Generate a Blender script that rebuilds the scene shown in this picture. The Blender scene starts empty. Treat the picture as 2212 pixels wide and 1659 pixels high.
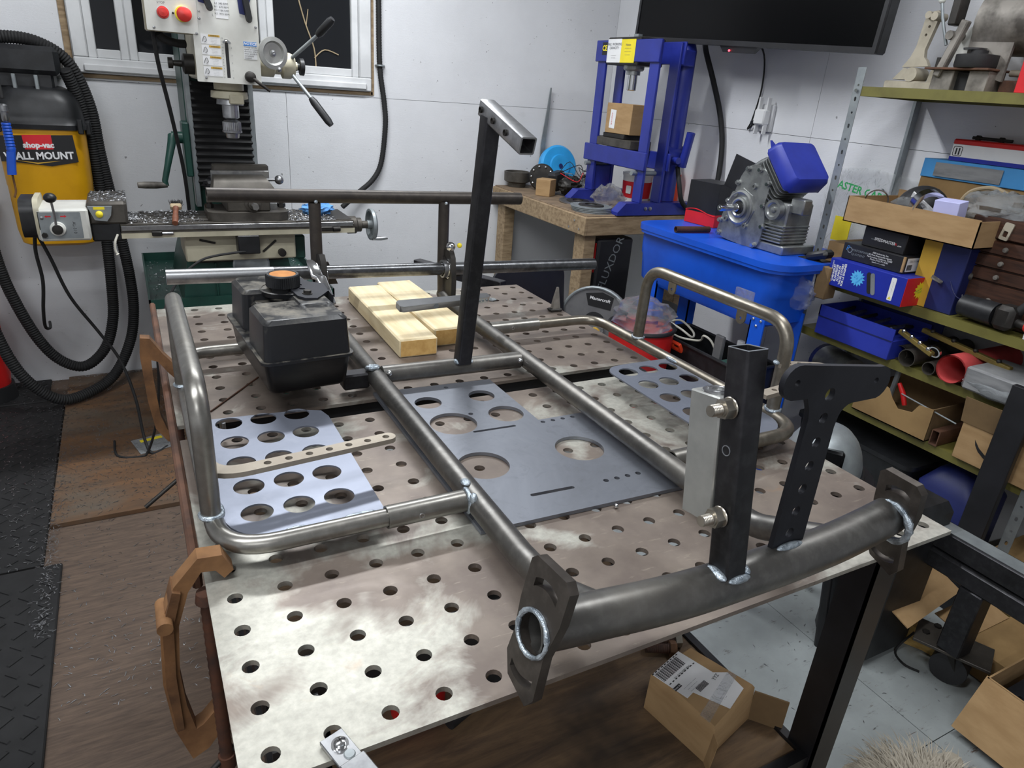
import bpy, math, random
from mathutils import Vector, Matrix
from mathutils.geometry import tessellate_polygon
random.seed(7)
PI = math.pi
scene = bpy.context.scene
COL = scene.collection

# ---------------------------------------------------------------- camera
cam_d = bpy.data.cameras.new('camera'); cam = bpy.data.objects.new('camera', cam_d); COL.objects.link(cam)
cam_d.sensor_width = 36.0; cam_d.sensor_fit = 'HORIZONTAL'; cam_d.lens = 36.0 * 1497.656 / 2212.0
cam_d.clip_start = 0.02
RT = (0.8834292828511069, -0.4631463455802665, 0.07105043825919252)
DN = (-0.12551456119349985, -0.3800009418069761, -0.9164307825221795)
FW = (0.45144080135670295, 0.8006839244055394, -0.3938355698371623)
CP = (-0.0435589277, -0.429156916, 0.51388206859)
cam.matrix_world = Matrix(((RT[0], -DN[0], -FW[0], CP[0]), (RT[1], -DN[1], -FW[1], CP[1]), (RT[2], -DN[2], -FW[2], CP[2]), (0, 0, 0, 1)))
scene.camera = cam

# ---------------------------------------------------------------- view, world
vs = scene.view_settings
vs.view_transform = 'Standard'; vs.look = 'None'; vs.gamma = 1.0; vs.use_curve_mapping = False
vs.exposure = 0.75
w = bpy.data.worlds.new('night'); scene.world = w; w.use_nodes = True
w.node_tree.nodes['Background'].inputs[0].default_value = (0.012, 0.014, 0.018, 1)
w.node_tree.nodes['Background'].inputs[1].default_value = 1.0
# the shop's ceiling lamps (built with their housings in ceiling_lamp below): x, y, length along x, watts
LAMPS = [(-0.55, 0.0, 1.2, 15.0), (0.55, 1.95, 1.2, 22.0), (1.35, 0.35, 1.2, 9.0), (-1.0, -1.6, 1.2, 14.0)]
FLOOR = -0.80; WIN_Y = 2.907; RIGHT_X = 2.30; LEFT_X = -2.3; BACK_Y = -2.7; CEIL = 1.68

# ---------------------------------------------------------------- materials
MATS = {}
def S2L(c):
    return tuple(((x / 12.92) if x <= 0.04045 else ((x + 0.055) / 1.055) ** 2.4) for x in c)
def rgb(h):
    h = h.lstrip('#'); return S2L(tuple(int(h[i:i + 2], 16) / 255 for i in (0, 2, 4)))
class NT:
    def __init__(s, name):
        s.m = bpy.data.materials.new(name); s.m.use_nodes = True; s.t = s.m.node_tree; s.n = s.t.nodes; s.l = s.t.links
        s.b = s.n['Principled BSDF']; s.tc = None
    def node(s, t, **kw):
        n = s.n.new(t)
        for k, v in kw.items():
            if k.startswith('_'): setattr(n, k[1:], v)
            else:
                key = int(k[1:]) if k[0] == 'i' and k[1:].isdigit() else k
                n.inputs[key].default_value = v
        return n
    def link(s, a, b): s.l.new(a, b)
    def coords(s, scale=(1, 1, 1), rot=(0, 0, 0)):
        if s.tc is None: s.tc = s.node('ShaderNodeTexCoord')
        mp = s.node('ShaderNodeMapping'); mp.inputs['Scale'].default_value = scale; mp.inputs['Rotation'].default_value = rot
        s.link(s.tc.outputs['Object'], mp.inputs['Vector']); return mp.outputs[0]
    def noise(s, scale, stretch=(1, 1, 1), detail=4, rough=0.6, dist=0.0, rot=(0, 0, 0)):
        n = s.node('ShaderNodeTexNoise'); n.inputs['Scale'].default_value = scale; n.inputs['Detail'].default_value = detail
        n.inputs['Roughness'].default_value = rough; n.inputs['Distortion'].default_value = dist
        s.link(s.coords(stretch, rot), n.inputs['Vector']); return n.outputs['Fac']
    def ramp(s, fac, lo, hi, a=0.0, b=1.0):
        n = s.node('ShaderNodeMapRange'); n.inputs[1].default_value = lo; n.inputs[2].default_value = hi; n.inputs[3].default_value = a; n.inputs[4].default_value = b
        s.link(fac, n.inputs[0]); return n.outputs[0]
    def mix(s, fac, a, b):
        n = s.node('ShaderNodeMix', _data_type='RGBA')
        if isinstance(fac, float): n.inputs[0].default_value = fac
        else: s.link(fac, n.inputs[0])
        for i, c in ((6, a), (7, b)):
            if isinstance(c, tuple): n.inputs[i].default_value = (*c[:3], 1)
            else: s.link(c, n.inputs[i])
        return n.outputs[2]
    def math(s, op, a, b=0.0):
        n = s.node('ShaderNodeMath', _operation=op)
        for i, c in ((0, a), (1, b)):
            if isinstance(c, (int, float)): n.inputs[i].default_value = c
            else: s.link(c, n.inputs[i])
        return n.outputs[0]
    def bump(s, h, strength=0.2, dist=0.002):
        n = s.node('ShaderNodeBump'); n.inputs['Strength'].default_value = strength; n.inputs['Distance'].default_value = dist
        s.link(h, n.inputs['Height']); s.link(n.outputs[0], s.b.inputs['Normal'])
    def base(s, c):
        if isinstance(c, tuple): s.b.inputs['Base Color'].default_value = (*c[:3], 1)
        else: s.link(c, s.b.inputs['Base Color'])
    def set(s, rough=None, metal=None, **kw):
        for k, v in (('Roughness', rough), ('Metallic', metal)):
            if v is None: continue
            if isinstance(v, (int, float)): s.b.inputs[k].default_value = v
            else: s.link(v, s.b.inputs[k])
        for k, v in kw.items(): s.b.inputs[k.replace('_', ' ')].default_value = v
def mat(name, c1, c2=None, scale=12, stretch=(1, 1, 1), rough=0.5, rough2=None, metal=0.0, bump=0.0, bscale=None, lo=0.4, hi=0.65, detail=4, **kw):
    """plain procedural material: two colours mixed by noise, optional relief"""
    t = NT(name)
    c1 = rgb(c1) if isinstance(c1, str) else c1
    f = None
    if c2 is not None:
        c2 = rgb(c2) if isinstance(c2, str) else c2
        f = t.ramp(t.noise(scale, stretch, detail), lo, hi)
        t.base(t.mix(f, c1, c2))
    else:
        f = t.ramp(t.noise(scale, stretch, detail), 0.3, 0.7)
        t.base(t.mix(f, tuple(x * 0.92 for x in c1), tuple(min(1, x * 1.08) for x in c1)))
    if rough2 is not None: t.set(rough=t.ramp(f, 0, 1, rough, rough2))
    else: t.set(rough=rough)
    t.set(metal=metal, **kw)
    if bump: t.bump(t.noise(bscale or scale * 4, stretch, 3), bump)
    MATS[name] = t.m
    return t.m

# ---------------------------------------------------------------- mesh builder
def basis(o, u, v):
    u = Vector(u).normalized(); v = Vector(v); v = (v - u * v.dot(u)).normalized(); n = u.cross(v)
    return Matrix(((u.x, v.x, n.x, o[0]), (u.y, v.y, n.y, o[1]), (u.z, v.z, n.z, o[2]), (0, 0, 0, 1)))
def T(x, y, z): return Matrix.Translation((x, y, z))
def Rz(a): return Matrix.Rotation(a, 4, 'Z')
def Rx(a): return Matrix.Rotation(a, 4, 'X')
def Ry(a): return Matrix.Rotation(a, 4, 'Y')
D2R = PI / 180
def circle(cx, cy, r, n=24): return [(cx + r * math.cos(2 * PI * i / n), cy + r * math.sin(2 * PI * i / n)) for i in range(n)]
def rrect(x0, y0, x1, y1, r, n=5):
    if not isinstance(r, (list, tuple)): r = (r,) * 4
    out = []
    for (cx, cy, a0, rr) in ((x1, y1, 0, r[0]), (x0, y1, 90, r[1]), (x0, y0, 180, r[2]), (x1, y0, 270, r[3])):
        if rr <= 0: out.append((cx, cy)); continue
        ox = cx - rr if cx == x1 else cx + rr; oy = cy - rr if cy == y1 else cy + rr
        for i in range(n + 1):
            a = (a0 + 90 * i / n) * D2R; out.append((ox + rr * math.cos(a), oy + rr * math.sin(a)))
    return out
def slot(x0, y0, x1, y1, r, n=8):
    a = math.atan2(y1 - y0, x1 - x0); out = []
    for i in range(n + 1):
        t = a - PI / 2 + PI * i / n; out.append((x1 + r * math.cos(t), y1 + r * math.sin(t)))
    for i in range(n + 1):
        t = a + PI / 2 + PI * i / n; out.append((x0 + r * math.cos(t), y0 + r * math.sin(t)))
    return out
def fil(pts, r, n=7, closed=False):
    """polyline with rounded corners"""
    P = [Vector(p) for p in pts]; N = len(P); out = []
    for i in range(N):
        if not closed and i in (0, N - 1): out.append(P[i]); continue
        a, b, c = P[i - 1], P[i], P[(i + 1) % N]
        d0 = (a - b); d1 = (c - b); l0, l1 = d0.length, d1.length; d0.normalize(); d1.normalize()
        ang = d0.angle(d1); rr = r[i] if isinstance(r, (list, tuple)) else r
        if rr <= 0 or abs(ang - PI) < 0.02: out.append(b); continue
        t = min(rr / math.tan(ang / 2), l0 * 0.49, l1 * 0.49)
        p0, p1 = b + d0 * t, b + d1 * t
        for k in range(n + 1):
            s = k / n; out.append(p0 * (1 - s) ** 2 + b * 2 * s * (1 - s) + p1 * s * s)
    return out
def smooth(pts, n=6, closed=False):
    """Catmull-Rom through the points"""
    P = [Vector(p) for p in pts]; N = len(P); out = []
    rng = range(N) if closed else range(N - 1)
    for i in rng:
        if closed: p0, p1, p2, p3 = P[i - 1], P[i], P[(i + 1) % N], P[(i + 2) % N]
        else: p0, p1, p2, p3 = P[max(i - 1, 0)], P[i], P[i + 1], P[min(i + 2, N - 1)]
        for k in range(n):
            t = k / n
            out.append(0.5 * ((2 * p1) + (p2 - p0) * t + (2 * p0 - 5 * p1 + 4 * p2 - p3) * t * t + (3 * p1 - p0 - 3 * p2 + p3) * t ** 3))
    if not closed: out.append(P[-1])
    return out
class MB:
    def __init__(s, m=None): s.v = []; s.f = []; s.m = m
    def add(s, vs, fs, m=None):
        k = len(s.v)
        if s.m is not None: m = s.m @ m if m is not None else s.m
        s.v += [tuple(m @ Vector(p)) for p in vs] if m is not None else [tuple(p) for p in vs]
        s.f += [tuple(i + k for i in f) for f in fs]
        return s
    def box(s, x0, y0, z0, x1, y1, z1, b=0.0, m=None):
        if x1 < x0: x0, x1 = x1, x0
        if y1 < y0: y0, y1 = y1, y0
        if z1 < z0: z0, z1 = z1, z0
        if b <= 0:
            vs = [(x, y, z) for x in (x0, x1) for y in (y0, y1) for z in (z0, z1)]
            return s.add(vs, [(0, 1, 3, 2), (4, 6, 7, 5), (0, 4, 5, 1), (2, 3, 7, 6), (0, 2, 6, 4), (1, 5, 7, 3)], m)
        b = min(b, (x1 - x0) * .49, (y1 - y0) * .49, (z1 - z0) * .49)
        vs = []; idx = {}
        for ix in (0, 1):
            for iy in (0, 1):
                for iz in (0, 1):
                    c = ((x0, x1)[ix], (y0, y1)[iy], (z0, z1)[iz]); sg = (1 - 2 * ix, 1 - 2 * iy, 1 - 2 * iz)
                    for ax in range(3):   # vertex lying on the face normal to ax
                        p = [c[k] + (0 if k == ax else sg[k] * b) for k in range(3)]
                        idx[(ix, iy, iz, ax)] = len(vs); vs.append(tuple(p))
        F = []
        g = lambda *a: idx[a]
        for a in (0, 1):
            q = [g(a, 0, 0, 0), g(a, 1, 0, 0), g(a, 1, 1, 0), g(a, 0, 1, 0)]; F.append(tuple(q if a else q[::-1]))
            q = [g(0, a, 0, 1), g(0, a, 1, 1), g(1, a, 1, 1), g(1, a, 0, 1)]; F.append(tuple(q if a else q[::-1]))
            q = [g(0, 0, a, 2), g(1, 0, a, 2), g(1, 1, a, 2), g(0, 1, a, 2)]; F.append(tuple(q if a else q[::-1]))
        for a in (0, 1):
            for c in (0, 1):
                F.append((g(0, a, c, 1), g(1, a, c, 1), g(1, a, c, 2), g(0, a, c, 2)))
                F.append((g(a, 0, c, 0), g(a, 1, c, 0), g(a, 1, c, 2), g(a, 0, c, 2)))
                F.append((g(a, c, 0, 0), g(a, c, 1, 0), g(a, c, 1, 1), g(a, c, 0, 1)))
        for ix in (0, 1):
            for iy in (0, 1):
                for iz in (0, 1): F.append((g(ix, iy, iz, 0), g(ix, iy, iz, 1), g(ix, iy, iz, 2)))
        return s.add(vs, F, m)
    def obox(s, o, u, v, w, su, sv, sw, b=0.0):
        """box of size su, sv, sw centred at o with axes u, v (w completes)"""
        return s.box(-su / 2, -sv / 2, -sw / 2, su / 2, sv / 2, sw / 2, b, basis(o, u, v))
    def tube(s, path, r, n=16, caps=True, wall=0.0, m=None, closed=False, sq=False):
        P = [Vector(p) for p in path]; N = len(P)
        Rr = r if isinstance(r, (list, tuple)) else [r] * N
        tang = []
        for i in range(N):
            if closed: d = P[(i + 1) % N] - P[i - 1]
            else: d = P[min(i + 1, N - 1)] - P[max(i - 1, 0)]
            tang.append(d.normalized())
        up = Vector((0, 0, 1)) if abs(tang[0].z) < 0.9 else Vector((1, 0, 0))
        nx = (up - tang[0] * up.dot(tang[0])).normalized()
        vs = []; fr = []
        for i in range(N):
            if i:
                q = tang[i - 1].rotation_difference(tang[i]); nx = (q @ nx)
                nx = (nx - tang[i] * nx.dot(tang[i])).normalized()
            fr.append((nx, tang[i].cross(nx)))
        off = PI / 4 if sq else 0.0
        def ring(i, rr):
            a, b = fr[i]
            return [P[i] + (a * math.cos(2 * PI * k / n + off) + b * math.sin(2 * PI * k / n + off)) * rr for k in range(n)]
        for i in range(N): vs += ring(i, Rr[i])
        fs = []
        for i in range(N if closed else N - 1):
            for k in range(n):
                j = (i + 1) % N
                fs.append((i * n + k, i * n + (k + 1) % n, j * n + (k + 1) % n, j * n + k))
        if not closed:
            if wall > 0:
                k0 = len(vs)
                for i in range(N): vs += ring(i, Rr[i] - wall)
                for i in range(N - 1):
                    for k in range(n): fs.append((k0 + i * n + k, k0 + (i + 1) * n + k, k0 + (i + 1) * n + (k + 1) % n, k0 + i * n + (k + 1) % n))
                for k in range(n):
                    fs.append((k, k0 + k, k0 + (k + 1) % n, (k + 1) % n))
                    e = (N - 1) * n; fs.append((e + k, e + (k + 1) % n, k0 + e + (k + 1) % n, k0 + e + k))
            elif caps:
                fs.append(tuple(range(n))[::-1]); fs.append(tuple((N - 1) * n + k for k in range(n)))
        return s.add(vs, fs, m)
    def cyl(s, p0, p1, r, r1=None, n=20, wall=0.0, m=None, caps=True):
        return s.tube([p0, p1], [r, r if r1 is None else r1], n, caps, wall, m)
    def lathe(s, prof, n=24, m=None, caps=False):
        vs = []; fs = []
        for (r, z) in prof: vs += [(r * math.cos(2 * PI * k / n), r * math.sin(2 * PI * k / n), z) for k in range(n)]
        for i in range(len(prof) - 1):
            for k in range(n): fs.append((i * n + k, i * n + (k + 1) % n, (i + 1) * n + (k + 1) % n, (i + 1) * n + k))
        if caps:
            fs.append(tuple(range(n))[::-1]); e = (len(prof) - 1) * n; fs.append(tuple(e + k for k in range(n)))
        return s.add(vs, fs, m)
    def plate(s, outline, holes, t, m=None, bev=0.0):
        """flat plate, top at z=0, bottom at z=-t, with real holes"""
        loops = [list(outline)] + [list(h) for h in holes]
        allp = [p for L in loops for p in L]; n = len(allp)
        tris = tessellate_polygon([[Vector((p[0], p[1], 0)) for p in L] for L in loops])
        vs = [(p[0], p[1], 0.0) for p in allp] + [(p[0], p[1], -t) for p in allp]; fs = []
        for a, b, c in tris:
            A, B, Cc = allp[a], allp[b], allp[c]
            cr = (B[0] - A[0]) * (Cc[1] - A[1]) - (B[1] - A[1]) * (Cc[0] - A[0])
            if cr < 0: b, c = c, b
            fs.append((a, b, c)); fs.append((a + n, c + n, b + n))
        k = 0
        for li, L in enumerate(loops):
            area = sum(L[i - 1][0] * L[i][1] - L[i][0] * L[i - 1][1] for i in range(len(L)))
            ccw = area > 0
            for i in range(len(L)):
                a, b = k + i, k + (i + 1) % len(L)
                f = (b, a, a + n, b + n) if (ccw == (li == 0)) else (a, b, b + n, a + n)
                fs.append(f)
            k += len(L)
        return s.add(vs, fs, m)
    def sphere(s, c, r, n=16, h=10, m=None, sc=(1, 1, 1)):
        vs = []; fs = []
        for i in range(h + 1):
            a = PI * i / h
            for k in range(n): vs.append((c[0] + sc[0] * r * math.sin(a) * math.cos(2 * PI * k / n), c[1] + sc[1] * r * math.sin(a) * math.sin(2 * PI * k / n), c[2] + sc[2] * r * math.cos(a)))
        for i in range(h):
            for k in range(n): fs.append((i * n + k, (i + 1) * n + k, (i + 1) * n + (k + 1) % n, i * n + (k + 1) % n))
        return s.add(vs, fs, m)
    def hexnut(s, c, ax, r, t):
        m = basis(c, Vector(ax).orthogonal(), Vector(ax).cross(Vector(ax).orthogonal()))
        return s.tube([(0, 0, -t / 2), (0, 0, t / 2)], r, 6, True, 0, m)
    def loft(s, rings, m=None, capa=True, capb=True, closed=True):
        vs = []; fs = []; n = len(rings[0])
        for r in rings: vs += list(r)
        for i in range(len(rings) - 1):
            for k in range(n if closed else n - 1): fs.append((i * n + k, i * n + (k + 1) % n, (i + 1) * n + (k + 1) % n, (i + 1) * n + k))
        if capa: fs.append(tuple(range(n))[::-1])
        if capb: fs.append(tuple((len(rings) - 1) * n + k for k in range(n)))
        return s.add(vs, fs, m)
    def crumple(s, c, r, sc=(1, 1, 1), seed=1, n=22, h=14, amp=0.25, m=None):
        """irregular crumpled blob (plastic bag, rag)"""
        rnd = random.Random(seed)
        ph = [(rnd.uniform(1, 6), rnd.uniform(1, 6), rnd.uniform(1, 6), rnd.uniform(0, 6)) for _ in range(7)]
        vs = []; fs = []
        for i in range(h + 1):
            a = PI * i / h
            for k in range(n):
                d = Vector((math.sin(a) * math.cos(2 * PI * k / n), math.sin(a) * math.sin(2 * PI * k / n), math.cos(a)))
                q = 1 + amp * sum(abs(math.sin(p[0] * d.x * 2 + p[1] * d.y * 2 + p[2] * d.z * 2 + p[3])) - 0.6 for p in ph) / 2.2
                vs.append((c[0] + sc[0] * r * q * d.x, c[1] + sc[1] * r * q * d.y, c[2] + sc[2] * r * q * d.z))
        for i in range(h):
            for k in range(n): fs.append((i * n + k, (i + 1) * n + k, (i + 1) * n + (k + 1) % n, i * n + (k + 1) % n))
        return s.add(vs, fs, m)
def as_mesh(name, mb, off, material, angle=38):
    me = bpy.data.meshes.new(name)
    me.from_pydata([(x - off[0], y - off[1], z - off[2]) for x, y, z in mb.v], [], mb.f)
    me.validate(); me.shade_smooth(); me.set_sharp_from_angle(angle=angle * D2R)
    me.materials.append(MATS[material] if isinstance(material, str) else material)
    return me
def origin_of(o):
    p = Vector((0, 0, 0))
    while o is not None: p = p + o.location; o = o.parent
    return p
def tag(o, label=None, cat=None, group=None, kind=None):
    if label: o['label'] = label
    if cat: o['category'] = cat
    if group: o['group'] = group
    if kind: o['kind'] = kind
    return o
def thing(name, label, cat, loc=(0, 0, 0), group=None, kind=None):
    o = bpy.data.objects.new(name, None); COL.objects.link(o); o.location = loc; o.empty_display_size = 0.05
    return tag(o, label, cat, group, kind)
def part(name, mb, material, parent, label=None, kind=None, angle=38):
    """a mesh given in world coordinates, hung on its thing"""
    off = origin_of(parent) if parent is not None else Vector((0, 0, 0))
    o = bpy.data.objects.new(name, as_mesh(name, mb, off, material, angle)); COL.objects.link(o); o.parent = parent
    return tag(o, label, None, None, kind)
def solo(name, mb, material, label, cat, group=None, kind=None, angle=38):
    xs = [p[0] for p in mb.v]; ys = [p[1] for p in mb.v]; zs = [p[2] for p in mb.v]
    loc = ((min(xs) + max(xs)) / 2, (min(ys) + max(ys)) / 2, min(zs))
    o = bpy.data.objects.new(name, as_mesh(name, mb, loc, material, angle)); COL.objects.link(o); o.location = loc
    return tag(o, label, cat, group, kind)
def struct(name, mb, material, label=None):
    o = bpy.data.objects.new(name, as_mesh(name, mb, (0, 0, 0), material)); COL.objects.link(o)
    return tag(o, label, None, None, 'structure')
def lettering(txt, size, m, material, parent, name='lettering', align='CENTER', bold=0.0, shear=0.0, sx=1.0, space=1.0):
    """flat print on a face; m maps text x/y to the face"""
    cu = bpy.data.curves.new('txt', 'FONT'); cu.body = txt; cu.size = size; cu.align_x = align; cu.align_y = 'CENTER'
    cu.offset = bold; cu.shear = shear; cu.resolution_u = 2; cu.space_line = space
    tmp = bpy.data.objects.new('txt', cu); COL.objects.link(tmp)
    bpy.context.view_layer.update()
    me0 = bpy.data.meshes.new_from_object(tmp)
    mb = MB(); mb.add([(v.co.x * sx, v.co.y, 0.0) for v in me0.vertices], [tuple(p.vertices) for p in me0.polygons], m)
    bpy.data.objects.remove(tmp); bpy.data.curves.remove(cu); bpy.data.meshes.remove(me0)
    return part(name, mb, material, parent)
def copy_tree(o, parent=None):
    c = o.copy(); COL.objects.link(c); c.parent = parent
    for ch in o.children: copy_tree(ch, c)
    return c
# ================================================================= material library
def build_materials():
    mat('white_trim', '#d9dadb', '#c9cacb', 6, rough=0.55)
    mat('black_paint', '#141416', '#1d1d20', 20, rough=0.42)
    mat('black_plastic', '#17181a', '#222326', 30, rough=0.45, bump=0.06, bscale=160)
    mat('black_rubber', '#161617', '#1e1e1f', 25, rough=0.75, bump=0.1, bscale=120)
    mat('olive', '#6f6a34', '#5d582b', 9, rough=0.5, bump=0.03)
    mat('galv', '#9aa0a2', '#868c8f', 14, rough=0.5, metal=0.55)
    mat('alu', '#b9bab6', '#a8a9a6', 18, rough=0.42, metal=0.75)
    mat('alu_cast', '#a9abaa', '#8f9191', 25, rough=0.38, metal=0.85, bump=0.15, bscale=140)
    mat('chrome', '#d8d9da', '#bfc0c2', 10, rough=0.15, metal=1.0)
    mat('steel_bright', '#b4b5b7', '#8d8e90', 30, (1, 1, 1), rough=0.28, rough2=0.4, metal=0.95)
    mat('cut_edge', '#c3c7cc', '#a8adb5', 60, rough=0.35, metal=0.85)
    mat('zinc_bolt', '#b3ada2', '#9a958b', 30, rough=0.33, metal=0.9)
    mat('mill_steel', '#4b4743', '#5a554f', 15, rough=0.5, metal=0.6, bump=0.05)
    mat('machine_iron', '#5a5650', '#47433e', 18, rough=0.5, metal=0.5, bump=0.06)
    mat('dark_iron', '#2b2927', '#3a3734', 18, rough=0.5, metal=0.5)
    mat('mill_white', '#d6d6d0', '#c7c6bf', 7, rough=0.4)
    mat('mill_cream', '#c3bda6', '#aaa48f', 8, rough=0.45)
    mat('mill_green', '#1f4b41', '#193c35', 9, rough=0.42)
    mat('red_paint', '#c5201f', '#b01b1b', 8, rough=0.38)
    mat('red_plastic', '#d8372f', '#c9302a', 8, rough=0.4)
    mat('yellow_plastic', '#e0a512', '#d0960c', 6, rough=0.42, bump=0.04, bscale=120)
    mat('press_blue', '#26328f', '#1f2a7d', 8, rough=0.36)
    mat('washer_blue', '#1257d2', '#0e4cbe', 5, rough=0.4)
    mat('tool_blue', '#2b3aa6', '#232f8f', 6, rough=0.45)
    mat('sky_blue', '#2fa2e6', '#2794d6', 6, rough=0.4)
    mat('dark_blue', '#1b2560', '#151d4c', 6, rough=0.5)
    mat('pale_blue_box', '#4a9bd9', '#3f8ccb', 4, rough=0.5)
    mat('blue_gun', '#1d57c8', '#1848ac', 8, rough=0.4)
    mat('cardboard', '#a98a62', '#9a7b54', 9, (1, 1, 4), rough=0.85, bump=0.06, bscale=50)
    mat('cardboard_worn', '#977a50', '#836843', 7, rough=0.88, bump=0.1, bscale=40)
    mat('cardboard_dark', '#7d6545', '#6d573b', 9, rough=0.88)
    mat('paper_white', '#e4e4e4', '#d8d9da', 6, rough=0.7)
    mat('print_black', '#1a1a1c', rough=0.6)
    mat('print_grey', '#5a5b60', rough=0.6)
    mat('print_white', '#e9e9ea', rough=0.55)
    mat('print_yellow', '#ead62e', rough=0.55)
    mat('print_amber', '#c39a35', rough=0.55)
    mat('print_blue', '#2f7fd0', rough=0.55)
    mat('print_red', '#d3202c', rough=0.5)
    mat('print_cyan', '#55b4d8', rough=0.55)
    mat('print_green', '#2fa35a', rough=0.55)
    mat('box_black', '#1b1b1e', '#242428', 8, rough=0.42)
    mat('box_blue', '#1f2f9f', '#1a278a', 5, rough=0.4)
    mat('box_red', '#d2222a', '#bb1c24', 5, rough=0.4)
    mat('lilac_box', '#c3c4ee', '#b7b8e6', 5, rough=0.5)
    mat('starburst_blue', '#58b6ef', rough=0.5)
    mat('pine', '#e3d3ae', '#d3bf96', 5, (14, 1.2, 14), rough=0.7, bump=0.06)
    mat('pine_end', '#cfa868', '#bd9454', 60, rough=0.8)
    mat('bench_wood', '#84705a', '#655544', 7, (2, 10, 10), rough=0.75, bump=0.08)
    mat('bench_edge', '#a08a6c', '#7f6a50', 7, (2, 8, 10), rough=0.75, bump=0.08)
    mat('chest_wood', '#452a1d', '#2f1c13', 7, (2, 2, 18), rough=0.5, bump=0.06)
    mat('firewood', '#d4b06a', '#8d6c36', 10, (1, 1, 3), rough=0.85, bump=0.2)
    mat('rust', '#7c5736', '#533822', 18, rough=0.8, metal=0.15, bump=0.25, bscale=120, lo=0.38, hi=0.62)
    mat('rust_light', '#8a6440', '#6b4a2e', 16, rough=0.78, metal=0.15, bump=0.2, bscale=120)
    mat('rust_bar', '#6a4a39', '#4b362c', 16, rough=0.7, metal=0.3, bump=0.15)
    mat('bolt_rust', '#5b3a2a', '#40302a', 30, rough=0.7, metal=0.4)
    mat('weld', '#b9c3cb', '#7d8790', 90, rough=0.42, metal=0.75, bump=0.9, bscale=220)
    mat('orange_cork', '#c98a4b', '#b3743a', 30, rough=0.8)
    mat('pulley_rubber', '#202022', '#2b2b2d', 10, rough=0.6)
    mat('saw_grey', '#6d6d6e', '#5d5d5f', 10, rough=0.45)
    mat('tan_cast', '#b3ab9a', '#9d9585', 14, rough=0.6, metal=0.3, bump=0.1)
    mat('grimy_metal', '#8f8a83', '#4f4b46', 12, rough=0.55, metal=0.4, bump=0.1)
    mat('red_felt', '#c74a49', '#b63f40', 10, rough=0.85)
    mat('grey_wrap', '#8c8d8e', '#6f7072', 8, (1, 1, 6), rough=0.4)
    mat('blue_rag', '#6aa3dc', '#4f8acb', 12, rough=0.8)
    mat('cable_white', '#cfccc0', '#bdb9ac', 8, rough=0.6)
    mat('orange_plastic', '#ea4a26', '#d94120', 8, rough=0.45)
    mat('bristle', '#25221f', '#332f2a', 60, rough=0.9)
    mat('brush_wood', '#7a4a34', '#633a28', 9, (1, 6, 1), rough=0.6)
    mat('tan_plastic', '#a9977a', '#998769', 9, rough=0.5)
    mat('olive_strap', '#7b6a35', '#5f5127', 16, rough=0.6, metal=0.3)
    # clear plastic bags
    t = NT('clear_bag'); t.base((0.9, 0.92, 0.93)); t.set(rough=0.12, Transmission_Weight=0.85, IOR=1.12, Alpha=0.55)
    t.bump(t.noise(26, detail=5, dist=2.0), 0.9, 0.01); MATS['clear_bag'] = t.m
    t = NT('smoky_bag'); t.base((0.55, 0.58, 0.6)); t.set(rough=0.18, Transmission_Weight=0.6, IOR=1.15, Alpha=0.75)
    t.bump(t.noise(20, detail=5, dist=2.0), 0.9, 0.012); MATS['smoky_bag'] = t.m
    # window glass at night
    t = NT('night_glass'); t.base((0.012, 0.013, 0.015)); t.set(rough=0.06); t.b.inputs['Specular IOR Level'].default_value = 0.35; MATS['night_glass'] = t.m
    t = NT('tv_screen'); t.base((0.002, 0.002, 0.0025)); t.set(rough=0.25); t.b.inputs['Specular IOR Level'].default_value = 0.12; MATS['tv_screen'] = t.m
    t = NT('led_red'); t.base((0.8, 0.05, 0.06)); t.b.inputs['Emission Color'].default_value = (1, 0.05, 0.08, 1); t.b.inputs['Emission Strength'].default_value = 3.0; MATS['led_red'] = t.m
    t = NT('lamp_glow'); t.base((1, 1, 1)); t.b.inputs['Emission Color'].default_value = (0.93, 0.97, 1, 1); t.b.inputs['Emission Strength'].default_value = 6.0; MATS['lamp_glow'] = t.m

    # raw tube steel: dark grey mill finish with soft streaks
    def tube_mat(name, a, b, c, r0, r1, metal=0.85, st=(1, 1, 1)):
        t = NT(name)
        f1 = t.ramp(t.noise(7, st, 5, 0.6), 0.35, 0.65); f2 = t.ramp(t.noise(70, st, 3), 0.45, 0.7)
        t.base(t.mix(t.math('MULTIPLY', f2, 0.4), t.mix(f1, rgb(a), rgb(b)), rgb(c)))
        t.set(rough=t.ramp(f1, 0, 1, r0, r1), metal=metal); t.bump(t.noise(160, st, 2), 0.06, 0.001)
        MATS[name] = t.m
    tube_mat('tube_raw', '#5f5e5c', '#74716c', '#8a8884', 0.34, 0.46)
    tube_mat('tube_bright', '#8d8b86', '#76736d', '#a5a29b', 0.28, 0.42)
    tube_mat('tube_dark', '#3a3634', '#4a4541', '#57504a', 0.42, 0.5, 0.7)
    tube_mat('square_dark', '#2c2c2d', '#37363a', '#4a4a4c', 0.36, 0.48, 0.7)
    tube_mat('axle_steel', '#6d6e70', '#505153', '#8d8e91', 0.22, 0.36, 0.95)
    tube_mat('end_plate', '#46413d', '#544e49', '#68625c', 0.4, 0.5, 0.7)
    tube_mat('hoop_steel', '#8a8479', '#6d675d', '#9d968a', 0.3, 0.45, 0.85)
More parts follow.
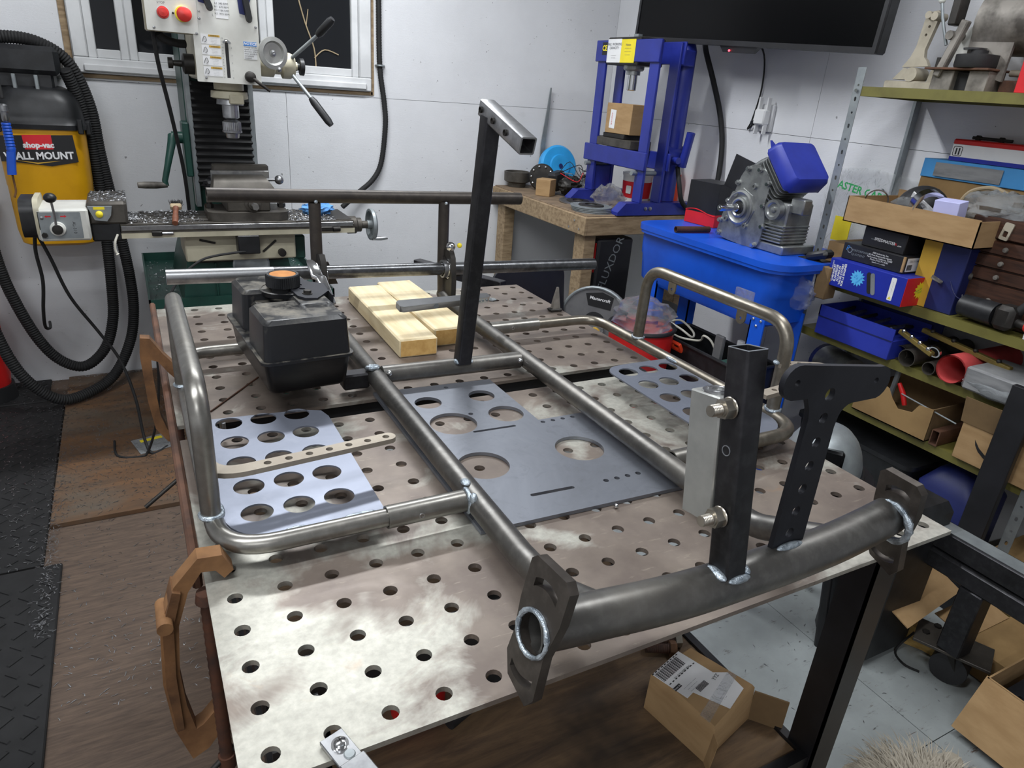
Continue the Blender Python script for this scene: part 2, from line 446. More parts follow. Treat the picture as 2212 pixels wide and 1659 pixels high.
    # laser-cut sheet: blue-grey scale
    def sheet(name, a, b, c, rough=0.38):
        t = NT(name)
        f1 = t.ramp(t.noise(5, (1, 1, 1), 5, 0.65, 0.6), 0.35, 0.68); f2 = t.ramp(t.noise(26, (1, 1, 1), 5, 0.7, 1.2), 0.55, 0.72)
        t.base(t.mix(t.math('MULTIPLY', f2, 0.35), t.mix(f1, rgb(a), rgb(b)), rgb(c)))
        t.set(rough=t.ramp(f1, 0, 1, rough, rough + 0.12), metal=0.65); t.bump(t.noise(90, (1, 1, 1), 3), 0.05, 0.001)
        MATS[name] = t.m
    sheet('sheet_blue', '#868b99', '#777c88', '#9297a3')
    sheet('sheet_floorpan', '#8a8e97', '#72757c', '#5f6066', 0.34)
    sheet('strip_scale', '#a59d90', '#998f83', '#8a8076', 0.55)
    sheet('tee_dark', '#33343a', '#2b2c31', '#40414a', 0.5)
    # welding table top: brown mill scale worn through to bare steel
    t = NT('table_scale')
    big = t.noise(3.1, (1, 1, 1), 4, 0.55, 0.8); mid = t.noise(9, (1, 1, 1), 5, 0.65, 1.0)
    patch = t.ramp(t.math('ADD', t.math('MULTIPLY', big, 0.75), t.math('MULTIPLY', mid, 0.25)), 0.508, 0.568)
    streak = t.ramp(t.noise(34, (1, 5, 1), 4, 0.6, 0.5), 0.62, 0.8)
    fine = t.ramp(t.noise(120, (1, 1, 1), 3), 0.35, 0.75)
    scale_c = t.mix(t.ramp(t.noise(14, (1, 1, 1), 4), 0.35, 0.7), rgb('#6c615a'), rgb('#82776d'))
    bare_c = t.mix(fine, rgb('#a5a39a'), rgb('#bab8ae'))
    col = t.mix(patch, scale_c, bare_c)
    col = t.mix(t.math('MULTIPLY', streak, 0.45), col, rgb('#b3aa98'))
    rustf = t.ramp(t.noise(6.3, (1, 1, 1), 5, 0.7, 1.4), 0.66, 0.76)
    col = t.mix(t.math('MULTIPLY', rustf, 0.5), col, rgb('#9a7350'))
    t.base(col)
    t.set(rough=t.ramp(mid, 0.3, 0.7, 0.36, 0.55), metal=t.ramp(patch, 0, 1, 0.35, 0.6)); t.bump(t.noise(180, (1, 1, 1), 3), 0.06, 0.001)
    MATS['table_scale'] = t.m
    # painted plywood wall
    t = NT('wall_paint')
    f = t.ramp(t.noise(2.2, (1, 1, 1), 4), 0.35, 0.7)
    c = t.mix(f, rgb('#dfe0e3'), rgb('#d3d4d7'))
    specks = t.ramp(t.noise(60, (1, 1, 1), 2, 0.5), 0.745, 0.765)
    scuff = t.ramp(t.noise(5, (1, 1, 2.5), 6, 0.75, 0.6), 0.66, 0.8)
    c = t.mix(t.math('MULTIPLY', scuff, 0.28), c, rgb('#9b9a99'))
    c = t.mix(t.math('MULTIPLY', specks, 0.7), c, rgb('#5c5b5a'))
    t.base(c); t.set(rough=0.62)
    t.bump(t.noise(30, (1, 1, 7), 5, 0.7, 1.2), 0.3, 0.003); MATS['wall_paint'] = t.m
    mat('ceiling_paint', '#dcdcdc', '#d2d2d2', 3, rough=0.8)
    # grey painted floor boards, worn through to brown wood; more worn towards the work side
    t = NT('floor_paint')
    crd = t.coords((1, 1, 1)); sep = t.node('ShaderNodeSeparateXYZ'); t.link(crd, sep.inputs[0])
    wear = t.ramp(sep.outputs[0], 0.2, 1.25, 0.27, -0.07)
    n1 = t.noise(9, (1.0, 5.5, 1), 6, 0.72, 0.4, (0, 0, 1.45)); n2 = t.noise(2.2, (1, 1, 1), 4, 0.6, 0.5)
    m_ = t.ramp(t.math('ADD', t.math('ADD', t.math('MULTIPLY', n1, 0.62), t.math('MULTIPLY', n2, 0.42)), wear), 0.585, 0.61)
    wood = t.mix(t.ramp(t.noise(14, (1, 9, 1), 5, 0.65, 0.6, (0, 0, 1.5)), 0.35, 0.7), rgb('#4f4239'), rgb('#6b594b'))
    paint = t.mix(t.ramp(t.noise(6, (1, 1, 1), 5), 0.35, 0.7), rgb('#9aa0a0'), rgb('#878c8c'))
    dirt = t.ramp(t.noise(18, (1, 4, 1), 5, 0.75, 0.3, (0, 0, 1.5)), 0.6, 0.72)
    paint = t.mix(t.math('MULTIPLY', dirt, 0.7), paint, rgb('#4c4742'))
    t.base(t.mix(m_, paint, wood)); t.set(rough=t.ramp(m_, 0, 1, 0.5, 0.75)); t.bump(m_, -0.35, 0.001); MATS['floor_paint'] = t.m
    # brown plywood sheet
    t = NT('floor_ply')
    n1 = t.noise(2.6, (1.1, 7, 1), 5, 0.65, 0.9); n2 = t.noise(3.2, (1, 1.6, 1), 5, 0.6, 0.5)
    c = t.mix(t.ramp(n1, 0.36, 0.66), rgb('#6d4e33'), rgb('#4f3d2e')); c = t.mix(t.ramp(n2, 0.45, 0.7), c, rgb('#5c5348'))
    t.base(c); t.set(rough=0.75); t.bump(t.noise(14, (1, 9, 1), 4), 0.15, 0.002); MATS['floor_ply'] = t.m
    # lower deck of the table, old board
    t = NT('deck_wood')
    n1 = t.noise(4, (1.2, 8, 1), 6, 0.7, 0.5, (0, 0, 0.0)); n2 = t.noise(3.5, (1, 1, 1), 4, 0.6)
    c = t.mix(t.ramp(n1, 0.36, 0.66), rgb('#4a3b2e'), rgb('#7a6247')); c = t.mix(t.ramp(n2, 0.5, 0.66), c, rgb('#33291f'))
    t.base(c); t.set(rough=0.7); t.bump(n1, 0.2, 0.002); MATS['deck_wood'] = t.m
    # tank plastic with grinding dust
    t = NT('tank_plastic')
    geo = t.node('ShaderNodeNewGeometry'); sp = t.node('ShaderNodeSeparateXYZ'); t.link(geo.outputs['True Normal'], sp.inputs[0])
    dust = t.math('MULTIPLY', t.ramp(t.noise(16, (1, 1, 1), 6, 0.75), 0.45, 0.75), t.ramp(sp.outputs[2], 0.6, 0.98))
    dust = t.math('ADD', t.math('MULTIPLY', dust, 0.75), t.math('MULTIPLY', t.ramp(t.noise(40, (1, 1, 1), 4), 0.66, 0.78), 0.12))
    t.base(t.mix(dust, rgb('#18191c'), rgb('#a29b8c'))); t.set(rough=t.ramp(dust, 0, 0.7, 0.33, 0.85)); t.bump(t.noise(220, (1, 1, 1), 2), 0.12, 0.001); MATS['tank_plastic'] = t.m
    # fur
    t = NT('dog_fur'); t.base(t.mix(t.ramp(t.noise(7, (1, 1, 1), 4), 0.35, 0.7), rgb('#b9b0a0'), rgb('#8f8778'))); t.set(rough=0.85); MATS['dog_fur'] = t.m
build_materials()
# ================================================================= the room
def build_room():
    GAP = 0.0016
    # window wall: plywood panels on a dark backing, window opening in the upper one
    b = MB().box(LEFT_X - .1, WIN_Y + .012, FLOOR, RIGHT_X + .1, WIN_Y + .10, .41); b.box(LEFT_X - .1, WIN_Y + .012, 1.28, RIGHT_X + .1, WIN_Y + .10, CEIL)
    b.box(LEFT_X - .1, WIN_Y + .012, .41, -.12, WIN_Y + .10, 1.28); b.box(.93, WIN_Y + .012, .41, RIGHT_X + .1, WIN_Y + .10, 1.28)
    wall = struct('wall_window', b, 'print_grey')
    SZ = .4195
    for x0, x1 in ((LEFT_X, -1.2), (-1.2, .605), (.605, RIGHT_X)):
        part('panel', MB().box(x0 + GAP / 2, WIN_Y, FLOOR, x1 - GAP / 2, WIN_Y + .012, SZ - GAP / 2), 'wall_paint', wall)
    m = basis((0, WIN_Y, 0), (1, 0, 0), (0, 0, 1))   # plate top faces -y
    part('panel', MB().plate([(LEFT_X, SZ + GAP / 2), (RIGHT_X, SZ + GAP / 2), (RIGHT_X, CEIL), (LEFT_X, CEIL)], [[(-.12, .47), (.93, .47), (.93, 1.25), (-.12, 1.25)]], .012, m), 'wall_paint', wall)
    # right wall
    wr = struct('wall_right', MB().box(RIGHT_X + .012, BACK_Y, FLOOR, RIGHT_X + .1, WIN_Y + .1, CEIL), 'print_grey')
    SR = .4135
    for y0, y1 in ((-.9, 1.54), (1.54, WIN_Y), (BACK_Y, -.9)):
        part('panel', MB().box(RIGHT_X, y0 + GAP / 2, FLOOR, RIGHT_X + .012, y1 - GAP / 2, SR - GAP / 2), 'wall_paint', wr)
        part('panel', MB().box(RIGHT_X, y0 + GAP / 2, SR + GAP / 2, RIGHT_X + .012, y1 - GAP / 2, CEIL), 'wall_paint', wr)
    struct('wall_left', MB().box(LEFT_X - .1, BACK_Y, FLOOR, LEFT_X, WIN_Y, CEIL), 'wall_paint')
    struct('wall_back', MB().box(LEFT_X - .1, BACK_Y - .1, FLOOR, RIGHT_X + .1, BACK_Y, CEIL), 'wall_paint')
    struct('ceiling', MB().box(LEFT_X - .1, BACK_Y - .1, CEIL, RIGHT_X + .1, WIN_Y + .1, CEIL + .1), 'ceiling_paint')
    # floor: plywood sheets with open joints
    fl = struct('floor', MB().box(LEFT_X - .1, BACK_Y - .1, FLOOR - .12, RIGHT_X + .1, WIN_Y + .1, FLOOR - .018), 'dark_iron')
    for x0, x1, y0, y1 in ((LEFT_X, .21, BACK_Y, .5), (LEFT_X, .21, .5, WIN_Y), (.21, 1.43, BACK_Y, .087), (.21, 1.43, .087, WIN_Y), (1.43, RIGHT_X, BACK_Y, .087), (1.43, RIGHT_X, .087, WIN_Y)):
        part('plank', MB().box(x0 + .001, y0 + .001, FLOOR - .018, x1 - .001, y1 - .001, FLOOR), 'floor_paint', fl)
    # window
    wn = thing('window_1', None, None, (.41, WIN_Y, .45), kind='structure')
    fr = MB()
    for o in ((-.17, .445, .98, .50), (-.17, 1.22, .98, 1.29), (-.17, .50, -.12, 1.22), (.925, .50, .98, 1.22)):
        fr.box(o[0], WIN_Y - .022, o[1], o[2], WIN_Y + .06, o[3], .004)
    fr.box(-.14, WIN_Y - .034, .452, .955, WIN_Y - .02, .478, .004)      # stepped bead along the sill
    part('window_frame', fr, 'white_trim', wn)
    for x0, x1 in ((-.12, .02), (.02, .54), (.54, .925)):
        sf = MB()
        for q in ((x0, .50, x0 + .03, 1.22), (x1 - .03, .50, x1, 1.22), (x0 + .03, .50, x1 - .03, .532), (x0 + .03, 1.185, x1 - .03, 1.22)):
            sf.box(q[0], WIN_Y - .010, q[1], q[2], WIN_Y + .03, q[3], .003)
        s = part('sash', sf, 'white_trim', wn)
        part('pane', MB().box(x0 + .03, WIN_Y + .010, .532, x1 - .03, WIN_Y + .014, 1.185), 'night_glass', s)
    part('trim_edge', MB().box(-.195, WIN_Y - .004, .43, -.172, WIN_Y + .001, 1.3).box(-.17, WIN_Y - .004, .428, .99, WIN_Y + .001, .443).box(.982, WIN_Y - .004, .43, .996, WIN_Y + .001, 1.3), 'bench_edge', wn, 'raw wood line along the window casing')
    # bare twig outside the glass is seen against the dark
    tw = MB().tube(smooth([(.74, WIN_Y + .006, .50), (.735, WIN_Y + .006, .60), (.70, WIN_Y + .006, .70), (.665, WIN_Y + .006, .83)], 4), .003, 6)
    tw.tube(smooth([(.735, WIN_Y + .006, .565), (.78, WIN_Y + .006, .60), (.84, WIN_Y + .006, .585)], 4), .0025, 6).tube([(.705, WIN_Y + .006, .69), (.715, WIN_Y + .006, .75)], .002, 6)
    solo('twig', tw, 'tan_plastic', 'thin bare twig behind the right window pane', 'branch')
def ceiling_lamp(i, x, y, L, watts):
    o = thing('ceiling_lamp', 'white strip lamp on the ceiling, %s' % ('over the left edge of the welding table', 'over the far end of the welding table', 'over the floor right of the welding table', 'behind the camera')[i], 'lamp', (x, y, CEIL))
    part('housing', MB().box(x - L / 2, y - .06, CEIL - .05, x + L / 2, y + .06, CEIL, .006), 'white_trim', o)
    part('diffuser', MB().tube([(x - L / 2 + .02, y, CEIL - .055), (x + L / 2 - .02, y, CEIL - .055)], .03, 12), 'lamp_glow', o)
    d = bpy.data.lights.new('strip_light', 'AREA'); d.shape = 'RECTANGLE'; d.size = L; d.size_y = .12; d.energy = watts; d.color = (0.94, 0.97, 1.0)
    l = bpy.data.objects.new('strip_light', d); COL.objects.link(l); l.parent = o; l.location = (0, 0, -.095)
build_room()
for i, a in enumerate(LAMPS): ceiling_lamp(i, *a)
# ================================================================= welding table
PITCH = .0508
def perforated(x0, y0, nx, ny, t, r=.008, n=16):
    mb = MB(); h = PITCH / 2
    sq = []
    for k in range(n):
        a = 2 * PI * k / n; c, s = math.cos(a), math.sin(a); q = h / max(abs(c), abs(s)); sq.append((c * q, s * q))
    ci = [(r * math.cos(2 * PI * k / n), r * math.sin(2 * PI * k / n)) for k in range(n)]
    for i in range(nx):
        for j in range(ny):
            cx, cy = x0 + i * PITCH, y0 + j * PITCH
            vs = [(cx + p[0], cy + p[1], 0) for p in sq] + [(cx + p[0], cy + p[1], 0) for p in ci] + [(cx + p[0], cy + p[1], -t) for p in ci] + [(cx + p[0], cy + p[1], -t) for p in sq]
            fs = []
            for k in range(n):
                q = (k + 1) % n
                fs += [(k, q, n + q, n + k), (n + k, n + q, 2 * n + q, 2 * n + k), (2 * n + k, 2 * n + q, 3 * n + q, 3 * n + k)]
            mb.add(vs, fs)
    X0, X1, Y0, Y1 = x0 - h, x0 + (nx - .5) * PITCH, y0 - h, y0 + (ny - .5) * PITCH
    vs = [(x, y, z) for z in (0, -t) for x, y in ((X0, Y0), (X1, Y0), (X1, Y1), (X0, Y1))]
    mb.add(vs, [(0, 4, 5, 1), (1, 5, 6, 2), (2, 6, 7, 3), (3, 7, 4, 0)])
    return mb
def build_table():
    tb = thing('welding_table', 'steel welding table with rows of round holes, brown mill scale worn bare in patches', 'table', (.43, .6, FLOOR))
    part('top_plate', perforated(0, 0, 18, 12, .006), 'table_scale', tb, 'near perforated steel top plate')
    part('top_plate', perforated(0, .6591, 18, 12, .006), 'table_scale', tb, 'far perforated steel top plate')
    fr = MB()
    for y in (.075, 1.19): fr.box(.03, y, -.04, .83, y + .03, -.0065, .003)
    for x in (0.004, .826): fr.box(x, .07, -.04, x + .03, 1.22, -.0065, .003)
    for y in (.545, .640): fr.box(.04, y, -.05, .82, y + .03, -.0065, .003)
    part('frame', fr, 'black_paint', tb)
    for sx, x in ((1, .800), (-1, .05)):
        for y, sy in ((0.005, 1), (1.19, -1)):
            lg = MB().box(x, y, FLOOR, x + sx * .048, y + sy * .004, -.0062).box(x, y, FLOOR, x + sx * .004, y + sy * .048, -.0062)
            part('leg', lg, 'black_paint', tb)
    ZD = -.44
    part('deck_rail', MB().box(.03, .012, ZD - .03, .80, .03, ZD + .006).box(.795, .03, ZD - .03, .81, 1.18, ZD + .006).box(.03, 1.165, ZD - .03, .80, 1.18, ZD + .006).box(.03, .03, ZD - .03, .045, 1.165, ZD + .006), 'black_paint', tb)
    part('deck', MB().box(.045, .03, ZD - .014, .795, 1.165, ZD, .001), 'deck_wood', tb, 'worn brown board under the table')
    # bolts in the slot between the plates
    part('bolt', MB().cyl((.70, .618, -.03), (.70, .60, -.03), .006).hexnut((.70, .612, -.03), (0, 1, 0), .010, .007), 'zinc_bolt', tb)
    # rusty bar clamped along the left edge
    solo('steel_bar', MB().box(-.0375, .285, -.042, -.0262, 1.278, .006, .003), 'rust_bar', 'rusty brown steel bar clamped along the left table edge', 'bar')
    # bright strap with a cross-head screw over the front edge
    st = thing('strap_bracket', 'bright plated strap with a cross-head screw lying on the near left table corner', 'bracket', (.04, -.03, 0))
    u = Vector((.30, -1, 0)).normalized()
    m = basis((.0480, -.0075, .0055), (-u.y, u.x, 0), (-u.x, -u.y, 0))
    part('strap', MB().box(-.0105, -.030, -.004, .0105, .002, 0, .0006, m).box(-.0115, -.085, -.002, .0115, -.030, .003, .001, m), 'steel_bright', st)
    sc = MB().lathe([(0, .0045), (.003, .0043), (.0048, .003), (.0052, .0), (.0072, 0), (.0072, -.001)][::-1], 20, m @ T(.001, -.011, .001))
    scr = part('screw', sc, 'chrome', st)
    part('cross_slot', MB().box(-.0025, -.0006, .0052, .0025, .0006, .0058, 0, m @ T(.001, -.011, .0)).box(-.0006, -.0025, .0052, .0006, .0025, .0058, 0, m @ T(.001, -.011, .0)), 'dark_iron', scr)
    part('rivet', MB().lathe([(0, .0014), (.004, .0012), (.005, 0)][::-1], 16, m @ T(.002, -.024, 0)), 'galv', st)
build_table()

# ---- C-clamps on the left edge
def c_clamp(y, k, label, tilt, flip=False):
    o = thing('c_clamp', label, 'clamp', (-.03, y, -.1), 'rusty clamps on the left table edge')
    # the frame as a thick curved web in the x-z plane
    if not flip:
        outer = [(.004, .012), (-.006, .034), (-.030, .036), (-.056, .006), (-.074, -.040), (-.080, -.12), (-.076, -.19), (-.062, -.245), (-.044, -.236), (-.020, -.205), (-.018, -.188)]
        inner = [(-.030, -.178), (-.046, -.196), (-.054, -.20), (-.060, -.16), (-.062, -.11), (-.056, -.045), (-.043, -.004), (-.028, .018), (-.014, .016), (-.006, .004)]
    else:
        outer = [(.004, .012), (-.010, .034), (-.030, .062), (-.046, .090), (-.060, .092), (-.064, .06), (-.062, -.02), (-.056, -.075), (-.040, -.102), (-.020, -.110), (-.014, -.098)]
        inner = [(-.024, -.088), (-.038, -.080), (-.046, -.05), (-.049, .02), (-.048, .052), (-.038, .048), (-.026, .028), (-.014, .012), (-.006, .004)]
    pts = outer + inner
    m = basis((0, y + .010, .0), (1, 0, 0), (0, 0, 1)) 
    body = MB().plate(pts, [], .020, m @ T(0, 0, .010))
    part('frame', body, 'rust_light' if not flip else 'rust', o)
    if not flip:
        part('rib', MB().plate([(-.058, .004), (-.072, -.04), (-.077, -.12), (-.073, -.19), (-.066, -.19), (-.066, -.11), (-.061, -.04), (-.050, .0)], [], .030, m @ T(0, 0, .015)), 'rust', o)
        part('boss', MB().cyl((-.069, y - .016, -.032), (-.069, y + .028, -.032), .008, n=14), 'rust_light', o)
    xs, zb, zt = (-.026, -.255, -.012) if not flip else (-.020, -.17, -.045)
    th = MB(); n = 22
    prof = []
    for i in range(n * 2 + 1): prof.append((.0070 if i % 2 else .0078, zb + (zt - zb) * i / (n * 2)))
    th.lathe([(0, zb)] + prof + [(0, zt)], 14, T(xs, y, 0)); th.cyl((xs, y, zb - .02), (xs, y, zb), .010, n=14)
    part('screw', th, 'bolt_rust', o)
    part('handle', MB().cyl((xs - .07, y - .02, zb - .045), (xs + .03, y + .008, zb + .018), .0036, n=10), 'dark_iron', o)
    part('swivel_pad', MB().lathe([(0, -.012), (.012, -.012), (.010, 0), (0, 0)], 14, T(xs, y, zt + .004 if not flip else zt + .002)), 'bolt_rust', o)
c_clamp(.236, 1, 'rusty C-clamp with a ribbed bow on the near left table edge', 0)
c_clamp(.790, 1, 'rusty brown C-clamp halfway along the left table edge behind the footrest', 0, True)
# ================================================================= kart frame on the table
ZR = .0285; RX0, RX1 = .295, .593
def ring_weld(mb, c, ax, R, r=.003, a0=0, a1=360, n=18):
    """bead of weld around an axis"""
    m = basis(c, Vector(ax).orthogonal(), Vector(ax).cross(Vector(ax).orthogonal()))
    full = (a1 - a0) >= 360
    pts = []; rs = []
    rnd = random.Random(int(R * 1e5) + n)
    for i in range(n if full else n + 1):
        a = (a0 + (a1 - a0) * i / n) * D2R; pts.append(m @ Vector((R * math.cos(a), R * math.sin(a), 0))); rs.append(r * rnd.uniform(.75, 1.25))
    return mb.tube(pts, rs, 8, closed=full)
def build_kart():
    k = thing('kart_frame', 'bare steel kart frame of welded round tubes lying on the welding table', 'kart frame', (.445, .55, 0))
    # main rails, rising to the front tube
    for x, xe in ((RX0, .297), (RX1, .600)):
        path = fil([(x + .004, 1.085, ZR + .012), (x + .003, 1.02, ZR), (x, .12, ZR), (x + .001, .055, ZR + .004), (xe, -.036, .073)], [0, .05, .02, .08, 0], 6)
        part('rail', MB().tube(path, .0159, 24), 'tube_raw', k)
    # cross tube with weld balls, and the stub of square tube under the tank
    ct = part('cross_tube', MB().cyl((RX0 + .014, .664, ZR + .002), (RX1 - .014, .655, ZR + .002), .0159, n=24), 'tube_raw', k)
    for c in ((RX0 + .022, .648, ZR + .010), (RX1 - .020, .640, ZR + .006)): part('weld', MB().sphere(c, .0052), 'chrome', ct)
    part('weld', ring_weld(MB(), (RX0 - .002, .668, ZR + .0155), (0, .2, 1), .009, .004), 'weld', ct)
    st = MB().obox((.262, .672, ZR - .004), (1, 0, 0), (0, 1, 0), None, .046, .028, .028, .003)
    part('square_stub', st, 'square_dark', k)
    # front socket welds on the rails
    part('weld', ring_weld(MB(), (RX0 - .013, .243, ZR + .002), (1, 0, 0), .0150, .003, 20, 190, 14), 'weld', k)
    part('weld', MB().sphere((0, 0, 0), .006, 12, 8, T(*(RX0 - .006, .262, ZR + .016)), (1.1, 1.4, .6)), 'weld', k)
    part('weld', MB().sphere((0, 0, 0), .006, 12, 8, T(*(RX0 - .010, .228, ZR + .012)), (.9, 1, 1.4)), 'weld', k)
    for x0, x1, y, rr in ((.178, RX0 - .012, .2435, .0140), (.150, RX0 - .012, .862, .0140), (RX1 + .012, .722, .836, .0140), (RX1 + .012, .70, .231, .0140)):
        s = part('socket', MB().tube([(x0, y, ZR + .002), (x1, y, ZR + .002)], rr, 22, True, .0022), 'tube_bright', k, 'short plain sleeve tube')
        xm = x0 * .62 + x1 * .38 if x0 < RX0 else x0 * .58 + x1 * .42
        part('pin_hole', MB().cyl((xm, y - rr - .0006, ZR + .003), (xm, y - rr + .004, ZR + .003), .0036, n=14, wall=.0012), 'steel_bright', s)
    # front tube, bowed, 44 mm
    F = [(.222, -.030, .0765), (.25, -.034, .076), (.29, -.038, .0755), (.339, -.0435, .075), (.392, -.0475, .075), (.454, -.0485, .075), (.52, -.0485, .075), (.594, -.046, .0755), (.66, -.040, .076), (.706, -.0345, .0765)]
    ft = part('front_tube', MB().tube(smooth(F, 4), .0222, 32, True, .003), 'tube_raw', k, 'thick bowed front tube')
    # slotted end plates leaning outwards at the bottom
    def endplate(o, u, v, label, mir):
        # u: towards the front (-y), v: up
        m = basis(o, u, v)
        w2, h2 = .0275, .0655
        out = [(-w2, h2 - .006), (-w2 + .006, h2), (w2 - .008, h2), (w2, h2 - .008), (w2, .026), (w2 - .007, -.012), (w2 - .004, -h2 + .012), (w2 - .012, -h2), (-w2 + .012, -h2 + .010), (-w2 + .002, -h2 + .030), (-w2 + .004, -.012), (-w2, .02)]
        out = out[::-1]
        def arc_slot(cy, sg):
            pts = []
            for i in range(9):
                x = -.016 + .032 * i / 8; pts.append((x, cy + sg * (.0055 * (x / .016) ** 2 - .0035) + .0042))
            for i in range(9):
                x = .016 - .032 * i / 8; pts.append((x, cy + sg * (.0055 * (x / .016) ** 2 - .0035) - .0042))
            return pts
        holes = [arc_slot(.0445, -1), arc_slot(-.0445, 1), circle(0, 0, .0195, 28)]
        p = part('slotted_plate', MB().plate(out, holes, .0105, m, ), 'end_plate', ft, label)
        return m, p
    ul = Vector((.10, -1, 0)); vl = Vector((.027, .004, .125))
    m, p = endplate((.2185, -.0355, .0770), ul, vl, 'near end plate with two curved slots and the open tube end', 1)
    part('weld', ring_weld(MB(), tuple(m @ Vector((0, 0, .001))), m.to_3x3() @ Vector((0, 0, 1)), .0205, .0024, 0, 360, 40), 'weld', ft)
    ur = Vector((-.06, -1, 0)); vr = Vector((-.013, .006, .125))
    m, p = endplate((.7045, -.0405, .0680), ur, vr, 'far end plate with two curved slots welded to the tube', -1)
    part('weld', ring_weld(MB(), tuple(m @ Vector((0.002, .006, .002))), m.to_3x3() @ Vector((0, 0, 1)), .0235, .0042, 0, 360, 30), 'weld', ft)
    # upright of square tube with bearing block
    def square_tube(p0, p1, w, wall, xdir):
        d = (Vector(p1) - Vector(p0)); L = d.length; m = basis(p0, xdir, d.cross(Vector(xdir))) if False else None
        d.normalize(); x = Vector(xdir); x = (x - d * x.dot(d)).normalized(); y = d.cross(x)
        M_ = Matrix(((x.x, y.x, d.x, p0[0]), (x.y, y.y, d.y, p0[1]), (x.z, y.z, d.z, p0[2]), (0, 0, 0, 1)))
        h = w / 2; o = rrect(-h, -h, h, h, w * .12, 3); i = rrect(-h + wall, -h + wall, h - wall, h - wall, w * .06, 3)
        return MB().plate(o, [i], L, M_ @ T(0, 0, L)), M_, L
    up, um, L = square_tube((.4285, -.0500, .090), (.4325, -.0135, .312), .0265, .0022, (1, 0, 0))
    u = part('upright', up, 'square_dark', k, 'black square upright tube with an open top')
    part('tube_rim', MB().plate(rrect(-.0132, -.0132, .0132, .0132, .003, 3), [rrect(-.0110, -.0110, .0110, .0110, .0016, 3)], .0006, um @ T(0, 0, L + .0004)), 'cut_edge', u)
    part('bolt_hole', MB().cyl(tuple(um @ Vector((-.0138, .002, .128))), tuple(um @ Vector((-.009, .002, .128))), .0052, n=18, wall=.0008), 'cut_edge', u)
    for c, sc in (((.4125, -.052, .0945), (.9, 2.0, .7)), ((.4445, -.052, .0935), (.9, 2.0, .7)), ((.432, -.0645, .0905), (2.2, .7, .6))):
        part('weld', MB().sphere((0, 0, 0), .0065, 12, 8, T(*c), sc), 'weld', u)
    blk = MB(um).box(-.0142, .0140, .047, .0195, .0545, .176, .0015)
    b = part('bearing_block', blk, 'alu', k, 'plain aluminium block bolted behind the upright')
    bb = MB().lathe([(.0152, .0), (.0152, .0016), (.0125, .0018), (.0118, .0006), (.0098, .0006), (.0092, .0020), (.0062, .0022), (.0062, -.004)], 30, um @ T(.0025, .034, .1762))
    part('bearing', bb, 'steel_bright', b)
    part('flange', MB(um).plate([(q[1], q[0]) for q in rrect(.045, .0145, .178, .050, .014, 5)][::-1], [], .005, Matrix(((0, 0, 1, .0245), (1, 0, 0, 0), (0, 1, 0, 0), (0, 0, 0, 1)))), 'galv', b)
    for zz in (.062, .182 - .012):
        bo = MB(); c0 = um @ Vector((-.0135, .001, zz)); ax = (um.to_3x3() @ Vector((-1, 0, 0)))
        bo.cyl(tuple(c0 + ax * .008), tuple(c0 + ax * .0255), .0052, n=16)
        for q in range(7): bo.lathe([(.0051, 0), (.0058, .0008), (.0051, .0016)], 16, basis(c0 + ax * (.012 + q * .0018), ax.orthogonal(), ax.cross(ax.orthogonal())))
        bo.hexnut(tuple(c0 + ax * .0068), ax, .0098, .0105); bo.lathe([(.0098, 0), (.0105, .001), (.0098, .002)], 20, basis(c0 + ax * .0005, ax.orthogonal(), ax.cross(ax.orthogonal())), True)
        bo.lathe([(.0072, 0), (.0072, .0022)], 18, basis(c0 + ax * .0120, ax.orthogonal(), ax.cross(ax.orthogonal())), True)
        part('bolt', bo, 'zinc_bolt', u, 'bright bolt with hex nut')
    # tee bracket
    TEE = []
    m = basis((.515, -.0470, .0955), (1, 0, -.012), (0, .0, 1))
    out = [(-.0225, 0), (.0235, 0), (.0205, .135)]
    def arcp(cx, cy, r, a0, a1, n=8): return [(cx + r * math.cos((a0 + (a1 - a0) * i / n) * D2R), cy + r * math.sin((a0 + (a1 - a0) * i / n) * D2R)) for i in range(n + 1)]
    out += arcp(.0385, .1415, .017, 180, 95, 5) + arcp(.070, .1760, .0175, -80, 100, 9) + arcp(-.050, .1900, .0175, 80, 260, 9) + [(-.030, .1715), (-.024, .160), (-.0215, .150)]
    holes = [circle(.0005, .172, .0068, 20), circle(.0655, .1785, .0034, 14), circle(-.0500, .1900, .0034, 14)]
    for i in range(6): holes.append(circle(.0005 - .0004 * (5 - i), .016 + .0262 * i, .0058, 20))
    tp = part('tee_bracket', MB().plate(out, holes, .0058, m), 'tee_dark', k, 'dark flat tee bracket with a row of round holes')
    part('weld', MB().sphere((0, 0, 0), .006, 14, 8, T(*(m @ Vector((0, .001, .003)))), (3.2, .8, .7)), 'weld', tp)
    # rear posts, upper rail, bearing hangers, axle
    for x in (.2975, .5935):
        part('post', MB().tube([(x, 1.085, .258), (x, 1.083, .12), (x + .001, 1.078, .035)], .0127, 20), 'tube_dark', k)
        part('gusset', MB().plate([(-.012, .03), (.014, .03), (.034, -.02), (-.014, -.02)], [], .006, basis((x + .006, 1.064, .105), (1, 0, 0), (0, 0, 1))), 'tube_dark', k)
    part('upper_rail', MB().tube([(.0875, 1.080, .2755), (.797, 1.094, .2625)], .0143, 24, True, .002), 'tube_dark', k, 'long horizontal tube across the rear posts')
    for c in ((.2975, 1.071, .262), (.5935, 1.073, .256)): part('weld', MB().sphere(c, .004), 'weld', k)
    m0 = basis((0, 0, 0), (0, 1, 0), (0, 0, 1))
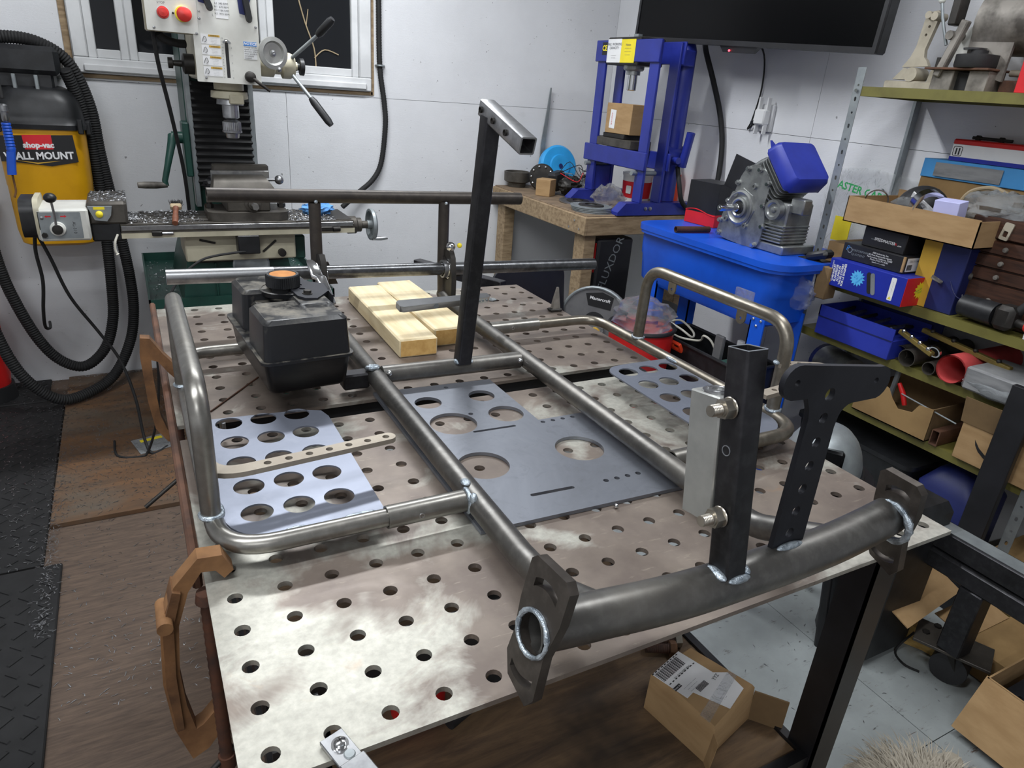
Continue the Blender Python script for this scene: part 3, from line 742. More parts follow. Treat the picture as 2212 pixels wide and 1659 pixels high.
    for x, big in ((.302, False), (.600, True)):
        # bearing cassette on its hanger: plate in the y-z plane with a bearing
        out = [(-.034, -.085), (.030, -.085), (.034, -.03), (.030, .020), (.016, .044), (-.010, .048), (-.026, .030), (-.034, -.02)]
        h = part('bearing_hanger', MB().plate(out, [circle(0, 0, .0255, 24)], .012, basis((x + .004, 1.056, .108), (0, 1, 0), (0, 0, 1)) if True else None), 'dark_iron', k)
        br = MB().lathe([(.0165, -.010), (.0165, .010), (.0185, .010), (.0188, .005), (.0235, .005), (.0255, .007), (.0255, -.007), (.0235, -.005), (.0188, -.005), (.0185, -.010)], 28, basis((x - .002, 1.056, .108), (0, 1, 0), (0, 0, 1)))
        part('bearing', br, 'chrome', h)
        part('collar', MB().lathe([(.0165, -.005), (.021, -.005), (.021, .005), (.0165, .005)], 24, basis((x - .014, 1.056, .108), (0, 1, 0), (0, 0, 1))), 'steel_bright', h)
    # chrome clamp lever on the near hanger, yellow-marked tie on the far one
    lv = MB().loft([[(q[0] * s_ + ox, yy, q[1] * s_ + zz) for q in rrect(-.012, -.005, .012, .005, .004, 3)] for (ox, yy, zz, s_) in ((.268, 1.02, .150, .55), (.272, 1.010, .143, .9), (.278, 1.000, .122, 1.0), (.284, .99, .120, .85), (.292, .975, .095, .75), (.300, .965, .072, .55))])
    part('cassette_cap', lv, 'chrome', k)
    part('cassette_cap', MB().box(.640, 1.035, .105, .665, 1.06, .172, .006), 'paper_white', k, 'white tab beside the far bearing')
    part('cassette_clip', MB().sphere((.590, 1.03, .166), .011, 12, 8), 'chrome', k)
    part('cassette_clip', MB().sphere((.612, 1.03, .168), .006, 10, 8), 'print_yellow', k)
    # steering post with its tilted head tube
    po, pm, L = square_tube((.4575, .6515, .042), (.4628, .6005, .468), .0262, .002, (1, 0, 0))
    sp = part('steering_post', po, 'square_dark', k, 'tall leaning square post on the cross tube')
    for c in ((.4440, .648, .045), (.4715, .648, .0445)): part('weld', MB().sphere((0, 0, 0), .006, 12, 8, T(*c), (.7, 1.6, .7)), 'weld', sp)
    hd, hm, L = square_tube((.4640, .6200, .4800), (.4640, .4790, .4370), .0255, .0024, (1, 0, 0))
    hp = part('head_tube', hd, 'steel_bright', sp, 'short bare square tube with bored holes on top of the post')
    for d in (.010, .055, .100):
        part('bore', MB().lathe([(0, .0008), (.0036, .0008), (.0038, .003), (.0047, .003), (.0047, 0)], 16, hm @ T(-.0128, 0, d) @ Ry(-PI / 2)), 'dark_iron', hp)
    # cross bar behind the steering post: polished pedal strip with holes
    m = basis((.475, .795, .118), (1, .06, .0), (0, 1, .15))
    q = [(-.095, -.012), (-.088, -.016), (.098, -.010), (.105, -.004), (.105, .008), (.10, .010), (-.088, .014), (-.095, .008)]
    sb = part('drilled_bar', MB().plate(q, [], .012, m), 'chrome', k, 'polished bar drilled with holes behind the post')
    for i, (x, r) in enumerate(((-.075, .0022), (-.062, .0026), (-.048, .003), (-.02, .0055), (.038, .0055), (.066, .0042), (.078, .0022), (.086, .0022), (.095, .0022))):
        part('bore', MB().cyl(tuple(m @ Vector((x, -.0152 + .003 * (x + .09) / .19, -.006))), tuple(m @ Vector((x, -.008, -.006))), r, n=12), 'galv', sb)
    return k
KART = build_kart()
def build_axle():
    a = part('axle_shaft', MB().tube([(-.002, 1.056, .1215), (1.012, 1.056, .099)], .0148, 28), 'axle_steel', KART, 'long steel axle through the rear bearings')
    part('turned_end', MB().tube([(-.0025, 1.056, .1215), (.20, 1.056, .117)], .0150, 28), 'steel_bright', a, 'brighter turned end of the shaft')
build_axle()

def side_bar(sx, x_out, x_in, y0, y1, label, tank_side):
    o = KART
    xb = x_out; z = ZR + .002
    mt = 'tube_bright' if sx < 0 else 'hoop_steel'
    path = fil([(x_in, y0, z), (xb, y0, z), (xb, y1, z), (x_in, y1, z)], [0, .062, .058, 0], 9)
    lp = part('loop_tube', MB().tube(path, .0110, 20), mt, o, label)
    # upright hoop standing on the loop
    ya, yb = y0 + .072, y1 - .165
    xh = xb + .002 * sx
    path = fil([(xh, ya - .006, z + .006), (xh, ya - .004, .192), (xh, yb, .192), (xh, yb + .004, z + .006)], [0, .050, .050, 0], 9)
    hp = part('hoop', MB().tube(path, .0112, 20), mt, o)
    for yy in (ya - .006, yb + .004): part('weld', ring_weld(MB(), (xh, yy, z + .010), (0, 0, 1), .0118, .003, 0, 360, 18), 'weld', hp)
    return o, lp, hp, xh, ya, yb
def build_side_bars():
    o, lp, hp, xh, ya, yb = side_bar(-1, -.006, .178, .2435, .862, 'side loop of the kart on the left', True)
    out = rrect(.004, .2535, .181, .575, (.035, .0, .055, .0), 7)
    out = [(.004, .575), (.004, .31)] + [(.06 + .056 * math.cos((180 + 90 * i / 7) * D2R), .310 + .0565 * math.sin((180 + 90 * i / 7) * D2R)) for i in range(1, 8)] + [(.181, .2535), (.181, .530), (.175, .552), (.150, .563)]
    out = out[::-1] if False else out
    holes = [circle(.041 + .0485 * i, .306 + .0615 * j, .0185, 28) for i in range(3) for j in range(5)]
    pl = part('footrest_plate', MB().plate(out, holes, .0025, T(0, 0, .0325)), 'sheet_blue', o, 'blue-grey sheet with fifteen round holes')
    for c, r, sc in (((.004, .325, .033), .006, (.6, 2.6, .5)), ((.15, .2555, .035), .005, (4, .6, .5)), ((.075, .2555, .035), .004, (3, .6, .5))): part('weld', MB().sphere((0, 0, 0), r, 12, 8, T(*c), sc), 'weld', pl)
    # drilled flat strip from the hoop, bent to the right
    ctr = fil([(-.006, .415, 0), (-.006, .322, 0), (.214, .345, 0)], .055, 9)
    wv = .0095; L_, R_ = [], []
    for i, p in enumerate(ctr):
        d = (ctr[min(i + 1, len(ctr) - 1)] - ctr[max(i - 1, 0)]).normalized(); n = Vector((-d.y, d.x, 0)); L_.append(p + n * wv); R_.append(p - n * wv)
    e = ctr[-1]; d = (ctr[-1] - ctr[-2]).normalized(); a0 = math.atan2(d.y, d.x)
    cap = [Vector((e.x + wv * math.cos(a0 - PI / 2 + PI * i / 8), e.y + wv * math.sin(a0 - PI / 2 + PI * i / 8), 0)) for i in range(1, 8)]
    outline = [(p.x, p.y) for p in R_ + cap + L_[::-1]]
    hl = [circle(-.0055, .402, .0045, 16), circle(-.0055, .384, .0045, 16), circle(-.0055, .366, .0045, 16)]
    for i in range(7):
        s_ = .30 + .114 * i; s_ = min(s_, .985); hl.append(circle(-.006 + .22 * s_, .322 + .023 * s_, .0045, 16))
    part('drilled_strip', MB().plate(outline, hl, .0065, T(0, 0, .0835)), 'strip_scale', hp, 'flat steel strip with small holes')
    part('weld', MB().sphere((0, 0, 0), .008, 12, 8, T(*(-.006, .418, .0845)), (1.2, .8, .6)), 'weld', hp)
    part('bolt', MB().cyl((.035, .566, .012), (.035, .566, .028), .003, n=10), 'steel_bright', pl)

    o, lp, hp, xh, ya, yb = side_bar(1, .877, .700, .231, .836, 'side loop of the kart on the right', False)
    out = [(.866, .566), (.760, .566)] + [(.745 + .033 * math.cos((100 + 80 * i / 6) * D2R), .530 + .034 * math.sin((100 + 80 * i / 6) * D2R)) for i in range(7)] + [(.712, .2415), (.815, .2415)] + [(.815 + .051 * math.cos((270 + 90 * i / 7) * D2R), .293 + .051 * math.sin((270 + 90 * i / 7) * D2R)) for i in range(1, 8)]
    holes = [circle(.748 + .048 * i, .530 - .0612 * j, .0185, 28) for i in range(3) for j in range(4 if i else 5)]
    pl = part('footrest_plate', MB().plate(out, holes, .0025, T(0, 0, .0325)), 'sheet_blue', o, 'blue-grey sheet with round holes')
    part('weld', MB().sphere((0, 0, 0), .006, 12, 8, T(*(.868, .55, .036)), (.6, 2.8, .6)), 'weld', pl)
    ctr = fil([(.870, .302, 0), (.948, .268, 0), (.934, .236, 0), (.742, .214, 0)], [0, .022, .022, 0], 7)
    L_, R_ = [], []
    for i, p in enumerate(ctr):
        d = (ctr[min(i + 1, len(ctr) - 1)] - ctr[max(i - 1, 0)]).normalized(); n = Vector((-d.y, d.x, 0)); L_.append(p + n * .009); R_.append(p - n * .009)
    outline = [(p.x, p.y) for p in L_ + R_[::-1]]
    hl = []
    for (x, y) in ((.888, .2945), (.906, .287), (.924, .279), (.880, .2300), (.862, .2278), (.844, .2258), (.826, .2238), (.808, .2216), (.790, .2196), (.772, .2175)): hl.append(circle(x, y, .0042, 14))
    part('drilled_strip', MB().plate(outline, hl, .0065, T(0, 0, .1245)), 'strip_scale', hp, 'flat steel strip with small holes')
    part('weld', MB().sphere((0, 0, 0), .007, 12, 8, T(*(.871, .302, .125)), (1.3, 1, .6)), 'weld', hp)
    for y in (.588, .402):
        t = part('tab', MB().plate([(-.0105, .018)] + [(.0105 * math.cos((180 + 180 * i / 8) * D2R), .0105 * math.sin((180 + 180 * i / 8) * D2R)) for i in range(9)] + [(.0105, .018)], [circle(0, 0, .0030, 12)], .003, basis((.872, y, .170), (0, -1, 0), (0, 0, 1))), 'hoop_steel', hp, 'small round-ended tab')
    part('tape_tab', MB().box(.872, .385, .200, .877, .425, .220), 'clear_bag', hp)
build_side_bars()

def build_floorpan():
    o = thing('floor_pan', 'flat steel floor pan with round cut-outs and slots lying between the rails', 'plate', (.45, .42, 0))
    out = [(.287, .647), (.508, .637), (.5105, .455), (.606, .455), (.606, .1965), (.287, .2065)][::-1]
    holes = [circle(.362, .577, .0232, 30), circle(.462, .574, .0232, 30), circle(.470, .4945, .0300, 34), circle(.372, .490, .0385, 40), circle(.523, .347, .0385, 40), circle(.360, .352, .0385, 40),
             circle(.416, .627, .0042, 14), circle(.413, .513, .0042, 14), slot(.392, .4515, .462, .449, .0028), slot(.388, .2555, .450, .2525, .0032)]
    for i in range(4):
        holes.append(circle(.514 + .0193 * i, .4455, .0040, 14)); holes.append(circle(.506 + .019 * i, .2505, .0042, 14))
    part('sheet', MB().plate(out, holes, .0055, T(0, 0, .0062)), 'sheet_floorpan', o)
    solo('steel_ball', MB().sphere((.4835, .1935, .0036), .0034, 12, 8), 'chrome', 'tiny bright steel ball on the table beside the floor pan edge', 'ball')
build_floorpan()

def build_tank():
    ang = 4 * D2R
    M_ = T(.105, .604, .0412) @ Rz(ang)     # local: x 0..0.138, y 0..0.262, z 0..0.125
    o = thing('fuel_tank', 'black plastic fuel tank with dusty top and cork-lined filler cap', 'tank', (.17, .73, .041))
    def ring(x0, x1, y0, y1, z, r): return [(p[0], p[1], z) for p in rrect(x0, y0, x1, y1, r, 4)]
    W, Dp = .137, .262
    lo = MB(M_).loft([ring(.010, W - .010, .012, Dp - .012, 0, .010), ring(.006, W - .006, .006, Dp - .006, .006, .012), ring(0, W, 0, Dp, .054, .012)])
    part('lower_shell', lo, 'tank_plastic', o)
    part('seam_flange', MB(M_).loft([ring(-.005, W + .005, -.005, Dp + .005, .053, .014), ring(-.005, W + .005, -.005, Dp + .005, .0575, .014)]), 'tank_plastic', o)
    # upper shell: front block, notched middle step, rear block
    up = MB(M_)
    def blk(x0, x1, y0, y1, zt, r=.010): up.loft([ring(x0, x1, y0, y1, .056, r), ring(x0 + .003, x1 - .003, y0 + .003, y1 - .003, zt - .006, r), ring(x0 + .009, x1 - .009, y0 + .009, y1 - .009, zt, r)], None, False, True)
    blk(0, W, 0, .112, .121)
    blk(.016, W - .002, .098, .175, .108)
    blk(.004, W - .004, .160, .262, .125)
    blk(.070, W, .060, .205, .1235)
    part('upper_shell', up, 'tank_plastic', o)
    part('filler_bowl', MB().lathe([(.040, -.002), (.042, .006), (.039, .007), (.037, .001), (.030, 0)], 30, M_ @ T(.078, .165, .119)), 'tank_plastic', o)
    cm = M_ @ T(.076, .168, .118)
    prof = MB().lathe([(.021, 0), (.021, .012), (.0265, .012)], 28, cm)
    n = 48; vs = []; fs = []
    for zz in (.012, .030):
        for i in range(n * 2): r = .0285 if i % 2 else .0268; a = 2 * PI * i / (n * 2); vs.append((r * math.cos(a), r * math.sin(a), zz))
    for i in range(n * 2): j = (i + 1) % (n * 2); fs.append((i, j, 2 * n + j, 2 * n + i))
    prof.add(vs, fs, cm); prof.lathe([(.0272, .030), (.0262, .0325), (.0225, .0325), (.0215, .031)], 40, cm); prof.lathe([(.0285, .012), (.020, .012)], 40, cm)
    cap = part('filler_cap', prof, 'black_plastic', o, 'round ribbed filler cap')
    part('cork_insert', MB().lathe([(0, .0322), (.0218, .0318)][::-1], 28, cm), 'orange_cork', cap)
    # bracket plate bolted to the top right
    bm = M_ @ T(.1055, .150, .1275) @ Rz(-6 * D2R) @ Ry(3 * D2R)
    out = [(-.022, .070), (-.012, .078), (.004, .072), (.018, .040), (.042, .030), (.042, -.012), (.026, -.040), (.012, -.062), (-.008, -.062), (-.018, -.048), (-.024, .0)]
    br = part('tank_bracket', MB().plate(out[::-1], [circle(-.006, .046, .0052, 18), circle(-.004, .020, .0052, 18), circle(-.003, -.006, .0052, 18), circle(-.002, -.030, .0052, 18)], .004, bm), 'tee_dark', o, 'dark drilled bracket plate on the tank')
    part('bent_ear', MB().plate([(-.045, 0), (.030, 0), (.026, -.030), (.010, -.068), (-.030, -.072), (-.045, -.040)], [circle(-.002, -.030, .0085, 20), circle(-.005, -.056, .004, 14)], .003, bm @ Matrix(((0, 0, 1, .042), (1, 0, 0, .0), (0, 1, 0, 0), (0, 0, 0, 1)))), 'tee_dark', br)
    bo = MB().hexnut(tuple(bm @ Vector((0, -.036, .003))), bm.to_3x3() @ Vector((0, 0, 1)), .0065, .006).lathe([(.0085, 0), (.0085, .0012)], 18, bm @ T(0, -.036, 0), True)
    part('bolt', bo, 'dark_iron', br)
    part('stud', MB().cyl(tuple(bm @ Vector((-.008, .062, 0))), tuple(bm @ Vector((-.008, .062, .014))), .003, n=10), 'dark_iron', br)
build_tank()

def build_table_things():
    # two pine offcuts
    for (x0, x1, y0, y1, rz, lab) in ((.392, .4725, .800, 1.196, -1.0, 'near-left pale pine board offcut lying on the table beside the other one'), (.4775, .566, .842, 1.222, .6, 'pale pine board offcut with a rough sawn end next to the kart post')):
        cx, cy = (x0 + x1) / 2, (y0 + y1) / 2
        m = T(cx, cy, 0) @ Rz(rz * D2R)
        o = thing('pine_board', lab, 'board', (cx, cy, 0), 'pine offcuts on the table')
        hx, hy = (x1 - x0) / 2, (y1 - y0) / 2
        part('board', MB().box(-hx, -hy, .0003, hx, hy, .0385, .003, m), 'pine', o)
        part('end_grain', MB().box(-hx + .003, -hy - .0004, .0035, hx - .003, -hy + .0005, .0355, 0, m), 'pine_end', o)
    solo('filler_rod', MB().cyl((.026, .668, .0016), (.118, .786, .0016), .0013, n=8), 'bolt_rust', 'thin rusty rod lying on the table beside the black tank', 'rod')
    for i, (cx, cy, a) in enumerate(((.718, 1.155, .5), (.745, 1.125, -.6))):
        m = T(cx, cy, .003) @ Rz(a)
        solo('steel_tab', MB().plate([(-.018, -.011), (.012, -.012), (.020, 0), (.012, .012), (-.018, .011)], [circle(.004, 0, .0035, 12)], .0025, m), 'galv', ('small steel tab with a hole on the far table, left of its twin', 'small steel tab with a hole on the far table, right of its twin')[i], 'tab', 'loose steel tabs')
    # magnetic angle / wedge standing near the far right edge
    o = thing('steel_wedge', 'small upright steel wedge standing at the far right table edge', 'wedge', (.868, .995, 0))
    part('base', MB().box(.850, .985, .0003, .884, 1.005, .008, .002), 'dark_iron', o)
    part('blade', MB().loft([[(.857, .988, .008), (.878, .988, .008), (.878, 1.002, .008), (.857, 1.002, .008)], [(.860, .990, .030), (.875, .990, .030), (.875, 1.0, .030), (.860, 1.0, .030)], [(.866, .993, .062), (.871, .993, .062), (.871, .997, .062), (.866, .997, .062)]]), 'grimy_metal', o)
    # square tube end behind the far edge
    solo('square_tube', MB().obox((.80, 1.45, -.02), (-.45, .9, 0), (.9, .45, 0), None, .34, .03, .03, .002), 'square_dark', 'dark square tube sticking out behind the far right table edge', 'tube')
build_table_things()
# ================================================================= milling machine by the window
def build_mill():
    o = thing('milling_machine', 'green and white milling machine on a chip tray below the window', 'mill', (.27, 2.4, FLOOR))
    G, Wh, Cr = 'mill_green', 'mill_white', 'mill_cream'
    # stand, tray, base
    part('stand', MB().box(.05, 2.22, FLOOR, .55, 2.80, -.30, .01), G, o, 'green cabinet stand')
    X0, X1, Y0, Y1, ZT = -.035, .60, 2.15, 2.86, -.285
    tr = MB().box(X0, Y0, ZT, X1, Y1, ZT + .006)
    for q in ((X0, Y0, X1, Y0 + .006), (X0, Y1 - .006, X1, Y1), (X0, Y0, X0 + .006, Y1), (X1 - .006, Y0, X1, Y1)): tr.box(q[0], q[1], ZT, q[2], q[3], ZT + .04)
    part('chip_tray', tr, G, o, 'green sheet chip tray')
    base = MB().loft([[(.075, 2.17, ZT + .006), (.47, 2.17, ZT + .006), (.47, 2.74, ZT + .006), (.075, 2.74, ZT + .006)], [(.085, 2.175, -.20), (.455, 2.175, -.20), (.45, 2.72, -.20), (.09, 2.72, -.20)], [(.10, 2.18, -.125), (.44, 2.18, -.125), (.43, 2.70, -.125), (.11, 2.70, -.125)]])
    part('base', base, G, o, 'green cast base')
    part('base_rib', MB().box(.186, 2.163, ZT + .008, .192, 2.175, -.13, .001), G, o)
    part('knee_cover', MB().box(.12, 2.165, -.128, .42, 2.36, -.112, .002), 'dark_iron', o)
    # front handwheel
    hw = MB().lathe([(.012, -.02), (.018, -.02), (.018, .004), (.030, .006), (.046, .010), (.054, .004), (.060, .006), (.062, .016), (.056, .020), (.046, .016), (.020, .012), (.012, .016), (0, .016)], 36, basis((.303, 2.14, -.132), (1, 0, 0), (0, 0, 1)))
    h = part('handwheel', hw, 'galv', o, 'grey dished handwheel on the front')
    part('wheel_handle', MB().cyl((.335, 2.09, -.16), (.335, 2.125, -.16), .008), 'galv', h)
    # saddle with dovetail slots
    sd = MB().box(.095, 2.105, -.108, .455, 2.34, -.012, .004)
    s = part('saddle', sd, Cr, o, 'cream cast saddle under the table')
    part('slot', MB().obox((.165, 2.1035, -.040), (1, 0, -.25), (0, 0, 1), None, .050, .007, .004), 'dark_iron', s)
    part('slot', MB().obox((.365, 2.1035, -.062), (1, 0, .85), (0, 0, 1), None, .060, .007, .004), 'dark_iron', s)
    part('lock_knob', MB().cyl((.405, 2.085, -.085), (.405, 2.106, -.085), .013), 'dark_iron', s)
    part('stop_block', MB().box(.255, 2.045, -.075, .325, 2.105, -.012, .003), 'black_plastic', s)
    part('way_cover', MB().box(.455, 2.16, -.125, .50, 2.30, -.04, .004), G, o)
    # work table with T-slots, scale strip and end trays
    tbx = MB().box(-.085, 2.055, -.012, .655, 2.285, .020, .002)
    for y in (2.062, 2.115, 2.165, 2.215, 2.262): tbx.box(-.085, y, .020, .655, y + .034 if y < 2.26 else 2.283, .031, .001)
    t = part('work_table', tbx, 'machine_iron', o, 'long slotted work table')
    part('scale_strip', MB().box(-.083, 2.050, .012, .650, 2.0545, .027, .001), 'steel_bright', t)
    part('table_front', MB().box(-.085, 2.051, -.012, .655, 2.0555, .004), Cr, t)
    part('end_pocket', MB().box(.585, 2.075, .0312, .650, 2.265, .034, .001), 'dark_iron', t)
    part('end_pocket', MB().box(-.078, 2.085, .0312, -.035, 2.255, .034, .001), 'dark_iron', t)
    part('table_stop', MB().box(.00, 2.038, -.004, .03, 2.051, .010, .002), 'dark_iron', t)
    part('stop_bolt', MB().cyl((.03, 2.043, .003), (.062, 2.043, .003), .005), 'steel_bright', t)
    part('table_stop', MB().box(.53, 2.035, -.002, .575, 2.051, .014, .003), 'dark_iron', t)
    part('table_stop', MB().cyl((.575, 2.043, .004), (.60, 2.043, .004), .009), 'dark_iron', t)
    # right leadscrew end
    lead = part('leadscrew_end', MB().lathe([(.032, 0), (.032, .03), (.026, .035), (.026, .05), (.014, .055), (.014, .085), (0, .085)], 24, basis((.655, 2.15, -.004), (0, 1, 0), (0, 0, 1)), True), 'machine_iron', o)
    wheel = MB().lathe([(.010, -.012), (.016, -.012), (.016, .006), (.040, .008), (.050, -.002), (.058, -.002), (.060, .008), (.056, .014), (.040, .018), (.014, .014), (0, .014)], 36, basis((.742, 2.15, -.004), (0, 1, 0), (0, 0, 1)))
    w_ = part('handwheel', wheel, 'galv', o, 'grey handwheel at the right end of the table')
    part('wheel_handle', MB().tube([(.742, 2.12, -.052), (.775, 2.12, -.052), (.80, 2.12, -.050)], [.006, .008, .006], 14), 'steel_bright', w_)
    # power feed on the left
    pf = MB().box(-.300, 2.03, -.010, -.165, 2.20, .085, .006)
    f = part('power_feed', pf, Wh, o, 'white power feed box with black end cap')
    part('end_cap', MB().plate(rrect(2.035, -.004, 2.195, .108, .035, 6), [], .04, Matrix(((0, 0, 1, -.298), (1, 0, 0, 0), (0, 1, 0, 0), (0, 0, 0, 1)))), 'black_plastic', f)
    part('cap_rim', MB().plate(rrect(2.03, -.010, 2.20, .112, .035, 6), [], .014, Matrix(((0, 0, 1, -.288), (1, 0, 0, 0), (0, 1, 0, 0), (0, 0, 0, 1)))), Cr, f)
    fm = basis((0, 2.0295, 0), (1, 0, 0), (0, 0, 1))
    part('face_plate', MB().plate(rrect(-.292, -.002, -.185, .076, .003, 3), [], .001, fm @ T(0, 0, .0008)), 'galv', f)
    part('knob', MB().lathe([(.021, 0), (.020, .010), (.015, .011), (.015, .018), (0, .019)], 24, fm @ T(-.248, .028, 0)), Wh, f)
    part('knob_cap', MB().lathe([(.0145, .018), (.0135, .024), (0, .025)], 24, fm @ T(-.248, .028, 0)), 'dark_iron', f)
    part('lever', MB().tube([(-.250, 2.012, .035), (-.249, 2.008, .075), (-.251, 2.004, .112)], .0035, 10), 'steel_bright', f)
    part('lever_knob', MB().sphere((0, 0, 0), .017, 16, 10, T(-.252, 2.003, .122), (1, 1, .85)), 'black_plastic', f)
    part('switch', MB().hexnut((-.284, 2.024, .010), (0, 1, 0), .008, .008), 'dark_iron', f)
    part('screw', MB().lathe([(0, .003), (.005, .002), (.005, 0)][::-1], 12, fm @ T(-.284, .060, .0008)), 'steel_bright', f)
    lettering('AL-310', .012, fm @ T(-.205, .030, .0012) @ Rz(-PI / 2), 'print_black', f)
    for x, a in ((-.268, 0), (-.230, PI)):
        part('arrow', MB().plate([(p[0] * math.cos(a) - p[1] * math.sin(a), p[0] * math.sin(a) + p[1] * math.cos(a)) for p in ((-.009, 0), (-.003, .004), (-.003, .0015), (.007, .0015), (.007, -.0015), (-.003, -.0015), (-.003, -.004))], [], .0002, fm @ T(x, .064, .0014)), 'print_red', f)
    gb = MB().box(-.168, 2.06, .030, -.06, 2.28, .100, .008)
    g = part('gear_cover', gb, 'machine_iron', o, 'grey cast cover between feed and table')
    ff = basis((0, 2.045, 0), (1, 0, 0), (0, 0, 1))
    part('switch_plate', MB().plate([(-.165, .088), (-.150, .048), (-.118, .044), (-.105, .062), (-.100, .088)], [], .016, ff), 'galv', g)
    part('warning_tag', MB().plate([(-.150, .088), (-.120, .088), (-.120, .080), (-.150, .080)], [], .0004, ff @ T(0, 0, .0008)), 'print_yellow', g)
    part('button', MB().lathe([(.010, 0), (.010, .006), (.006, .010), (0, .011)], 18, ff @ T(-.136, .066, 0)), 'print_yellow', g)
    part('motor_case', MB().box(-.165, 2.065, -.022, -.082, 2.20, .035, .005), 'black_plastic', o)
    # column with way and bellows
    part('column', MB().box(.165, 2.47, -.125, .395, 2.74, 1.10, .008), G, o, 'green column')
    part('dovetail_way', MB().box(.168, 2.42, .02, .186, 2.50, 1.05, .002), 'galv', o)
    part('dovetail_way', MB().box(.376, 2.42, .02, .394, 2.50, 1.05, .002), 'galv', o)
    be = MB(); zt, zb, nf = .45, .10, 15
    for i in range(nf + 1):
        pass
    rings = []
    for i in range(nf * 2 + 1):
        zz = zt + (zb - zt) * i / (nf * 2); e = .010 if i % 2 else 0.0; dx = .016 * (i / (nf * 2))
        rings.append([(.188 - e * .4 - dx * .2, 2.425 - e, zz), (.372 + e * .4 + dx * .6, 2.425 - e, zz), (.372 + e * .4 + dx * .6, 2.47, zz), (.188 - e * .4 - dx * .2, 2.47, zz)])
    be.loft(rings); part('bellows', be, 'black_rubber', o, 'black pleated way cover')
    part('bellows_sheet', MB().crumple((.285, 2.40, .10), .06, (1.5, .35, .55), 5, amp=.3), 'box_black', o)
    # rise-and-fall crank on the left side
    part('crank_box', MB().box(.145, 2.40, .130, .168, 2.50, .315, .004), G, o)
    ck = MB().cyl((.110, 2.43, .262), (.146, 2.43, .262), .020, n=20)
    c = part('crank_boss', ck, G, o)
    part('crank_arm', MB().tube([(.112, 2.42, .268), (.106, 2.40, .245), (.085, 2.395, .17), (.070, 2.39, .118), (.072, 2.39, .100)], [.015, .014, .011, .010, .010], 12), G, c)
    part('crank_grip', MB().tube([(.076, 2.39, .103), (.04, 2.385, .103), (.005, 2.38, .104), (-.018, 2.378, .104)], [.009, .012, .012, .010], 14), 'grimy_metal', c)
    # head
    hd = MB().box(.186, 2.104, .462, .372, 2.42, 1.05, .006)
    h = part('head', hd, Cr, o, 'milling head')
    pm = basis((0, 2.100, 0), (1, 0, 0), (0, 0, 1))
    pn = part('front_panel', MB().plate(rrect(.184, .458, .374, 1.05, .003, 2), [rrect(.2715, .474, .2815, .583, .0005, 1)], .004, pm), Wh, o, 'white front panel with labels and depth slot')
    part('slot_dark', MB().box(.2710, 2.1005, .473, .2820, 2.1035, .584), 'print_black', pn)
    part('depth_pointer', MB().plate([(-.012, .0), (-.009, -.005), (0, -.001), (.010, -.006), (.013, -.001), (.004, .006), (-.004, .006)], [], .0015, pm @ T(.2765, .576, .003)), 'steel_bright', pn)
    part('pointer_screw', MB().lathe([(0, .004), (.004, .003), (.0045, 0)][::-1], 14, pm @ T(.2765, .578, .003)), 'chrome', pn)
    for i in range(14): lettering(str(13 - i), .0062, pm @ T(.264, .585 - .0085 * i, .0006), 'print_grey', pn)
    for i in range(5): lettering(str(4 - i), .0062, pm @ T(.290, .560 - .0215 * i, .0006), 'print_grey', pn)
    # warning labels
    for i in range(4):
        zz = .580 - .030 * i
        part('label', MB().plate(rrect(.2045, zz - .014, .259, zz + .013, .001, 1), [], .0003, pm @ T(0, 0, .0005)), 'paper_white', pn)
        part('label_band', MB().plate(rrect(.226, zz + .007, .2585, zz + .0125, .0003, 1), [], .0002, pm @ T(0, 0, .0009)), 'print_amber', pn)
        lettering('WARNING', .0048, pm @ T(.243, zz + .0097, .0012), 'print_black', pn)
        lettering('--------- ----\n---- -------\n------- -----\n---- ------', .0042, pm @ T(.241, zz - .004, .0010), 'print_grey', pn)
        part('pictogram', MB().tube(smooth([(.2085, 2.0985, zz - .008), (.212, 2.0985, zz + .004), (.217, 2.0985, zz + .006), (.220, 2.0985, zz - .004), (.214, 2.0985, zz - .009)], 3), .0006, 6), 'print_black', pn)
    nl = part('label', MB().plate(rrect(.3265, .532, .3655, .582, .001, 1), [], .0003, pm @ T(0, 0, .0005)), 'paper_white', pn)
    part('label_band', MB().plate(rrect(.3265, .570, .3655, .582, .0003, 1), [], .0002, pm @ T(0, 0, .0009)), 'print_blue', pn)
    lettering('NOTICE', .0105, pm @ T(.346, .576, .0012), 'print_white', pn, bold=.0003, shear=.2)
    lettering('Change spindle\nspeed or rotation\ndirection ONLY\nwhen spindle is\ncompletely\nstopped.', .0062, pm @ T(.328, .551, .0010), 'print_black', pn, align='LEFT')
    part('label', MB().plate(rrect(.2530, .640, .2885, .73, .001, 1), [], .0003, pm @ T(0, 0, .0005)), 'paper_white', pn)
    lettering('L2  340 RPM\nH1  670 RPM\nH2 1180 RPM\nH3 1970 RPM', .0075, pm @ T(.271, .666, .0010), 'print_black', pn, space=1.25)
    lettering('H', .010, pm @ T(.206, .652, .0008), 'print_grey', pn); lettering('L', .010, pm @ T(.2445, .647, .0008), 'print_grey', pn)
    for x, zz in ((.205, .634), (.210, .470), (.367, .466), (.3665, .625)):
        part('panel_screw', MB().lathe([(0, .003), (.003, .0025), (.004, 0)][::-1], 14, pm @ T(x, zz, 0)), 'steel_bright', pn)
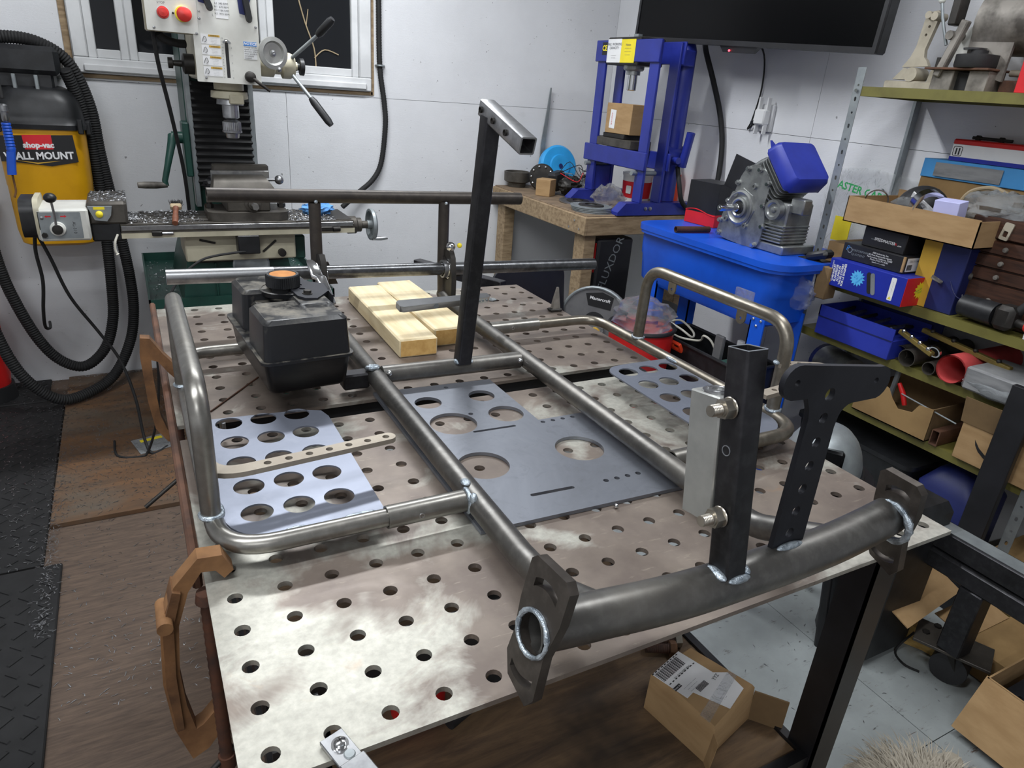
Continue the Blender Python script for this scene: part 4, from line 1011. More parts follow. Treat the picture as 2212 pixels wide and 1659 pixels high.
    for x, zz, a in ((.230, .685, .35), (.345, .665, .15)):
        kn = MB().loft([[(q[0], q[1], 0.0) for q in slot(0, -.020, 0, .040, .010, 5)], [(q[0], q[1], .016) for q in slot(0, -.016, 0, .040, .008, 5)]], pm @ T(x, zz, .004) @ Rz(a))
        part('gear_lever', kn, 'black_plastic', pn, 'black gear selector lever')
        part('selector_disc', MB().plate([(p[0], p[1]) for p in ((-.022, .03), (-.018, -.018), (.0, -.022), (.02, .03))], [], .001, pm @ T(x - .006, zz + .012, .0016)), 'dark_blue', pn)
    lk = MB().lathe([(.017, 0), (.016, .014), (.010, .018), (0, .019)], 20, pm @ T(.340, .481, 0))
    l = part('quill_lock', lk, 'dark_iron', pn)
    part('lock_lever', MB().tube([(.343, 2.088, .480), (.366, 2.082, .463), (.395, 2.078, .443)], [.006, .005, .0042], 10), 'dark_iron', l)
    # control box on the left with stop buttons
    cb = MB().box(.056, 2.10, .588, .200, 2.16, .80, .004)
    b = part('control_box', cb, Cr, o, 'control box with red stop buttons')
    cm = basis((0, 2.0985, 0), (1, 0, 0), (0, 0, 1))
    part('box_cover', MB().plate(rrect(.060, .590, .200, .80, .002, 2), [], .003, cm @ T(0, 0, .002)), Wh, b)
    part('stop_button', MB().lathe([(.0165, 0), (.0165, .004), (.0125, .0045), (.0120, .009), (0, .010)], 24, cm @ T(.107, .640, .002)), 'red_plastic', b)
    part('button_ring', MB().lathe([(.0170, .0), (.0170, .003), (.0128, .0042)], 24, cm @ T(.107, .640, .0018)), 'steel_bright', b)
    part('mushroom_button', MB().lathe([(.012, 0), (.012, .012), (.0205, .014), (.0205, .022), (.017, .025), (0, .026)], 28, cm @ T(.163, .640, .002)), 'red_plastic', b)
    n = 30; vs = []; 
    part('yellow_collar', MB().lathe([(.0215, 0), (.0215, .008), (.013, .009)], 30, cm @ T(.160, .640, .002)), 'print_yellow', b)
    part('indicator', MB().lathe([(0, .003), (.003, .002), (.003, 0)][::-1], 12, cm @ T(.134, .641, .002)), 'dark_iron', b)
    lettering('STOP', .009, cm @ T(.104, .665, .0032), 'print_grey', b)
    for x, zz in ((.079, .598), (.194, .592)): part('cover_screw', MB().lathe([(0, .003), (.003, .0025), (.004, 0)][::-1], 12, cm @ T(x, zz, .002)), 'steel_bright', b)
    part('cable_gland', MB().tube(smooth([(.090, 2.14, .585), (.105, 2.15, .57), (.14, 2.17, .562), (.165, 2.18, .562)], 4), .012, 14), 'black_rubber', o)
    part('side_knob', MB().lathe([(.030, 0), (.030, .03), (.022, .034), (.010, .036), (.008, .060), (.016, .062), (.016, .075), (0, .076)], 20, basis((.186, 2.19, .505), (0, 1, 0), (0, 0, -1))), 'dark_iron', o)
    # quill, spindle, chuck
    qm = T(.2835, 2.185, 0)
    part('quill', MB().lathe([(.046, .465), (.046, .437), (.034, .433)], 28, qm), Cr, o)
    part('quill_clamp', MB().lathe([(.034, .434), (.056, .432), (.058, .412), (.050, .409), (.030, .409)], 28, qm), Cr, o)
    part('clamp_jaw', MB().box(.275, 2.125, .396, .320, 2.150, .425, .003), Cr, o)
    part('spindle_nose', MB().lathe([(.030, .410), (.040, .408), (.042, .392), (.026, .390), (.026, .352), (.020, .348), (.012, .346)], 26, qm), 'steel_bright', o)
    nt = 30; cv = []; cf = []
    ch = MB().lathe([(.010, .350), (.012, .346), (.022, .343), (.0285, .338)], 26, qm)
    for zz in (.338, .312):
        for i in range(nt * 2): r = .0292 if i % 2 else .0278; a = 2 * PI * i / (2 * nt); cv.append((r * math.cos(a), r * math.sin(a), zz))
    for i in range(nt * 2): j = (i + 1) % (nt * 2); cf.append((i, 2 * nt + i, 2 * nt + j, j))
    ch.add(cv, cf, qm); ch.lathe([(.0285, .312), (.031, .311), (.031, .305), (.022, .302), (.020, .288), (.012, .284), (0, .284)], 26, qm)
    part('drill_chuck', ch, 'steel_bright', o, 'keyed drill chuck')
    # quill feed hub on the right with fine-feed disc and two levers
    part('feed_hub', MB().lathe([(.038, 0), (.038, .05), (.028, .055), (.028, .075), (.040, .080), (.040, .105), (.034, .118), (.014, .120), (.014, .128)], 28, basis((.372, 2.16, .522), (0, 1, 0), (0, 0, 1)), True), Cr, o)
    dm = basis((.405, 2.055, .555), (1, .30, .0), (0, 0, 1))
    dsc = MB().lathe([(.047, 0), (.047, .008), (.035, .009), (.030, .002), (.012, .001), (.010, .004), (0, .004)], 40, dm)
    d = part('fine_feed_wheel', dsc, 'alu', o, 'round aluminium fine-feed wheel')
    part('hub_nut', MB().lathe([(.008, .003), (.008, .007), (.003, .008), (0, .006)], 20, dm), 'steel_bright', d)
    part('wheel_pin', MB().sphere(tuple(dm @ Vector((.016, -.046, .008))), .007, 12, 8), 'steel_bright', d)
    part('hub_knob', MB().lathe([(.010, 0), (.012, .012), (.026, .014), (.027, .026), (.014, .030), (0, .030)], 16, basis((.495, 2.16, .522), (0, 1, 0), (0, 0, 1))), 'black_plastic', o)
    for a, bq, cq in (((.480, 2.13, .548), (.548, 2.06, .618), (.588, 2.02, .668)), ((.480, 2.13, .494), (.522, 2.07, .430), (.574, 2.02, .352))):
        lv = part('feed_lever', MB().cyl(a, bq, .0060, n=12), 'galv', o)
        part('lever_grip', MB().tube([bq, tuple(Vector(bq).lerp(Vector(cq), .15)), tuple(Vector(bq).lerp(Vector(cq), .85)), cq], [.009, .0125, .0125, .009], 16), 'black_plastic', lv)
    # motor flange peeking behind the head on the right
    part('head_rear', MB().box(.372, 2.30, .47, .400, 2.42, 1.0, .004), 'galv', o)
    # mill's own cables
    part('power_cable', MB().tube(smooth([(.075, 2.13, .60), (.082, 2.16, .50), (.105, 2.22, .35), (.13, 2.30, .15), (.135, 2.36, -.05), (.13, 2.40, -.20)], 6), .0062, 8), 'black_rubber', o)
    part('power_cable', MB().tube(smooth([(.285, 2.05, -.065), (.18, 2.03, -.072), (.12, 2.0, -.085), (.05, 1.97, -.14), (-.005, 1.93, -.24), (-.03, 1.92, -.33), (-.04, 1.95, -.47), (-.06, 2.0, -.62), (-.10, 2.05, -.76), (-.13, 2.05, -.783), (-.20, 2.08, -.782), (-.21, 2.2, -.782)], 6), .0042, 8), 'black_rubber', o)
    for pts in ([(-.315, 2.10, .005), (-.325, 2.12, -.06), (-.325, 2.15, -.16), (-.345, 2.2, -.27), (-.36, 2.3, -.36), (-.38, 2.6, -.46), (-.40, 2.80, -.50)], [(-.312, 2.10, .004), (-.29, 2.12, -.08), (-.26, 2.16, -.22), (-.20, 2.2, -.36), (-.15, 2.2, -.47), (-.12, 2.15, -.60), (-.11, 2.1, -.74), (-.09, 2.06, -.783), (-.04, 2.1, -.783)]):
        part('power_cable', MB().tube(smooth(pts, 6), .0052, 8), 'black_rubber', o)
    part('sensor_cable', MB().tube(smooth([(-.095, 2.06, .00), (-.105, 2.05, -.02), (-.108, 2.05, -.045), (-.104, 2.05, -.06)], 4), [.0035] * 12 + [.006], 8), 'cable_white', o)
    # swarf on the table and tray
    rnd = random.Random(3); sw = MB()
    def chip(x, y, z):
        a = rnd.uniform(0, 6.3); l = rnd.uniform(.002, .006); t_ = rnd.uniform(.0006, .0014); h = rnd.uniform(0, .003)
        dx, dy = math.cos(a) * l, math.sin(a) * l; nx, ny = -math.sin(a) * t_, math.cos(a) * t_
        sw.add([(x - dx - nx, y - dy - ny, z + h * .3), (x + dx - nx, y + dy - ny, z + h), (x + dx + nx, y + dy + ny, z + h), (x - dx + nx, y - dy + ny, z + h * .3), (x, y, z + h + .0015)], [(0, 1, 4), (1, 2, 4), (2, 3, 4), (3, 0, 4)])
    for _ in range(900):
        x = rnd.choice((rnd.uniform(-.06, .16), rnd.uniform(.43, .60))); chip(x, rnd.uniform(2.06, 2.28), .0318)
    for _ in range(260): chip(rnd.uniform(-.16, -.06), rnd.uniform(2.07, 2.27), .1005)
    for _ in range(300): chip(rnd.gauss(-.055, .012), rnd.uniform(2.10, 2.24), .036)
    for _ in range(1100):
        x, y = rnd.uniform(-.02, .58), rnd.uniform(2.165, 2.83)
        if .07 < x < .475 and y > 2.17: y = rnd.uniform(2.158, 2.168)
        chip(x, y, ZT + .008)
    for _ in range(260): chip(rnd.uniform(.10, .43), rnd.uniform(2.17, 2.30), -.110)
    part('swarf', sw, 'steel_bright', o, 'curled bright metal chips', kind='stuff')
    return o
build_mill()

def build_vise():
    o = thing('machine_vise', 'grey milling vise bolted on the mill table', 'vise', (.30, 2.17, .031))
    I = 'machine_iron'
    ar = fil([(.175, 2.085, 0), (.215, 2.068, 0), (.40, 2.068, 0), (.435, 2.085, 0), (.435, 2.25, 0), (.175, 2.25, 0)], .03, 5, True)
    part('base', MB().plate([(p.x, p.y) for p in ar], [], .028, T(0, 0, .060)), I, o)
    part('body', MB().box(.235, 2.09, .060, .375, 2.26, .125, .004), I, o)
    part('fixed_jaw', MB().box(.215, 2.235, .10, .400, 2.275, .195, .004), I, o)
    part('moving_jaw', MB().loft([[(.195, 2.11, .105), (.415, 2.11, .105), (.415, 2.20, .105), (.195, 2.20, .105)], [(.205, 2.13, .150), (.385, 2.13, .150), (.385, 2.20, .150), (.205, 2.20, .150)], [(.21, 2.16, .168), (.372, 2.16, .168), (.372, 2.20, .168), (.21, 2.20, .168)]]), I, o)
    part('jaw_plate', MB().box(.205, 2.200, .115, .395, 2.212, .180, .002), 'steel_bright', o)
    sc = part('lead_screw', MB().lathe([(.026, -.02), (.026, 0), (.018, .002), (.016, .012), (.011, .013), (.011, .03)], 22, basis((.318, 2.085, .085), (1, 0, 0), (0, 0, 1)), True), I, o)
    part('hex_end', MB().hexnut((.318, 2.042, .085), (0, 1, 0), .011, .03), 'steel_bright', sc)
    for x in (.188, .425):
        part('clamp_bolt', MB().cyl((x, 2.17, .058), (x, 2.17, .085), .008).hexnut((x, 2.17, .068), (0, 0, 1), .014, .012), 'dark_iron', o)
    part('ball_handle', MB().sphere((.428, 2.20, .150), .016), 'steel_bright', o)
    part('handle_rod', MB().cyl((.375, 2.20, .150), (.416, 2.20, .150), .005), 'steel_bright', o)
build_vise()

def build_mill_small():
    o = thing('chip_brush', 'stubby brush with wooden handle leaning on the mill table edge', 'brush', (.07, 2.08, .031))
    a, b = Vector((.070, 2.036, .036)), Vector((.081, 2.115, .070))
    part('handle', MB().tube([a, a.lerp(b, .35), a.lerp(b, .7), b], [.009, .010, .008, .010], 12), 'brush_wood', o)
    d = (b - a).normalized(); c = b + d * .018
    part('ferrule', MB().obox(b + d * .008, (1, 0, 0), d, None, .034, .02, .016, .003), 'tan_plastic', o)
    rnd = random.Random(4); br = MB()
    for i in range(140):
        p = b + d * .016 + Vector((rnd.uniform(-.017, .017), 0, 0)) + Vector((0, -.4, .9)) * rnd.uniform(-.006, .006)
        q = p + d * rnd.uniform(.012, .02) + Vector((rnd.uniform(-.008, .008), rnd.uniform(-.004, .004), rnd.uniform(-.002, .006)))
        br.tube([p, q], .0007, 3)
    part('bristles', br, 'bristle', o, kind='stuff')
    solo('blue_rag', MB().crumple((.555, 2.185, .050), .042, (1.2, .8, .55), 9, amp=.45), 'blue_rag', 'crumpled light blue shop rag on the right end of the mill table', 'rag')
build_mill_small()

# ================================================================= wall vacuum, hoses, air gun
def ribbed(path, r, pitch, mb=None):
    P = [Vector(p) for p in path]; out = [P[0]]; acc = 0
    # resample at half pitch, alternate radius
    step = pitch / 2; pts = []; d = 0.0; i = 0; cur = P[0]
    pts.append(cur)
    while i < len(P) - 1:
        seg = (P[i + 1] - cur); L = seg.length
        if d + L >= step:
            cur = cur + seg.normalized() * (step - d); pts.append(cur); d = 0.0
        else:
            d += L; cur = P[i + 1]; i += 1
    rs = [r if k % 2 else r * .88 for k in range(len(pts))]
    return (mb or MB()).tube(pts, rs, 14)
def build_vac():
    cx, cy = -.300, 2.745
    o = thing('shop_vacuum', 'yellow and black wall-mounted shop vacuum left of the mill', 'vacuum', (cx, cy, -.15))
    def sec(hx, hy, z, r=.06, dy=0.0): return [(cx + p[0], cy + dy + p[1], z) for p in rrect(-hx, -hy, hx, hy, r, 6)]
    part('tank', MB().loft([sec(.105, .085, -.160, .05), sec(.122, .098, -.150, .06), sec(.130, .105, -.10), sec(.133, .108, .055), sec(.1345, .1095, .062), sec(.138, .112, .256)]), 'yellow_plastic', o, 'yellow tank')
    lid = MB().loft([sec(.146, .120, .256, .065), sec(.148, .122, .272, .065), sec(.142, .116, .282, .065), sec(.140, .114, .30, .065), sec(.133, .108, .345, .065), sec(.112, .090, .382, .06), sec(.085, .07, .395, .05)])
    part('lid', lid, 'black_plastic', o, 'black domed lid')
    for x in (-.125, .118):
        part('latch', MB().box(cx + x, cy - .128, .245, cx + x + .018, cy - .112, .295, .003), 'black_plastic', o)
    part('latch', MB().box(cx + .138, cy - .06, .236, cx + .158, cy - .02, .285, .004), 'black_plastic', o)
    part('bracket', MB().box(cx - .10, cy - .07, .385, cx + .068, cy + .10, .45, .008), 'black_plastic', o)
    part('motor_housing', MB().box(cx - .15, cy - .085, .432, cx + .094, cy + .155, .525, .016), 'black_plastic', o, 'black wall bracket housing')
    for x in (-.055, .01): part('bracket_rib', MB().box(cx + x, cy - .085, .385, cx + x + .012, cy - .070, .432, .002), 'galv', o)
    # label
    fm = basis((cx, cy - .1135, 0), (1, 0, 0), (0, 0, 1))
    lb = part('label', MB().plate([(-.132, .232), (.098, .240), (.104, .148), (.02, .132), (-.10, .146), (-.128, .146)][::-1], [], .0006, fm), 'print_black', o)
    part('label_red', MB().plate([(-.055, .236), (.032, .239), (.033, .190), (-.052, .188)][::-1], [], .0003, fm @ T(0, 0, .0007)), 'print_red', lb)
    lettering('shop-vac', .026, fm @ T(-.010, .203, .0012) @ Rz(.02), 'print_white', lb, bold=.0012)
    lettering('WALL MOUNT', .034, fm @ T(-.012, .166, .0010) @ Rz(.03), 'print_white', lb, bold=.0012, sx=.92)
    part('label_chevron', MB().plate([(-.09, .152), (-.022, .139), (.05, .151), (-.022, .144)], [], .0003, fm @ T(0, 0, .0008)), 'print_amber', lb)
    # hoses: two strands of one long ribbed hose looped to the floor
    h1 = [(-.46, 2.70, .520), (-.36, 2.70, .545), (-.26, 2.71, .535), (-.18, 2.73, .475), (-.137, 2.76, .335), (-.128, 2.78, .165), (-.113, 2.79, -.01), (-.100, 2.80, -.175), (-.090, 2.80, -.33), (-.094, 2.79, -.47), (-.125, 2.76, -.60), (-.20, 2.70, -.72), (-.30, 2.62, -.755), (-.40, 2.56, -.74), (-.50, 2.56, -.62), (-.56, 2.60, -.42), (-.575, 2.65, -.2), (-.57, 2.66, .0)]
    part('hose', ribbed(smooth(h1, 10), .0215, .009), 'black_rubber', o, 'outer strand of black ribbed hose')
    h2 = [(-.195, 2.70, .455), (-.165, 2.745, .33), (-.150, 2.765, .165), (-.146, 2.78, -.01), (-.152, 2.785, -.17), (-.160, 2.785, -.35), (-.175, 2.78, -.50), (-.220, 2.76, -.62), (-.30, 2.72, -.675), (-.38, 2.72, -.64), (-.44, 2.73, -.55), (-.49, 2.74, -.40), (-.52, 2.75, -.25), (-.53, 2.74, -.05)]
    part('hose', ribbed(smooth(h2, 10), .0215, .009), 'black_rubber', o, 'inner strand of black ribbed hose')
    # cord hanging at far left is a black strap holder
    part('wall_hook', MB().box(-.56, WIN_Y - .16, -.06, -.50, WIN_Y - .001, -.03, .006), 'black_plastic', o)
build_vac()
def build_airgun():
    o = thing('air_gun', 'blue air blow gun with a bent nozzle hanging in front of the vacuum', 'air gun', (-.37, 2.50, .05))
    part('air_line', MB().tube(smooth([(-.40, 2.53, .70), (-.385, 2.52, .5), (-.375, 2.50, .36)], 5), .007, 10), 'black_rubber', o)
    part('coupler', MB().lathe([(.008, 0), (.011, .004), (.011, .03), (.013, .032), (.013, .05), (.008, .055)], 16, T(-.376, 2.50, .288), True), 'steel_bright', o)
    n = 9; prof = []
    for i in range(n): prof += [(.0125, -i * .0095), (.0145, -i * .0095 - .005)]
    g = MB().lathe([(0, 0)] + prof + [(.011, -.095), (0, -.096)], 16, T(-.378, 2.50, .285))
    part('ribbed_grip', g, 'blue_gun', o)
    part('body', MB().loft([[(x + dx, y, zz) for x, y in rrect(-.013, 2.487, .013, 2.513, .005, 3)] for dx, zz in ((-.379, .195), (-.383, .17), (-.388, .135), (-.389, .12))]), 'blue_gun', o)
    part('nozzle', MB().tube(smooth([(-.389, 2.50, .122), (-.388, 2.498, .09), (-.388, 2.495, .065), (-.395, 2.49, .045)], 4), .0032, 8), 'rust', o)
build_airgun()
def build_conduit():
    o = thing('conduit', 'black corrugated conduit curving down the wall right of the window', 'cable', (1.02, 2.88, .0))
    part('conduit_tube', ribbed(smooth([(1.012, 2.893, 1.05), (1.016, 2.893, .815), (1.020, 2.893, .56), (1.040, 2.89, .40), (1.045, 2.89, .30), (1.025, 2.89, .14), (.98, 2.88, .06), (.90, 2.86, .0), (.82, 2.84, -.06)], 8), .0125, .011), 'black_rubber', o)
    part('clip', MB().tube(smooth([(1.005, 2.906, .556), (1.008, 2.882, .556), (1.020, 2.876, .556), (1.032, 2.882, .556), (1.045, 2.906, .556)], 4), .004, 8), 'galv', o)
build_conduit()
# ================================================================= corner bench with press
def build_bench():
    o = thing('work_bench', 'wooden corner bench carrying the blue press', 'bench', (1.97, 2.46, FLOOR))
    part('bench_top', MB().box(1.64, 2.03, .000, 2.295, 2.90, .036, .003), 'bench_wood', o)
    part('front_board', MB().box(1.64, 2.018, -.048, 2.295, 2.034, .030, .003), 'bench_edge', o)
    part('side_board', MB().box(1.628, 2.018, -.048, 1.644, 2.90, .030, .003), 'bench_edge', o)
    for y in (2.05, 2.80): part('leg', MB().box(1.655, y, FLOOR, 1.715, y + .08, -.002, .003), 'bench_edge', o)
    part('leg', MB().box(2.21, 2.05, FLOOR, 2.29, 2.13, -.002, .003), 'bench_edge', o)
    part('leg', MB().box(2.21, 2.80, FLOOR, 2.29, 2.88, -.002, .003), 'bench_edge', o)
    for y, z in ((2.10, .005), (2.06, -.025), (2.14, -.03)): part('screw', MB().lathe([(0, .001), (.005, .001)][::-1], 10, basis((1.6275, y, z), (0, -1, 0), (0, 0, 1))), 'steel_bright', o)
build_bench()
def build_press():
    B = 'press_blue'
    o = thing('shop_press', 'blue bench-top hydraulic shop press standing on the wooden bench', 'press', (2.0, 2.24, .036))
    for y in (2.035, 2.415):
        ft = MB().plate([(1.785, .0005), (2.20, .0005), (2.20, .055), (1.83, .055), (1.785, .012)], [], .05, basis((0, y - .025, .0362), (1, 0, 0), (0, 0, 1)) ) if False else MB().loft([[(1.785, yy, .0365), (2.20, yy, .0365), (2.20, yy, .088), (1.825, yy, .088), (1.785, yy, .050)] for yy in (y - .022, y + .03)])
        f = part('foot', ft, B, o)
        for x in (1.93, 1.955): part('foot_bolt', MB().lathe([(0, .006), (.008, .005), (.008, 0)][::-1], 12, basis((x, y - .022, .065), (1, 0, 0), (0, 0, 1))), 'steel_bright', f)
    for y in (2.01, 2.385):
        part('upright', MB().box(1.892, y, .088, 1.905, y + .060, .725, .002), B, o)
        part('upright', MB().box(1.995, y, .088, 2.008, y + .060, .725, .002), B, o)
    part('top_beam', MB().box(1.882, 2.000, .642, 1.893, 2.455, .728, .003), B, o)
    part('top_beam', MB().box(2.007, 2.000, .642, 2.018, 2.455, .728, .003), B, o)
    part('top_cap', MB().box(1.884, 2.14, .630, 2.016, 2.37, .738, .004), 'dark_iron', o)
    part('bed_beam', MB().box(1.880, 1.998, .222, 1.892, 2.466, .296, .003), B, o)
    part('bed_beam', MB().box(2.008, 1.998, .222, 2.020, 2.466, .296, .003), B, o)
    part('cross_brace', MB().box(1.905, 2.39, .09, 1.995, 2.44, .20, .003), B, o)
    for y in (2.06, 2.42): part('bed_pin', MB().cyl((1.865, y, .208), (2.03, y, .208), .010, n=14), 'galv', o)
    # ram and its cylinder
    part('ram_collar', MB().lathe([(.045, .640), (.045, .618), (.040, .612), (.030, .610), (.030, .595), (.020, .594)], 24, T(1.95, 2.25, 0)), 'alu_cast', o)
    part('ram', MB().lathe([(.020, .600), (.020, .535), (.017, .532), (0, .532)], 20, T(1.95, 2.25, 0)), 'chrome', o)
    # pump column at the back, near side
    part('pump_column', MB().tube([(2.085, 2.085, .09), (2.085, 2.085, .60), (2.085, 2.085, .70), (2.085, 2.085, .725), (2.085, 2.085, .735)], [.045, .045, .045, .036, .015], 22), B, o, 'round blue pump column with a domed top')
    part('pump_body', MB().cyl((2.03, 2.07, .28), (2.13, 2.07, .28), .045, n=18), B, o)
    part('pump_bracket', MB().box(2.012, 2.02, .640, 2.085, 2.10, .70, .004), B, o)
    part('lever_socket', MB().tube([(2.10, 2.02, .245), (2.10, 2.005, .30), (2.10, 1.99, .385)], [.022, .018, .018], 16, True, .004), B, o)
    part('release_valve', MB().cyl((2.05, 1.985, .27), (2.05, 2.03, .27), .014, n=12), B, o)
    # press plates on the bed
    part('press_plate', MB().box(1.893, 2.13, .2965, 2.007, 2.44, .332, .002), 'machine_iron', o)
    part('press_plate', MB().box(1.905, 2.20, .3325, 2.00, 2.36, .352, .002), 'dark_iron', o)
    # rating label and CE sign on the beam
    lm = basis((1.8815, 2.465, .685), (0, -1, 0), (0, 0, 1))
    l = part('label', MB().plate(rrect(.10, -.046, .20, .046, .002, 2), [], .0006, lm @ T(0, 0, .0004)), 'paper_white', o)
    part('label', MB().plate(rrect(.20, -.046, .30, .044, .002, 2), [], .0006, lm @ T(0, 0, .0004)), 'print_yellow', o)
    lettering('MAX. WORKING\nCAPACITY', .0145, lm @ T(.150, .018, .0014), 'print_grey', l); lettering('------------\n----------', .010, lm @ T(.150, -.022, .0014), 'print_grey', l)
    lettering('Notice\n------- ---\n-----------\n-- ------', .0125, lm @ T(.250, .004, .0014), 'print_grey', l)
    c = part('label', MB().plate(rrect(.060, -.016, .097, .034, .001, 1), [], .0006, lm @ T(0, 0, .0004)), 'print_black', o)
    lettering('CE', .030, lm @ T(.079, .010, .0012), 'print_yellow', c, bold=.001)
    # hydraulic hose dropping to the bench
    part('hose', MB().tube(smooth([(2.09, 2.03, .24), (2.08, 1.99, .17), (2.10, 1.98, .10), (2.17, 2.0, .06), (2.24, 2.03, .055)], 6), .010, 12), 'black_rubber', o)
    part('hose_fitting', MB().cyl((2.22, 2.025, .056), (2.27, 2.035, .055), .012, n=12), 'galv', o)
    part('hose_barb', MB().box(1.885, 2.16, .738, 1.905, 2.19, .748), 'galv', o)
build_press()
def carton(name, label, x0, y0, z0, x1, y1, z1, material, m=None, group=None, cat='box', b=.0015):
    o = thing(name, label, cat, tuple((m or Matrix()) @ Vector(((x0 + x1) / 2, (y0 + y1) / 2, z0))), group)
    part('carton', MB().box(x0, y0, z0, x1, y1, z1, b, m), material, o)
    return o
def build_bench_things():
    c = carton('small_carton', 'small brown carton with a white sticker sitting in the blue press', -.05, -.085, 0, .05, .085, .125, 'cardboard', T(1.955, 2.26, .3525) @ Rz(.08))
    lm = T(1.955, 2.26, .3525) @ Rz(.08) @ basis((-.0508, .085, .0), (0, -1, 0), (0, 0, 1))
    l = part('sticker', MB().plate(rrect(.028, .020, .066, .098, .002, 2), [], .0003, lm @ T(0, 0, .0003) @ T(.047, .059, 0) @ Rz(-.05) @ T(-.047, -.059, 0)), 'paper_white', c)
    lettering('AXLE HUB', .011, lm @ T(.042, .06, .0008) @ Rz(-PI / 2), 'print_red', l)
    # blue plastic flywheel leaning at the back
    m = basis((1.955, 2.80, .145), (1, 0, .06), (0, .25, 1))
    o = thing('blue_drum_cover', 'bright blue round plastic cover leaning on the wall behind the press', 'cover', (1.955, 2.80, .037))
    part('disc', MB().lathe([(.105, -.03), (.108, 0), (.098, .012), (.060, .014), (.055, .022), (.030, .024), (.012, .018), (0, .018)], 40, m), 'sky_blue', o)
    part('hub_hole', MB().lathe([(.012, .0245), (0, .0245)][::-1] if False else [(0, .0245), (.012, .0243)][::-1], 18, m), 'dark_blue', o)
    # ring cup at the left rear corner
    solo('cast_cup', MB().lathe([(.0, .0), (.045, 0), (.048, .02), (.066, .028), (.068, .075), (.062, .076), (.060, .035), (0, .034)], 30, T(1.735, 2.84, .037)), 'machine_iron', 'grey cast cup on the far left corner of the bench', 'cup')
    # dark sprocket with bright bolts, with a little carton in front
    m = basis((1.80, 2.70, .103), (.8, -.6, 0), (0, .1, 1))
    o = thing('wheel_hub', 'round black hub with a ring of bright nuts behind a small carton', 'hub', (1.80, 2.70, .037))
    part('hub', MB().lathe([(.064, -.02), (.066, 0), (.060, .006), (.030, .008), (0, .008)], 30, m), 'dark_iron', o)
    for i in range(10):
        a = 2 * PI * i / 10; part('nut', MB().sphere(tuple(m @ Vector((.052 * math.cos(a), .052 * math.sin(a), .008))), .006, 8, 6), 'chrome', o)
    carton('tiny_carton', 'little plain brown cube carton near the left bench edge', -.037, -.037, 0, .037, .037, .078, 'cardboard', T(1.742, 2.555, .0365) @ Rz(.65))
    # black tangle: motor/caliper lump with wires
    o = thing('brake_caliper', 'black brake caliper with loose wires between carton and press', 'caliper', (1.86, 2.52, .037))
    part('body', MB().crumple((1.868, 2.53, .085), .055, (1.1, .8, .75), 12, amp=.35), 'dark_iron', o)
    part('bracket', MB().box(1.80, 2.60, .038, 1.84, 2.66, .15, .008).box(1.83, 2.52, .11, 1.90, 2.60, .145, .01), 'black_plastic', o) if False else part('bracket', MB().obox((1.83, 2.60, .10), (1, .3, .2), (0, 1, 0), None, .08, .06, .09, .012), 'black_plastic', o)
    rnd = random.Random(2)
    for i in range(5):
        p = [(1.83 + rnd.uniform(-.02, .02), 2.58, .14)]
        for k in range(4): p.append((1.86 + .03 * k + rnd.uniform(-.02, .02), 2.5 + rnd.uniform(-.06, .06), .14 + rnd.uniform(-.03, .06)))
        part('wire', MB().tube(smooth(p, 4), .0018, 6), ('black_rubber', 'black_rubber', 'print_red', 'galv', 'black_rubber')[i], o)
    part('shaft', MB().cyl((1.90, 2.50, .13), (1.99, 2.40, .185), .007, n=10), 'dark_iron', o)
    # brake discs
    def disc(name, label, c, r, mt, tilt=0.0, group=None):
        o = thing(name, label, 'brake disc', c, group)
        m = T(*c) @ Rx(tilt)
        hl = [circle(r * .55 * math.cos(2 * PI * i / 6), r * .55 * math.sin(2 * PI * i / 6), r * .1, 10) for i in range(6)] + [circle(0, 0, r * .28, 18)]
        hl += [circle(r * .84 * math.cos(2 * PI * i / 20), r * .84 * math.sin(2 * PI * i / 20), r * .035, 8) for i in range(20)]
        part('rotor', MB().plate(circle(0, 0, r, 40), hl, .004, m @ T(0, 0, .004)), mt, o)
        part('carrier', MB().lathe([(r * .62, .004), (r * .60, .008), (r * .30, .010), (r * .29, .004)], 30, m), 'dark_iron', o)
        return o
    disc('brake_rotor', 'drilled dark brake rotor lying flat on the bench in front of the caliper', (1.80, 2.35, .0385), .088, 'steel_bright', .06)
    for i in range(4):
        disc('brake_rotor', ('bottom', 'second from bottom', 'third from bottom', 'top')[i] + ' rotor of the pale stack near the bench corner', (1.742 - .003 * i, 2.135 + .002 * i, .0366 + .0062 * i), .092, 'galv', 0, 'stack of pale rotors')
    solo('parts_bag', MB().crumple((1.845, 2.175, .083), .062, (1.15, .85, .85), 21, amp=.4), 'clear_bag', 'clear plastic parts bag slumped beside the press foot', 'bag')
    solo('parts_bag', MB().crumple((1.93, 2.52, .080), .050, (1.2, .6, .8), 23, amp=.4), 'smoky_bag', 'grey plastic parts bag behind the press foot', 'bag')
    solo('parts_bag', MB().crumple((1.86, 2.80, .075), .05, (1, .5, .7), 27, amp=.4), 'clear_bag', 'small clear bag against the wall left of the blue cover', 'bag')
    # tub and bottle behind the press
    o = thing('grease_tub', 'white tub with a red label behind the press', 'tub', (2.10, 2.30, .037))
    part('tub', MB().lathe([(0, 0), (.062, 0), (.070, .13), (.073, .13), (.073, .142), (0, .142)], 26, T(2.10, 2.31, .037)), 'paper_white', o)
    part('label', MB().lathe([(.0645, .03), (.0695, .105)], 26, T(2.10, 2.31, .037)), 'print_red', o)
    part('label_spot', MB().plate(rrect(-.014, -.018, .014, .018, .004, 3), [], .001, basis((2.034, 2.285, .105), (.3, -.95, 0), (0, 0, 1))), 'paper_white', o)
